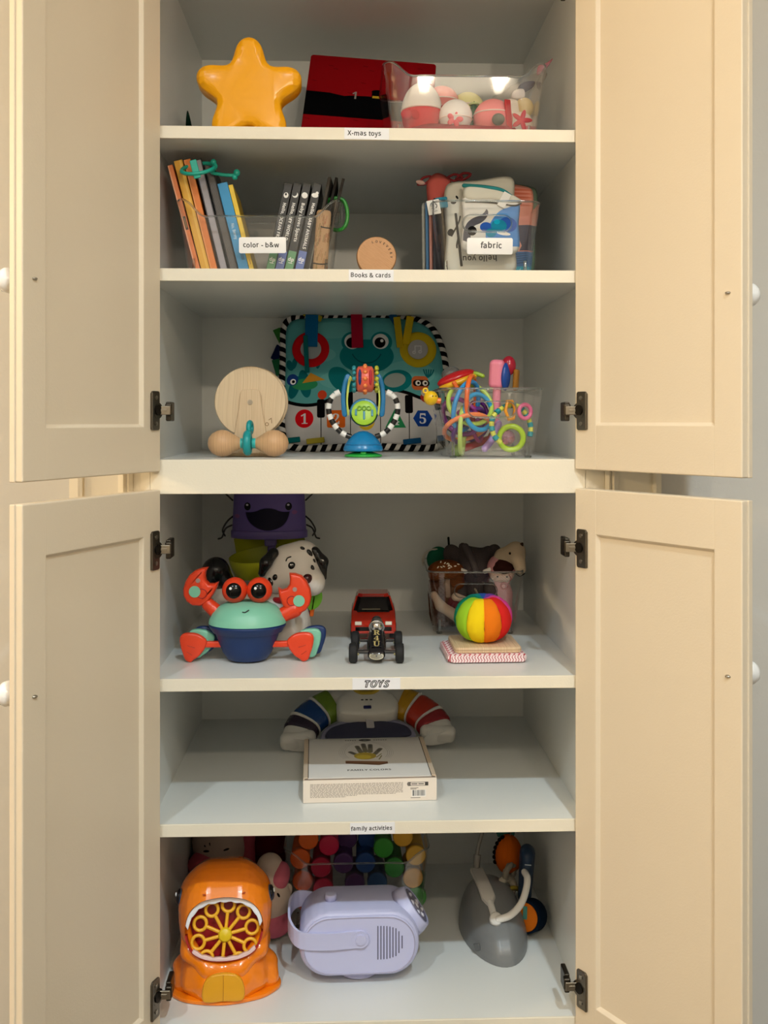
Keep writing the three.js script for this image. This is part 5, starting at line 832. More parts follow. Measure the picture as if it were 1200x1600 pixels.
// crocheted and plush figures in the bin
const knit = tex(128, 128, (g, w, h) => { g.fillStyle = '#808080'; g.fillRect(0, 0, w, h); for (let y = 0; y < 16; y++) for (let x = 0; x < 16; x++) { g.fillStyle = (x + y) % 2 ? '#d0d0d0' : '#505050'; g.beginPath(); g.ellipse(x * 8 + 4, y * 8 + 4, 3.6, 2.6, (y % 2 ? 1 : -1) * 0.6, 0, 2 * PI); g.fill(); } });
knit.wrapS = knit.wrapT = THREE.RepeatWrapping; knit.colorSpace = THREE.NoColorSpace;
const yarn = (c) => M(c, { roughness: 0.95, specularIntensity: 0.1, bumpMap: undefined });
const yarnMats = new Map();
function Yarn(c) { if (!yarnMats.has(c)) yarnMats.set(c, new THREE.MeshPhysicalMaterial({ color: c, roughness: 0.95, specularIntensity: 0.1, bumpMap: knit, bumpScale: 0.0016 })); return yarnMats.get(c); }
const yu = (g) => { const q = g.attributes.uv ? g : flatUV(g); const u = q.attributes.uv; for (let i = 0; i < u.count; i++) u.setXY(i, u.getX(i) * 3, u.getY(i) * 2); return q; };
{
  const B = F4 + 0.006;
  const d = thing('crocheted_cupcake', 'brown crocheted cupcake figure with white sprinkles at the left of the plush bin', 'plush toy', [0.192, B, -0.385]);
  part(d, 'lower_body', yu(lathe([[0, 0], [0.026, 0], [0.031, 0.02], [0.0335, 0.06], [0.033, 0.085], [0, 0.085]], 40)), Yarn(0x553526)); part(d, 'icing', yu(T(ell(0.037, 0.025, 0.034), [0.002, 0.101, 0])), Yarn(0x6b3a1a)); part(d, 'icing_drip', yu(T(ell(0.018, 0.016, 0.012), [0.018, 0.086, 0.022])), Yarn(0x6b3a1a));
  for (let i = 0; i < 13; i++) { const a = rnd() * 1.9 + 0.6, b = 0.25 + rnd() * 0.8, x = Math.cos(a) * Math.cos(b), y = Math.sin(b), z = Math.sin(a) * Math.cos(b); part(d, 'sprinkle', T(ell(0.0028, 0.0012, 0.0012, 10, 8), [0, 0, 0], [0, 0, rnd() * PI]), cloth(0xe9dfc9), [0.002 + x * 0.0375, 0.101 + y * 0.0255, z * 0.0345]); }
  part(d, 'cherry', yu(T(ell(0.017, 0.02, 0.015), [0.018, 0.045, 0.03])), Yarn(0x6a3038)); part(d, 'pale_strap', T(box(0.009, 0.036, 0.003, 0.001), [0.002, 0.076, 0.034], [0, 0, 0.05]), cloth(0x8d7465));
  part(thing('felt_stalk_toy', 'thin dark felt stalk standing behind the brown cupcake figure', 'toy', [0.204, B, -0.44]), 'stem_body', tube([[0, 0, 0], [0.002, 0.12, 0], [0.0, 0.162, 0]], 0.0022, 24, 8), cloth(0x20231d));
  const tl = thing('plush_tail', 'beige tapered plush tail lying across the front of the plush bin', 'plush toy', [0.196, B, -0.335]);
  part(tl, 'tail', skin([[[-0.03, 0.066, 0], [-0.018, 0.046, 0.004], 0.007, 0.009], [[-0.018, 0.046, 0.004], [0.028, 0.016, 0.006], 0.009, 0.012]], 0.003, 0.006), cloth(0xae9a87)); part(tl, 'tip', skin([[[0.012, 0.06, -0.01], [0.028, 0.056, -0.008], 0.008, 0.006]], 0.003, 0.004), cloth(0xb9a592));
  for (const [x, lab] of [[0.187, 'left'], [0.236, 'right']]) { const l = thing('felt_bird', `green and white striped felt leaf behind the ${lab === 'left' ? 'cupcake figure' : 'grey elephant'}`, 'plush toy', [x, B + 0.105, -0.455], [0, 0, lab === 'left' ? 0.1 : -0.15]); part(l, 'leaf', T(ell(0.024, 0.026, 0.012), [0, 0.012, 0]), cloth(0x1d5f47)); for (const dx of [-0.012, -0.016, -0.02]) part(l, 'stripe', T(tor(0.024 + dx * 0.1, 0.0012, 24, 8, PI * 0.7), [dx * 0.6, 0.012, 0.008], [0, 0, 1.3]), cloth(0xb9b4a8)); part(l, 'stalk_body', T(cyl(0.006, 0.008, 0.1, 14), [0, -0.05, 0]), cloth(0x3c3026)); }
}
{
  const t = thing('crocheted_elephant', 'dark grey crocheted elephant with white tusks, upside down in the plush bin', 'plush toy', [0.249, F4 + 0.006, -0.395]), g = Yarn(0x4a4242);
  part(t, 'body', yu(skin([[[0, 0.04, -0.01], [0, 0.1, -0.01], 0.03, 0.032], [[0, 0.1, -0.01], [0, 0.118, -0.008], 0.032, 0.03], [[-0.01, 0.128, -0.01], [-0.02, 0.148, -0.014], 0.014, 0.008], [[0.02, 0.13, -0.01], [0.03, 0.14, -0.012], 0.013, 0.01]], 0.004, 0.012)), g);
  part(t, 'trunk', yu(T(tube([[-0.016, 0.15, 0.0], [-0.01, 0.135, 0.018], [-0.002, 0.115, 0.024], [0.002, 0.1, 0.025]], 0.0065, 40, 12), [0, 0, 0])), Yarn(0x575050));
  for (const s of [-1, 1]) { part(t, 'tusk', tube([[s * 0.019, 0.104, 0.022], [s * 0.03, 0.109, 0.025], [s * 0.037, 0.115, 0.022]], 0.0044, 24, 10), cloth(0xd9d4cc)); part(t, 'leg', yu(skin([[[s * 0.03, 0.082, 0.012], [s * 0.033, 0.056, 0.024], 0.014, 0.016]], 0.003, 0.004)), Yarn(0x554d4d)); part(t, 'ear', yu(T(ell(0.02, 0.026, 0.006), [s * 0.038, 0.128, -0.012], [0, s * 0.4, -s * 0.5])), g); }
  part(t, 'tail', tube([[0, 0.07, 0.02], [0.01, 0.055, 0.026], [0.022, 0.06, 0.026]], 0.0022, 24, 8), cloth(0x8a7f6e));
}
{
  const t = thing('crocheted_doll', 'pale pink crocheted doll with a dark fringe hugging the right of the plush bin', 'plush toy', [0.301, F4 + 0.006, -0.378], D(-12)), pink = Yarn(0xc98f93);
  part(t, 'body', yu(skin([[[0, 0.02, 0], [0, 0.06, 0], 0.022, 0.02], [[0, 0.06, 0], [-0.002, 0.085, 0], 0.018, 0.016]], 0.004, 0.01)), pink);
  part(t, 'head', yu(T(ell(0.0255, 0.027, 0.024), [0, 0.105, 0])), Yarn(0xcfae9d)); part(t, 'hood', yu(T(new THREE.SphereGeometry(0.0285, 28, 20, 0, 2 * PI, 0, PI * 0.62), [0, 0.109, -0.004], [-0.35, 0, 0.1])), pink);
  part(t, 'fringe', T(new THREE.SphereGeometry(0.0268, 24, 14, 0, 2 * PI, 0, 1.05), [0.003, 0.108, 0.0005], [0.75, 0, -0.05]), cloth(0x2c1512)); part(t, 'fringe_band', T(tube([[-0.02, 0.104, 0.0165], [0, 0.103, 0.0255], [0.02, 0.105, 0.016]], 0.0014, 24, 8), [0, 0, 0]), cloth(0xb9a99a));
  for (const x of [-0.006, 0.012]) part(t, 'eye', T(box(0.0034, 0.003, 0.002, 0.0008), [x, 0.0965, 0.0236]), cloth(0x17120f)); part(t, 'bow', T(tor(0.006, 0.0018, 24, 8), [0.006, 0.078, 0.019]), cloth(0xa85e62)); part(t, 'cheek_line', tube([[0.016, 0.1, 0.02], [0.0195, 0.092, 0.016], [0.014, 0.084, 0.018]], 0.001, 16, 6), cloth(0xa85e62));
  const h = thing('plush_horse', 'cream plush horse head with brown markings resting on the pink doll', 'plush toy', [0.316, F4 + 0.008, -0.372], D(-12));
  part(h, 'head', skin([[[-0.016, 0.02, -0.012], [-0.012, 0.128, -0.004], 0.012, 0.016], [[-0.012, 0.128, -0.004], [0.012, 0.142, 0.006], 0.017, 0.017], [[0.012, 0.142, 0.006], [0.022, 0.112, 0.03], 0.0165, 0.0105]], 0.0035, 0.01), cloth(0xb7a68e)); part(h, 'ear', T(ell(0.004, 0.008, 0.003), [0.022, 0.153, 0.012], [0, 0, -0.5]), cloth(0x3a2b22)); part(h, 'eye', sph(0.0026, 12, 8), cloth(0x17120f), [0.002, 0.14, 0.0225]); for (const x of [0.018, 0.026]) part(h, 'nostril', sph(0.0017, 10, 8), cloth(0x2b1d18), [x, 0.108, 0.0395]); part(h, 'mouth_line', tube([[0.014, 0.103, 0.0345], [0.021, 0.0995, 0.0395], [0.03, 0.104, 0.036]], 0.001, 16, 6), cloth(0x1c1412));
}
{ // rainbow ball on a board on a zigzag pad
  const zig = tex(512, 512, (g, w, h) => { g.fillStyle = '#efd9da'; g.fillRect(0, 0, w, h); for (let i = -1; i < 17; i++) { g.strokeStyle = i % 2 ? '#a3182c' : '#cc4a58'; g.lineWidth = i % 2 ? 7 : 10; g.beginPath(); for (let y = 0; y <= 16; y++) g.lineTo(i * 32 + (y % 2 ? 20 : 0), y * 32); g.stroke(); } });
  const edge = tex(1024, 64, (g, w, h) => { g.fillStyle = '#f0dcdd'; g.fillRect(0, 0, w, h); for (let i = -1; i < 26; i++) { g.strokeStyle = i % 2 ? '#9c1a2c' : '#a93645'; g.lineWidth = 8; g.beginPath(); g.moveTo(i * 40 + 14, 0); g.lineTo(i * 40, 18); g.lineTo(i * 40 + 22, 42); g.lineTo(i * 40 + 8, 64); g.stroke(); } });
  const p = thing('zigzag_pad', 'pink and white zigzag fabric pad under the wooden board', 'pad', [0.2335, F4, -0.148], D(1.5));
  part(p, 'cushion_top', flatUV(T(slab(roundRect(0.132, 0.122, 0.01), 0.0135, 0.0055), [0, 0.0072, 0], [-PI / 2, 0, 0]), 'x', 'z'), printed(zig, 0.95));
  part(p, 'front_edge', flatUV(T(slab(roundRect(0.122, 0.0112, 0.004), 0.002, 0.0008), [0, 0.0072, 0.0606])), printed(edge, 0.95)); part(p, 'side_edge', flatUV(T(slab(roundRect(0.112, 0.0112, 0.004), 0.002, 0.0008), [-0.0656, 0.0072, 0], [0, -PI / 2, 0]), 'z', 'y'), printed(edge, 0.95));
  const w = thing('wooden_board', 'square pale wooden board between the rainbow ball and the zigzag pad', 'board', [0.236, F4 + 0.0142, -0.15], D(1));
  part(w, 'board_body', flatUV(T(slab(roundRect(0.112, 0.105, 0.008), 0.0095, 0.002), [0, 0.0048, 0], [-PI / 2, 0, 0]), 'x', 'z'), birchMat); part(w, 'edge_groove', T(slab(roundRect(0.1126, 0.1056, 0.0082), 0.001, 0.0002), [0, 0.005, 0], [-PI / 2, 0, 0]), M(0xa98c6a, { roughness: 0.7 }));
  const b = thing('rainbow_ball', 'fabric ball sewn from rainbow segments on the wooden board', 'ball', [0.2345, F4 + 0.064, -0.148], [0.12, D(22), 0.02]);
  const cols = [0xf2d21f, 0xea7a1c, 0xd42a26, 0xd2448e, 0x6a3f94, 0x2b4f9e, 0x1b7f7a, 0x14795a, 0x96c42f];
  const seg = (i) => { const n = 14, m = 24, P = [], I = [], a0 = D(-107 + i * 40), a1 = a0 + D(40);
    for (let j = 0; j <= m; j++) for (let k = 0; k <= n; k++) { const th = j / m * PI, u = k / n, ph = a0 + (a1 - a0) * u, bulge = 0.9 + 0.1 * Math.pow(Math.sin(u * PI), 0.5), st = Math.sin(th), r = 0.0505 * (1 - (1 - bulge) * Math.min(1, st * 1.6)), yy = Math.cos(th) * 0.0405 - (Math.exp(-Math.pow(st / 0.25, 2)) * 0.007 * Math.sign(Math.cos(th))); P.push(Math.sin(ph) * Math.pow(st, 0.85) * r, yy, Math.cos(ph) * Math.pow(st, 0.85) * r); }
    for (let j = 0; j < m; j++) for (let k = 0; k < n; k++) { const a = j * (n + 1) + k; I.push(a, a + n + 1, a + 1, a + 1, a + n + 1, a + n + 2); }
    const g = new THREE.BufferGeometry(); g.setAttribute('position', new THREE.Float32BufferAttribute(P, 3)); g.setIndex(I); g.computeVertexNormals(); return g; };
  const colorOrder = [8, 0, 1, 2, 3, 4, 5, 6, 7];
  colorOrder.forEach((c, i) => part(b, 'segment', roughen(seg(i), 0.0006, 60), cloth(cols[c])));
}

// ---------- fifth shelf: light-up arch toy, handprint kit box ----------
const F5 = SHELF[4];
{
  const t = thing('musical_arch', 'white musical arch toy with coloured key sections behind the handprint kit box', 'toy', [0.0415, F5 + 0.002, -0.345], [D(-56), 0, D(1)]);
  const white = plastic(0xd8d5cf, 0.35);
  const arcPts = [[-0.1327, 0], [-0.1302, 0.0248], [-0.1153, 0.0546], [-0.0868, 0.0818], [-0.0496, 0.1004], [0, 0.1066], [0.0496, 0.1004], [0.0868, 0.0843], [0.1153, 0.0595], [0.1302, 0.0322], [0.1339, 0.0074]].map(([x, y]) => [x, y, 0]);
  const c = curve(arcPts);
  const sweep = (u0, u1, w, d, n = 14) => { const P = [], I = [], m = 24; for (let i = 0; i <= n; i++) { const u = u0 + (u1 - u0) * i / n, p = c.getPointAt(u), tg = c.getTangentAt(u), nx = -tg.y, ny = tg.x, e = i === 0 || i === n ? 0.94 : 1; for (let j = 0; j < m; j++) { const a = j / m * 2 * PI, q = (v) => Math.sign(v) * Math.pow(Math.abs(v), 0.75), s = q(Math.cos(a)) * w * e, z = q(Math.sin(a)) * d * e; P.push(p.x + nx * s, p.y + ny * s, z + d); } } for (let i = 0; i < n; i++) for (let j = 0; j < m; j++) { const a = i * m + j, b = i * m + (j + 1) % m; I.push(a, b, a + m, b, b + m, a + m); } for (const [r, f] of [[0, 1], [n, 0]]) { const k = P.length / 3; const p = c.getPointAt(r ? u1 : u0); P.push(p.x, p.y, d); for (let j = 0; j < m; j++) { const a = r * m + j, b = r * m + (j + 1) % m; f ? I.push(k, b, a) : I.push(k, a, b); } } const g = new THREE.BufferGeometry(); g.setAttribute('position', new THREE.Float32BufferAttribute(P, 3)); g.setIndex(I); return toCreasedNormals(g, 0.9); };
  part(t, 'arch_body', sweep(0.0, 1, 0.031, 0.019, 60), white);
  for (const [u0, u1, col, nm] of [[0.075, 0.13, 0x2c1f33, 'purple'], [0.145, 0.235, 0x123f7d, 'blue'], [0.25, 0.325, 0x6d8a24, 'green'], [0.69, 0.755, 0xbf8f10, 'yellow'], [0.77, 0.86, 0xb5301a, 'orange-red'], [0.875, 0.93, 0x8f1f25, 'dark red']]) part(t, 'key_section', sweep(u0, u1, 0.0335, 0.0215, 10), plastic(col, 0.25), [0, 0, -0.001], null, nm + ' key section');
  for (const u of [0.137, 0.2425, 0.7625, 0.8675]) part(t, 'divider', sweep(u - 0.006, u + 0.006, 0.0345, 0.0225, 4), white, [0, 0, -0.0012]);
  const st = smooth([[-0.0546, 0.0496], [-0.0595, 0.0744], [-0.0533, 0.0942], [-0.0335, 0.1116], [-0.0285, 0.1389], [0, 0.1587], [0.0285, 0.1389], [0.0335, 0.1116], [0.0533, 0.0942], [0.0608, 0.0744], [0.0533, 0.0496], [0.026, 0.0422], [-0.026, 0.0422]], 90);
  part(t, 'centre_block', T(slab(st, 0.05, 0.014, 5), [0, 0, 0.028]), white);
  part(t, 'screen_rim', T(slab(smooth([[-0.0298, 0.124], [0.0298, 0.124], [0.0273, 0.1017], [0.0136, 0.0905], [0, 0.0893], [-0.0136, 0.0905], [-0.0273, 0.1017]], 50), 0.006, 0.002), [0, 0, 0.0525]), plastic(0xb59a28, 0.35)); part(t, 'screen', T(slab(smooth([[-0.026, 0.1265], [0.026, 0.1265], [0.0236, 0.1042], [0.0124, 0.0955], [0, 0.0942], [-0.0124, 0.0955], [-0.0236, 0.1042]], 50), 0.006, 0.002), [0, 0, 0.0545]), plastic(0x7d6a12, 0.15));
  for (const x of [-0.0105, -0.002, 0.0065]) part(t, 'slot', T(box(0.005, 0.0026, 0.002, 0.0008), [x + 0.001, [[0, 0.0763]][0][1], 0.053]), plastic(0x1c1c20)); part(t, 'blue_button', T(box(0.0155, 0.008, 0.004, 0.002), [0.0, [[0, 0.0583]][0][1], 0.0525]), plastic(0x1c2260, 0.3));
  const grey = smooth([[-0.0905, 0.0074], [-0.0831, 0.0298], [-0.0558, 0.0471], [-0.0186, 0.0546], [0.0186, 0.0546], [0.0558, 0.0484], [0.0831, 0.0322], [0.0905, 0.0099], [0.0806, 0.0025], [-0.0806, 0.0025]], 70);
  part(t, 'lilac_inner_arch', T(slab(grey, 0.02, 0.005), [0, 0, 0.018]), plastic(0x8d8ba6, 0.4)); part(t, 'dark_inset', T(slab(smooth([[-0.0806, 0.0074], [-0.0732, 0.026], [-0.0459, 0.0384], [0, 0.0434], [0.0459, 0.0397], [0.0756, 0.0273], [0.0818, 0.0099]], 60), 0.008, 0.002), [0, 0, 0.028]), plastic(0x35354f, 0.45));
  part(t, 'fabric_tag', T(box(0.016, 0.028, 0.002, 0.0008), [0.004, [[0, 0.0384]][0][1], 0.036], [0.2, 0.3, 0.1]), cloth(0xb4b0b4));
  for (const u of [0.015, 0.985]) { const p = c.getPointAt(u); part(t, 'end_cap', T(box(0.068, 0.024, 0.037, 0.0115, 4), [p.x, p.y + 0.006, 0.02], [0, 0, u < 0.5 ? 0.12 : -0.1]), plastic(0xcfccc6, 0.4)); }
}
{
  const W = 0.2205, H = 0.04, Dp = 0.212;
  const t = thing('handprint_kit_box', 'flat cream cardboard box with a painted handprint on its lid', 'box', [0.036, F5, -0.086 - Dp / 2], D(1.8));
  const side = M(0xcdb9a2, { roughness: 0.75 }), inkc = 'rgba(70,64,60,0.75)';
  const top = tex(1100, 1060, (g, w, h) => {
    g.fillStyle = '#ddd9d4'; g.fillRect(0, 0, w, h);
    g.textAlign = 'center'; g.fillStyle = '#7d7872'; for (const [x, n] of [[360, 5], [640, 6]]) for (let i = 0; i < n; i++) g.fillRect(x + i * 23, 54 + (i % 2) * 3, 15, 24); g.fillStyle = '#2c2927'; g.beginPath(); g.ellipse(555, 66, 60, 34, 0, 0, 2 * PI); g.fill(); g.fillStyle = '#8d8884'; g.beginPath(); g.ellipse(555, 64, 18, 10, 0, 0, 2 * PI); g.fill();
    for (let i = 0; i < 4; i++) { g.strokeStyle = `rgba(150,144,140,${0.7 - i * 0.12})`; g.lineWidth = 4; g.beginPath(); g.ellipse(550, 420, 205 + i * 18, 300 + i * 16, 0, PI * 0.98, PI * 2.02); g.stroke(); g.beginPath(); g.ellipse(550, 420, 205 + i * 18, 260 + i * 12, 0, 0.05, 0.6); g.stroke(); g.beginPath(); g.ellipse(550, 420, 205 + i * 18, 260 + i * 12, 0, PI - 0.6, PI - 0.05); g.stroke(); }
    const finger = (x0, y0, x1, y1, r, c1, c2) => { g.lineCap = 'round'; g.strokeStyle = c1; g.lineWidth = r * 2; g.beginPath(); g.moveTo(x0, y0); g.lineTo(x1, y1); g.stroke(); g.strokeStyle = c2; g.lineWidth = r * 1.2; g.beginPath(); g.moveTo(x0 + (x1 - x0) * 0.6, y0 + (y1 - y0) * 0.6); g.lineTo(x1, y1); g.stroke(); };
    for (const [x0, y0, x1, y1] of [[500, 420, 470, 250], [545, 400, 532, 190], [590, 410, 600, 210], [630, 470, 690, 330], [470, 500, 400, 410]]) finger(x0, y0, x1, y1, 24, '#716b5c', '#4c4843');
    g.fillStyle = '#b9a03a'; g.beginPath(); g.ellipse(535, 520, 105, 95, 0, 0, 2 * PI); g.fill(); g.fillStyle = '#d0b93e'; g.beginPath(); g.ellipse(520, 545, 70, 55, 0, 0, 2 * PI); g.fill(); g.strokeStyle = '#77703c'; g.lineWidth = 12; for (const [a, b, c, d] of [[500, 440, 480, 400], [545, 420, 540, 370], [590, 430, 596, 380], [640, 560, 690, 470], [660, 620, 690, 520]]) { g.beginPath(); g.moveTo(a, b); g.lineTo(c, d); g.stroke(); }
    g.fillStyle = '#80573b'; g.beginPath(); g.moveTo(345, 640); g.lineTo(735, 680); g.lineTo(735, 730); g.lineTo(650, 770); g.lineTo(345, 705); g.fill(); g.fillStyle = '#68452d'; g.beginPath(); g.moveTo(345, 680); g.lineTo(650, 735); g.lineTo(735, 705); g.lineTo(735, 735); g.lineTo(650, 772); g.lineTo(345, 712); g.fill();
    g.fillStyle = '#37322f'; g.font = 'bold 52px sans-serif'; g.fillText('FAMILY COLORS', 552, 905);
  });
  const front = tex(1100, 200, (g, w, h) => {
    g.fillStyle = '#e8dccf'; g.fillRect(0, 0, w, h); g.fillStyle = 'rgba(120,108,98,0.8)';
    for (let r = 0; r < 12; r++) { let x = 58; const y = 34 + r * 10.4, end = r < 9 ? 820 : r === 9 ? 760 : 440 - (r - 10) * 90; while (x < end) { const l = 8 + rnd() * 26; g.fillRect(x, y, Math.min(l, end - x), 5); x += l + 5; } }
    g.fillStyle = '#3d3936'; g.fillRect(860, 34, 170, 34); g.fillStyle = '#e4d8cc'; g.fillRect(884, 38, 118, 26); g.fillStyle = '#6d655f'; g.fillRect(890, 46, 50, 10); g.fillRect(948, 46, 46, 10); g.beginPath(); g.arc(868, 51, 14, 0, 2 * PI); g.fill();
    g.fillStyle = '#5d554f'; g.fillRect(882, 84, 66, 5); g.fillRect(882, 94, 50, 5); g.fillStyle = '#f2ece6'; g.fillRect(894, 104, 116, 62); let x = 900; g.fillStyle = '#23262c'; while (x < 1004) { const b = 2 + rnd() * 5; g.fillRect(x, 106, b, 52); x += b + 2 + rnd() * 4; } g.fillStyle = '#5d554f'; g.fillRect(884, 172, 80, 5);
  });
  part(t, 'lid_panel', flatUV(T(slab(roundRect(W - 0.016, Dp - 0.004, 0.0015), 0.002, 0.0005), [0, H - 0.001, -0.001], [-PI / 2, 0, 0]), 'x', 'z').scale(1, 1, 1), (() => { const m = printed(top, 0.55); m.map.wrapT = THREE.RepeatWrapping; m.map.repeat.set(1, -1); m.map.offset.set(0, 1); return m; })());
  part(t, 'front_panel', flatUV(T(slab(roundRect(W, H - 0.003, 0.0012), 0.0016, 0.0005), [0, (H - 0.003) / 2, Dp / 2 - 0.0008])), printed(front, 0.7));
  for (const s of [-1, 1]) { part(t, 'side_wall', T(box(0.0024, H, Dp - 0.002, 0.0008), [s * (W / 2 - 0.0014), H / 2, -0.001]), side); part(t, 'side_flap', T(box(0.0075, 0.0024, Dp - 0.004, 0.0009), [s * (W / 2 - 0.0042), H - 0.0004, -0.001], [0, 0, -s * 0.12]), side); part(t, 'flap_gap', T(box(0.0012, 0.001, Dp - 0.006, 0.0003), [s * (W / 2 - 0.0085), H - 0.0003, -0.001]), M(0x2b241f, { roughness: 0.9 })); }
  part(t, 'back_wall', T(box(W - 0.004, H - 0.002, 0.002, 0.0008), [0, H / 2, -Dp / 2 + 0.001]), side); part(t, 'bottom_panel', T(box(W - 0.004, 0.002, Dp - 0.004, 0.0008), [0, 0.001, 0]), side);
  part(t, 'front_lip', T(box(W - 0.004, 0.0016, 0.0026, 0.0006), [0, H - 0.0026, Dp / 2 - 0.0015]), M(0x9f8f80, { roughness: 0.8 }));
}

// ---------- bottom shelf: bubble dinosaur, projector, tubs, clip-on mobile, plush pigs ----------
const F6 = SHELF[5];
{
  const t = thing('bubble_dinosaur', 'glossy orange dinosaur bubble machine with a wide open mouth', 'toy', [-0.203, F6, -0.135], D(4));
  const orange = M(0xf7840b, { roughness: 0.22, clearcoat: 0.6, clearcoatRoughness: 0.1 }), red = plastic(0xa30a18, 0.35), yel = plastic(0xf0b429, 0.35), white = plastic(0xe9ecf2, 0.3);
  // head: one shell with the mouth cut out of it
  const tilt = D(-17), head = pieces(t, 'head'); head.position.set(0.0, 0.111, 0.005); head.rotation.x = tilt;
  const skull = skin([[[-0.022, 0.024, 0.012], [0.022, 0.024, 0.012], 0.052, 0.052], [[-0.02, -0.006, 0.016], [0.02, -0.006, 0.016], 0.054, 0.054], [[-0.016, -0.026, 0.012], [0.016, -0.026, 0.012], 0.047, 0.047], [[0, 0.01, -0.035], [0, -0.01, -0.035], 0.05, 0.05], [[-0.052, 0.042, 0.0], [-0.05, 0.03, 0.004], 0.018, 0.02], [[0.052, 0.042, 0.0], [0.05, 0.03, 0.004], 0.018, 0.02], [[-0.02, 0.044, 0.01], [0.02, 0.044, 0.01], 0.038, 0.038], [[-0.018, 0.05, -0.015], [0.018, 0.05, -0.015], 0.034, 0.034]], 0.0036, 0.02);
  flatUV(skull);
  const mouth = smooth([[-0.0635, -0.012], [-0.056, 0.012], [-0.038, 0.0275], [-0.012, 0.033], [0.014, 0.033], [0.04, 0.0265], [0.057, 0.01], [0.0635, -0.012], [0.0605, -0.032], [0.05, -0.05], [0.028, -0.0605], [0, -0.0635], [-0.028, -0.0605], [-0.05, -0.05], [-0.0605, -0.032]], 80);
  const ev = new Evaluator(); ev.attributes = ['position', 'normal', 'uv']; ev.useGroups = false;
  const A = new Brush(skull), B = new Brush(new THREE.ExtrudeGeometry(shape(mouth), { depth: 0.2, bevelEnabled: false }).translate(0, 0, 0.012)); A.updateMatrixWorld(); B.updateMatrixWorld();
  part(head, 'shell', toCreasedNormals(ev.evaluate(A, B, SUBTRACTION).geometry, 0.6), orange);
  part(head, 'mouth_lining', T(slab(mouth, 0.003, 0.0006), [0, 0, 0.0142]), red);
  const lip = mouth.map(([x, y]) => [x * 0.985, y * 0.985]);
  const teethUp = lip.filter(([, y]) => y > -0.008).sort((a, b) => a[0] - b[0]);
  const strip = (edge, h, wave, dir) => { const o = edge.map(([x, y], i) => [x, y]), q = edge.map(([x, y], i) => [x * (1 - 0.10 * h / 0.01), y + dir * (h + wave * Math.abs(Math.sin(i * 0.8)))]); return slab([...o, ...q.reverse()], 0.01, 0.0015, 2); };
  part(head, 'upper_teeth', T(strip(teethUp, 0.0065, 0.0025, -1), [0, 0, 0.052]), white);
  const low = lip.filter(([, y]) => y < -0.046).sort((a, b) => a[0] - b[0]);
  part(head, 'lower_teeth', T(strip(low, 0.0045, 0.002, 1), [0, 0, 0.05]), plastic(0xe7c6c4, 0.3));
  part(head, 'lower_jaw', skin([[[-0.024, -0.076, 0.036], [0.024, -0.076, 0.036], 0.0135, 0.0135], [[-0.056, -0.05, 0.03], [-0.024, -0.076, 0.036], 0.0115, 0.0135], [[0.056, -0.05, 0.03], [0.024, -0.076, 0.036], 0.0115, 0.0135], [[-0.0665, -0.012, 0.012], [-0.056, -0.05, 0.03], 0.009, 0.0115], [[0.0665, -0.012, 0.012], [0.056, -0.05, 0.03], 0.009, 0.0115], [[-0.02, -0.078, 0.0], [0.02, -0.078, 0.0], 0.02, 0.02]], 0.003, 0.016), orange);
  const lowRim = mouth.filter(([, y]) => y < -0.02).sort((a, b) => a[0] - b[0]), lowIn = lowRim.map(([x, y]) => [x * 0.955, (y + 0.015) * 0.94 - 0.015]).reverse();
  part(head, 'mouth_floor', T(slab([...lowRim, ...lowIn], 0.04, 0.0004), [0, 0, 0.0335]), red);
  for (const s of [-1, 1]) { part(head, 'eye', T(ell(0.005, 0.0125, 0.0105), [s * 0.0765, 0.032, 0.02], [0, 0, s * 0.1]), M(0x0a0d14, { roughness: 0.1 })); part(head, 'eye_iris', T(ell(0.0045, 0.0135, 0.0115), [s * 0.0745, 0.031, 0.018], [0, 0, s * 0.1]), plastic(0x234a66)); part(head, 'eye_glint', T(ell(0.0016, 0.0035, 0.003), [s * 0.0808, 0.036, 0.024]), M(0xf2f4f6)); part(head, 'nostril', T(ell(0.0028, 0.0012, 0.0015), [s * 0.032, 0.039, 0.0655], [0.3, 0, s * 0.3]), plastic(0xb5420a)); }
  part(head, 'moulding_seam', tube([[0, 0.0335, 0.0605], [0, 0.034, 0.05]], 0.0006, 8, 6), plastic(0x8d99a5));
  const wheel = pieces(t, 'bubble_wheel'); wheel.position.set(0.0, 0.111, 0.012); wheel.rotation.x = tilt;
  const hub = [0.0015, -0.0235];
  part(wheel, 'hub', T(lathe([[0, 0.006], [0.008, 0.005], [0.0112, 0.002], [0.0112, -0.004], [0, -0.004]], 28), [hub[0], hub[1], 0.036], [PI / 2, 0, 0]), plastic(0xe5c51e, 0.35));
  for (let i = 0; i < 10; i++) { const a = D(84 + i * 36), c = Math.cos(a), s = Math.sin(a); part(wheel, 'wand', join(T(rod([hub[0] + c * 0.010, hub[1] + s * 0.010, 0], [hub[0] + c * 0.0335, hub[1] + s * 0.0335, 0], 0.0029), [0, 0, 0.034]), T(tor(0.0102, 0.0028, 28, 10), [hub[0] + c * 0.0445, hub[1] + s * 0.0445, 0.034])), yel); }
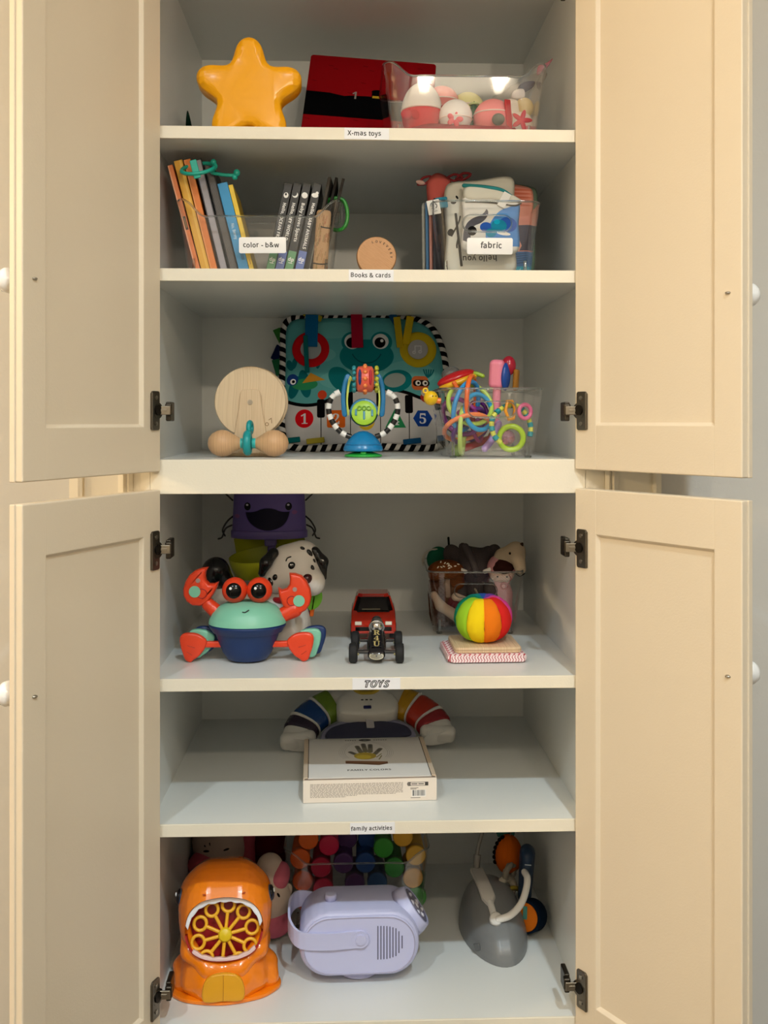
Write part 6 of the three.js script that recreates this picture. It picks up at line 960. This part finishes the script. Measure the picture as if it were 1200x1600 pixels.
  // body and feet
  part(t, 'body', skin([[[-0.02, 0.03, 0.03], [0.02, 0.03, 0.03], 0.047, 0.047], [[-0.02, 0.02, 0.05], [0.02, 0.02, 0.05], 0.031, 0.031], [[-0.062, 0.026, 0.012], [-0.066, 0.012, 0.03], 0.026, 0.0165], [[0.062, 0.026, 0.012], [0.066, 0.012, 0.03], 0.026, 0.0165], [[-0.052, 0.046, 0.03], [-0.055, 0.02, 0.05], 0.013, 0.012], [[0.052, 0.046, 0.03], [0.055, 0.02, 0.05], 0.013, 0.012], [[-0.03, 0.05, -0.03], [0.03, 0.05, -0.03], 0.045, 0.045], [[0.07, 0.03, 0.022], [0.076, 0.014, 0.03], 0.0135, 0.0125]], 0.0042, 0.012, [[[-0.2, -0.0995, 0], [0.2, -0.0995, 0], 0.1, 0.1], [[-0.014, 0.098, 0.0237], [-0.014, 0.123, 0.106], 0.0475, 0.0475], [[0.014, 0.098, 0.0237], [0.014, 0.123, 0.106], 0.0475, 0.0475]]), orange);
  part(t, 'base_rim', T(slab(smooth([[-0.088, -0.036], [-0.092, 0.0], [-0.07, 0.028], [-0.045, 0.04], [0, 0.048], [0.045, 0.04], [0.07, 0.028], [0.092, 0.0], [0.086, -0.03], [0.05, -0.05], [-0.05, -0.05]].map(([x, y]) => [x, -y - 0.036]), 70), 0.006, 0.002), [0, 0.003, 0], [-PI / 2, 0, 0]), orange);
  part(t, 'belly_patch', T(slab(smooth([[-0.032, -0.018], [-0.031, 0.008], [-0.02, 0.02], [0, 0.023], [0.02, 0.02], [0.031, 0.008], [0.032, -0.018], [0, -0.02]], 50), 0.012, 0.003), [0, 0.0275, 0.0795], [-0.12, 0, 0]), plastic(0xdf9f1c, 0.4)); part(t, 'belly_seam', rod([0, 0.009, 0.0878], [0, 0.049, 0.083], 0.0005), plastic(0xb8791a));
}
{ // projector
  const t = thing('toy_projector', 'lilac-white rounded projector with a carry handle and slotted grille', 'projector', [0.0205, F6, -0.155], D(1.5));
  const lil = M(0xc3c6ea, { roughness: 0.4 }), dark = plastic(0x6f6c86, 0.5);
  const stad = (w, h, r) => roundRect(w, h, r, 0, 0, 14), h = 0.108, w = 0.2, y0 = 0.0685;
  part(t, 'case_body', T(slab(stad(w, h, 0.05), 0.108, 0.011, 5), [0, y0, 0]), lil);
  part(t, 'front_cover', T(slab(stad(w - 0.011, h - 0.012, 0.045), 0.006, 0.0022), [0, y0, 0.0535]), lil); part(t, 'cover_groove', T(new THREE.TubeGeometry(curve(stad(w - 0.016, h - 0.017, 0.0435).filter((_, i) => i % 2 === 0).map(([x, y]) => [x, y, 0]), true), 120, 0.0009, 8, true), [0, y0, 0.0566]), plastic(0xa9a7c4, 0.5));
  const slots = [[0.0305, 0.056], [0.0355, 0.056], [0.0405, 0.0555], [0.0455, 0.055], [0.0505, 0.053], [0.0555, 0.05], [0.0605, 0.0465], [0.0655, 0.0365], [0.0708, 0.0215]];
  for (const [x, l] of slots) part(t, 'grille_slot', T(slab(roundRect(0.0018, l, 0.0008), 0.0012, 0.0003), [x, y0 + 0.004, 0.0565]), plastic(0x5d5b78, 0.7));
  // handle: a flat strap round the left end
  const strap = curve([[0.0, y0 + 0.012, 0.0585], [-0.06, y0 + 0.010, 0.0595], [-0.1, y0 + 0.013, 0.055], [-0.1145, y0 + 0.02, 0.035], [-0.118, y0 + 0.026, 0], [-0.1145, y0 + 0.03, -0.035], [-0.1, y0 + 0.03, -0.055], [-0.06, y0 + 0.02, -0.0595], [0, y0 + 0.012, -0.0585]]);
  const P = [], I = [], N = 60; for (let i = 0; i <= N; i++) { const p = strap.getPointAt(i / N), tg = strap.getTangentAt(i / N), n = V(0, 1, 0).cross(tg).normalize(); for (const [a, b] of [[0.0138, 0.002], [0.0144, 0], [0.0138, -0.002], [-0.0138, -0.002], [-0.0144, 0], [-0.0138, 0.002]]) P.push(p.x + n.x * b, p.y + a, p.z + n.z * b); } for (let i = 0; i < N; i++) for (let j = 0; j < 6; j++) { const a = i * 6 + j, b = i * 6 + (j + 1) % 6; I.push(a, a + 6, b, b, a + 6, b + 6); }
  const sg = new THREE.BufferGeometry(); sg.setAttribute('position', new THREE.Float32BufferAttribute(P, 3)); sg.setIndex(I);
  part(t, 'carry_handle', toCreasedNormals(sg, 0.6), M(0xc3c6ea, { roughness: 0.4, side: THREE.DoubleSide })); for (const s of [1, -1]) { part(t, 'pivot_disc', T(cyl(0.0144, 0.0144, 0.0042, 36), [0.001, y0 + 0.012, s * 0.0593], [PI / 2, 0, 0]), lil); part(t, 'pivot_cap', T(cyl(0.0085, 0.009, 0.0036, 32), [0.002, y0 + 0.012, s * 0.0618], [PI / 2, 0, 0]), lil); }
  part(t, 'push_button', T(lathe([[0, 0.011], [0.0085, 0.011], [0.01, 0.0095], [0.0105, 0], [0, 0]], 32), [-0.047, y0 + h / 2 - 0.0005, 0.004]), lil);
  // lens at the upper right
  const lens = pieces(t, 'lens_head'); lens.position.set(0.0815, y0 + 0.0225, -0.004); lens.rotation.set(0, 0, D(-54)); lens.scale.set(0.86, 1, 0.92);
  part(lens, 'collar', T(lathe([[0, 0], [0.047, 0], [0.0455, 0.012], [0.0415, 0.023], [0.039, 0.0245], [0.0375, 0.0225], [0, 0.0215]], 48), [0, 0, 0]), lil); part(lens, 'lens_disc', T(cyl(0.0355, 0.0355, 0.002, 44), [0, 0.022, 0]), M(0x8f8da2, { roughness: 0.15 }));
  for (const [x, z, r] of [[0, 0, 0.008], [0.018, 0.01, 0.0062], [-0.016, 0.014, 0.0062], [0.004, -0.02, 0.0062], [-0.02, -0.01, 0.005], [0.02, -0.014, 0.0048], [0.002, 0.024, 0.005]]) part(lens, 'small_lens', T(lathe([[0, 0.0032], [r * 0.7, 0.0022], [r, 0], [0, 0]], 22), [x, 0.023, z]), M(0xdedcea, { roughness: 0.1 })); for (const r of [0.028, 0.033]) part(lens, 'lens_ring', T(tor(r, 0.0009, 40, 8), [0, 0.0232, 0], [PI / 2, 0, 0]), dark);
  part(t, 'foot_disc', lathe([[0, 0], [0.034, 0], [0.036, 0.003], [0.03, 0.014], [0.026, 0.018], [0, 0.018]], 44), lil);
}
// stacked tubs, lids towards the viewer
{
  const group = 'coloured tubs stacked in the wide bin', z = -0.315, k = 1.196;
  const tubs = [[479.6, 1311, 0xe06410, 'orange tub in the upper left corner of the stack'], [466.7, 1341, 0xe0600f, 'orange tub second from the top at the left edge of the stack'], [470.6, 1376, 0xd9550c, 'orange tub lowest at the left edge of the stack'],
    [512, 1321, 0xc01445, 'pink tub uppermost in the second column of the stack'], [499.4, 1355, 0xb8123f, 'pink tub in the middle of the second column of the stack'], [503, 1388, 0xb8143f, 'pink tub lowest in the second column, behind the projector button'],
    [534.8, 1349, 0x4a2a60, 'purple tub left of the blue one, middle of the stack'], [552.5, 1381, 0x4a285c, 'purple tub low behind the projector'], [569.5, 1349, 0x123f7f, 'blue tub in the middle of the stack'], [588, 1380, 0x113c6a, 'dark teal-blue tub low behind the projector'],
    [598, 1326, 0x2d8a24, 'bright green tub upper right of the blue ones'], [615, 1357, 0x2f8530, 'green tub right of centre under the upper green one'], [628.5, 1309, 0xcf9a1c, 'golden tub uppermost at the right of the stack'], [649, 1338.5, 0xd0a02a, 'golden yellow tub second from the top at the right edge'], [644.5, 1374, 0xd8a34c, 'tan-yellow tub lowest of the yellow ones at the right edge'], [650, 1404, 0x3f8238, 'green tub beneath the tan-yellow one, by the lens'],
    [541, 1311, 0x4a2a60, 'purple tub hidden at the top of the stack, left of centre'], [574, 1312, 0x123f7f, 'blue tub hidden at the top of the stack, right of centre'], [478, 1410, 0xd9550c, 'orange tub at the bottom left, beside the carry handle']];
  for (const [px, py, col, label] of tubs) {
    const dark = py < 1313 && (px === 541 || px === 574), zz = dark ? z - 0.04 : z, f = (1.6 - zz) / 1600;
    const X = 0.0021 + (px - 541) * 0.001 * k * 0.993, Y = 1.06 - (py - 660) * (dark ? 1.221 : 1.196) * 0.001 * 1.0005;
    const t = thing('colour_tub', label, 'tub', [X, Y, zz], 0, undefined), m = plastic(col, 0.45);
    part(t, 'lid', T(lathe([[0, 0], [0.0172, 0], [0.0187, -0.0014], [0.0187, -0.014], [0, -0.014]], 36), [0, 0, 0], [PI / 2, 0, 0]), m); part(t, 'lid_ring', T(tor(0.0165, 0.0006, 36, 8), [0, 0, 0]), plastic(col, 0.3));
    part(t, 'tub_body', T(cyl(0.0175, 0.0165, 0.07, 28), [0, 0, -0.049], [PI / 2, 0, 0]), M(col, { roughness: 0.5 }));
  }
}
{ // grey clip-on mobile base with its folded arm
  const t = thing('sound_machine_base', 'grey egg-shaped mobile base with a white strap and curved white arm', 'device', [0.2695, F6, -0.268], D(3));
  const grey = plastic(0x77797a, 0.35), white = plastic(0xd6d5d1, 0.35);
  const P = [], I = [], m = 40, n = 18;
  for (let j = 0; j <= n; j++) for (let i = 0; i < m; i++) { const a = i / m * 2 * PI, th = j / n * PI / 2, c = Math.cos(a), s = Math.sin(a), r = Math.pow(Math.cos(th), 0.75), lx = 0.0595 * (1 - 0.1 * s), lz = 0.118; P.push(c * lx * r, Math.sin(th) * 0.078 * (1 - 0.25 * s * r), s * lz * r); }
  for (let j = 0; j < n; j++) for (let i = 0; i < m; i++) { const a = j * m + i, b = j * m + (i + 1) % m; I.push(a, a + m, b, b, a + m, b + m); }
  const c0 = P.length / 3; P.push(0, 0, 0); for (let i = 0; i < m; i++) I.push(c0, i, (i + 1) % m);
  const g = new THREE.BufferGeometry(); g.setAttribute('position', new THREE.Float32BufferAttribute(P, 3)); g.setIndex(I);
  part(t, 'base_shell', toCreasedNormals(mergeVertices(g, 1e-6), 0.9), grey);
  part(t, 'side_switch', T(box(0.012, 0.012, 0.004, 0.0015), [-0.044, 0.016, 0.076], [0.1, -0.6, 0.4]), plastic(0x5a5c5e, 0.4));
  const strap = curve([[-0.015, 0.079, -0.088], [-0.0148, 0.0805, -0.06], [-0.0145, 0.081, -0.02], [-0.0135, 0.078, 0.012], [-0.0125, 0.0715, 0.036]]);
  const SP = [], SI = [], N = 24; for (let i = 0; i <= N; i++) { const p = strap.getPointAt(i / N), w = i > 21 ? 0.0125 - (i - 21) * 0.0024 : 0.0125; for (const [a, b] of [[-w, -0.004], [-w, 0.002], [-w + 0.002, 0.004], [w - 0.002, 0.004], [w, 0.002], [w, -0.004]]) SP.push(p.x + a, p.y + b, p.z); } for (let i = 0; i < N; i++) for (let j = 0; j < 6; j++) { const a = i * 6 + j, b = i * 6 + (j + 1) % 6; SI.push(a, b, a + 6, b, b + 6, a + 6); }
  const sg = new THREE.BufferGeometry(); sg.setAttribute('position', new THREE.Float32BufferAttribute(SP, 3)); sg.setIndex(SI);
  part(t, 'white_strap', toCreasedNormals(sg, 0.5), M(0xcfcbc5, { roughness: 0.45, side: THREE.DoubleSide })); part(t, 'strap_neck', tube([[-0.0125, 0.072, 0.034], [-0.0115, 0.066, 0.05], [-0.011, 0.06, 0.062]], 0.0062, 24, 12), white);
  part(t, 'swivel', T(lathe([[0, 0.008], [0.009, 0.0075], [0.0115, 0.004], [0.0115, -0.006], [0, -0.008]], 28), [-0.0095, 0.059, 0.068], [0.9, 0, 0]), white);
  part(t, 'curved_arm', tube([[-0.006, 0.061, 0.073], [0.014, 0.066, 0.072], [0.037, 0.078, 0.058], [0.053, 0.094, 0.034], [0.06, 0.106, 0.012], [0.058, 0.11, 0.0]], 0.0062, 50, 14), plastic(0xe6e5e2, 0.3));
  part(t, 'cable', tube([[-0.015, 0.082, -0.09], [-0.011, 0.112, -0.1], [0.004, 0.15, -0.115], [0.018, 0.185, -0.13]], 0.004, 40, 10), plastic(0x8b8883, 0.5)); part(t, 'cable_grip', T(cyl(0.0075, 0.006, 0.026, 18), [-0.014, 0.092, -0.092], [-0.25, 0, -0.1]), plastic(0x8b8883, 0.5));
}
{
  const t = thing('mobile_bar', 'upright navy plastic bar of the baby mobile by the right wall', 'toy', [0.329, F6, -0.3], [0.06, D(-8), D(-3)]);
  part(t, 'bar_body', T(skin([[[0, 0.055, 0], [0, 0.137, 0], 0.0125, 0.0145]], 0.0034, 0.004), [0, 0, 0], [0, 0, 0], [1, 1, 1.6]), plastic(0x1c3350, 0.4)); part(t, 'pale_mark', T(box(0.012, 0.0022, 0.001, 0.0004), [0.001, 0.126, 0.0233]), plastic(0xa9b4be)); part(t, 'lower_stem', T(cyl(0.007, 0.007, 0.06, 16), [0, 0.03, 0]), plastic(0x1c3350, 0.4));
  const o = thing('plush_orange', 'orange plush ball with a black scalloped edge hanging left of the navy bar', 'plush toy', [0.309, F6 + 0.112, -0.345]);
  part(o, 'ball_body', T(ell(0.0265, 0.037, 0.03), [0, 0, 0]), cloth(0xb8560f)); for (let i = 0; i < 7; i++) { const a = D(115 + i * 14); part(o, 'scallop', sph(0.0042, 12, 8), cloth(0x0e0d0d), [Math.cos(a) * 0.027, Math.sin(a) * 0.0375, 0.004]); } part(o, 'hanging_cord', tube([[0.004, 0.036, 0], [0.008, 0.07, -0.004]], 0.0018, 12, 8), cloth(0x4a4642));
  const te = thing('teal_plush', 'teal fabric piece hanging above the orange plush ball', 'plush toy', [0.309, F6 + 0.158, -0.38]); part(te, 'fabric_body', roughen(box(0.036, 0.055, 0.02, 0.008, 4), 0.0015, 60), cloth(0x3c6f68));
  const c = thing('plush_drum', 'navy plush drum with an orange round face at the foot of the navy bar', 'plush toy', [0.3345, F6 + 0.034, -0.262], [-0.3, D(-34), 0.1]);
  part(c, 'drum_side', T(lathe([[0, -0.022], [0.025, -0.021], [0.0285, -0.016], [0.0285, 0.014], [0.027, 0.018], [0, 0.018]], 40), [0, 0, 0], [PI / 2, 0, 0]), cloth(0x0f1e30)); part(c, 'orange_face', T(lathe([[0, 0.006], [0.018, 0.005], [0.0235, 0.002], [0.025, 0], [0, 0]], 40), [0, 0, 0.0175], [PI / 2, 0, 0]), cloth(0xd2701d)); part(c, 'teal_tag', T(box(0.008, 0.022, 0.002, 0.0008), [0.004, 0.008, 0.0245], [0, 0, -0.2]), cloth(0x4f8f86));
  const r = thing('cream_rattle', 'cream and olive plush rings tucked left of the navy bar', 'plush toy', [0.3, F6 + 0.062, -0.315]);
  part(r, 'ring', roughen(T(tor(0.017, 0.0075, 30, 12), [0, 0, 0], [0, 0.5, 0.3]), 0.0012, 120), cloth(0xb3ab9c)); part(r, 'ring', roughen(T(tor(0.014, 0.006, 30, 12), [0.008, 0.028, -0.004], [0.3, 0.8, 0]), 0.0012, 120), cloth(0x8d877b)); part(r, 'olive_band', T(tor(0.018, 0.004, 24, 10, PI), [0.012, -0.016, 0.006], [0, 0.4, 0.2]), cloth(0x8b7a2c));
}
{ // plush pigs at the left
  const body = (nm, lab, pos, turn, k) => {
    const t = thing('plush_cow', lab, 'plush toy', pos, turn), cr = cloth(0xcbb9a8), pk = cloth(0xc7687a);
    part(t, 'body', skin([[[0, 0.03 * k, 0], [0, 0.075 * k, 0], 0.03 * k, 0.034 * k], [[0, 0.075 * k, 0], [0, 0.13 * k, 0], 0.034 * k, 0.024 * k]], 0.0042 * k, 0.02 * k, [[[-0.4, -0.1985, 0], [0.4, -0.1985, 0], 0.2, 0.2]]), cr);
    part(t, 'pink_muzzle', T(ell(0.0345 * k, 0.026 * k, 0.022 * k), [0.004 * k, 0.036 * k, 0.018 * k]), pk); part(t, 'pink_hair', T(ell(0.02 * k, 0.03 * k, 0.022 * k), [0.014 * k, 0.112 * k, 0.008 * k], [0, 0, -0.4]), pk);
    for (const s of [-1, 1]) part(t, 'eye', T(ell(0.0022 * k, 0.0045 * k, 0.002 * k), [s * 0.013 * k, 0.092 * k, 0.0325 * k], [0, 0, s * 0.5]), cloth(0x161011));
    for (const y of [0.07, 0.0755]) part(t, 'mouth_stitch', rod([0.004 * k, y * k, 0.035 * k], [0.016 * k, (y + 0.0012) * k, 0.0335 * k], 0.0009 * k), cloth(0x161011));
    part(t, 'ear', T(ell(0.012 * k, 0.017 * k, 0.006 * k), [0.028 * k, 0.083 * k, 0.006 * k], [0, 0.4, -0.5]), cr);
    return t;
  };
  body('plush_cow', 'small pink and cream plush figure standing right of the orange dinosaur', [-0.1385, F6, -0.265], D(8), 1.0);
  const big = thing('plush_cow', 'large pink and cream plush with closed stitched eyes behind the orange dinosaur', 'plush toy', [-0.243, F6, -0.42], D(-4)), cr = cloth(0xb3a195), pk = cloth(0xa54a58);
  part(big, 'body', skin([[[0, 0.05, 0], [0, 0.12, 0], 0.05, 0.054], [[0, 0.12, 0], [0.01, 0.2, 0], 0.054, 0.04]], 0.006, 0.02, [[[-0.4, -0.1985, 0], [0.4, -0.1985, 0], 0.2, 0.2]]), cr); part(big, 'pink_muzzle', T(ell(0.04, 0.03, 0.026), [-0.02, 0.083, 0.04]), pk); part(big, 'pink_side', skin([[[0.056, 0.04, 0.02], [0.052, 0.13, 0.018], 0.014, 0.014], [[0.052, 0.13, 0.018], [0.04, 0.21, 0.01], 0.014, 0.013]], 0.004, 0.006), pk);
  for (const [x, a] of [[-0.018, 0.15], [0.016, 0.25]]) part(big, 'closed_eye', T(ell(0.0085, 0.0024, 0.003), [x, 0.118 + (x > 0 ? 0.003 : 0), 0.0545], [0, 0, a]), cloth(0x1a1213)); for (const [x0, y0, x1, y1] of [[-0.012, 0.126, -0.014, 0.134], [0.0, 0.119, 0.001, 0.127], [-0.022, 0.126, -0.024, 0.129]]) part(big, 'stitch', rod([x0, y0, 0.0555], [x1, y1, 0.0555], 0.0011), cloth(0x1a1213));
  const b = thing('dark_red_ball', 'dark red plush ball at the back between the dinosaur and the tubs', 'ball', [-0.158, F6 + 0.078, -0.47]); part(b, 'ball_body', T(ell(0.04, 0.052, 0.04), [0, 0, 0]), cloth(0x5f0f1a)); part(b, 'ball_base', T(cyl(0.03, 0.034, 0.05, 30), [0, -0.053, 0]), cloth(0x55101a)); part(b, 'ball_seam', T(tor(0.0405, 0.0012, 40, 8), [0, 0, 0], [PI / 2, 0, 0]), cloth(0x4a0b14));
}
renderer.render(scene, camera);
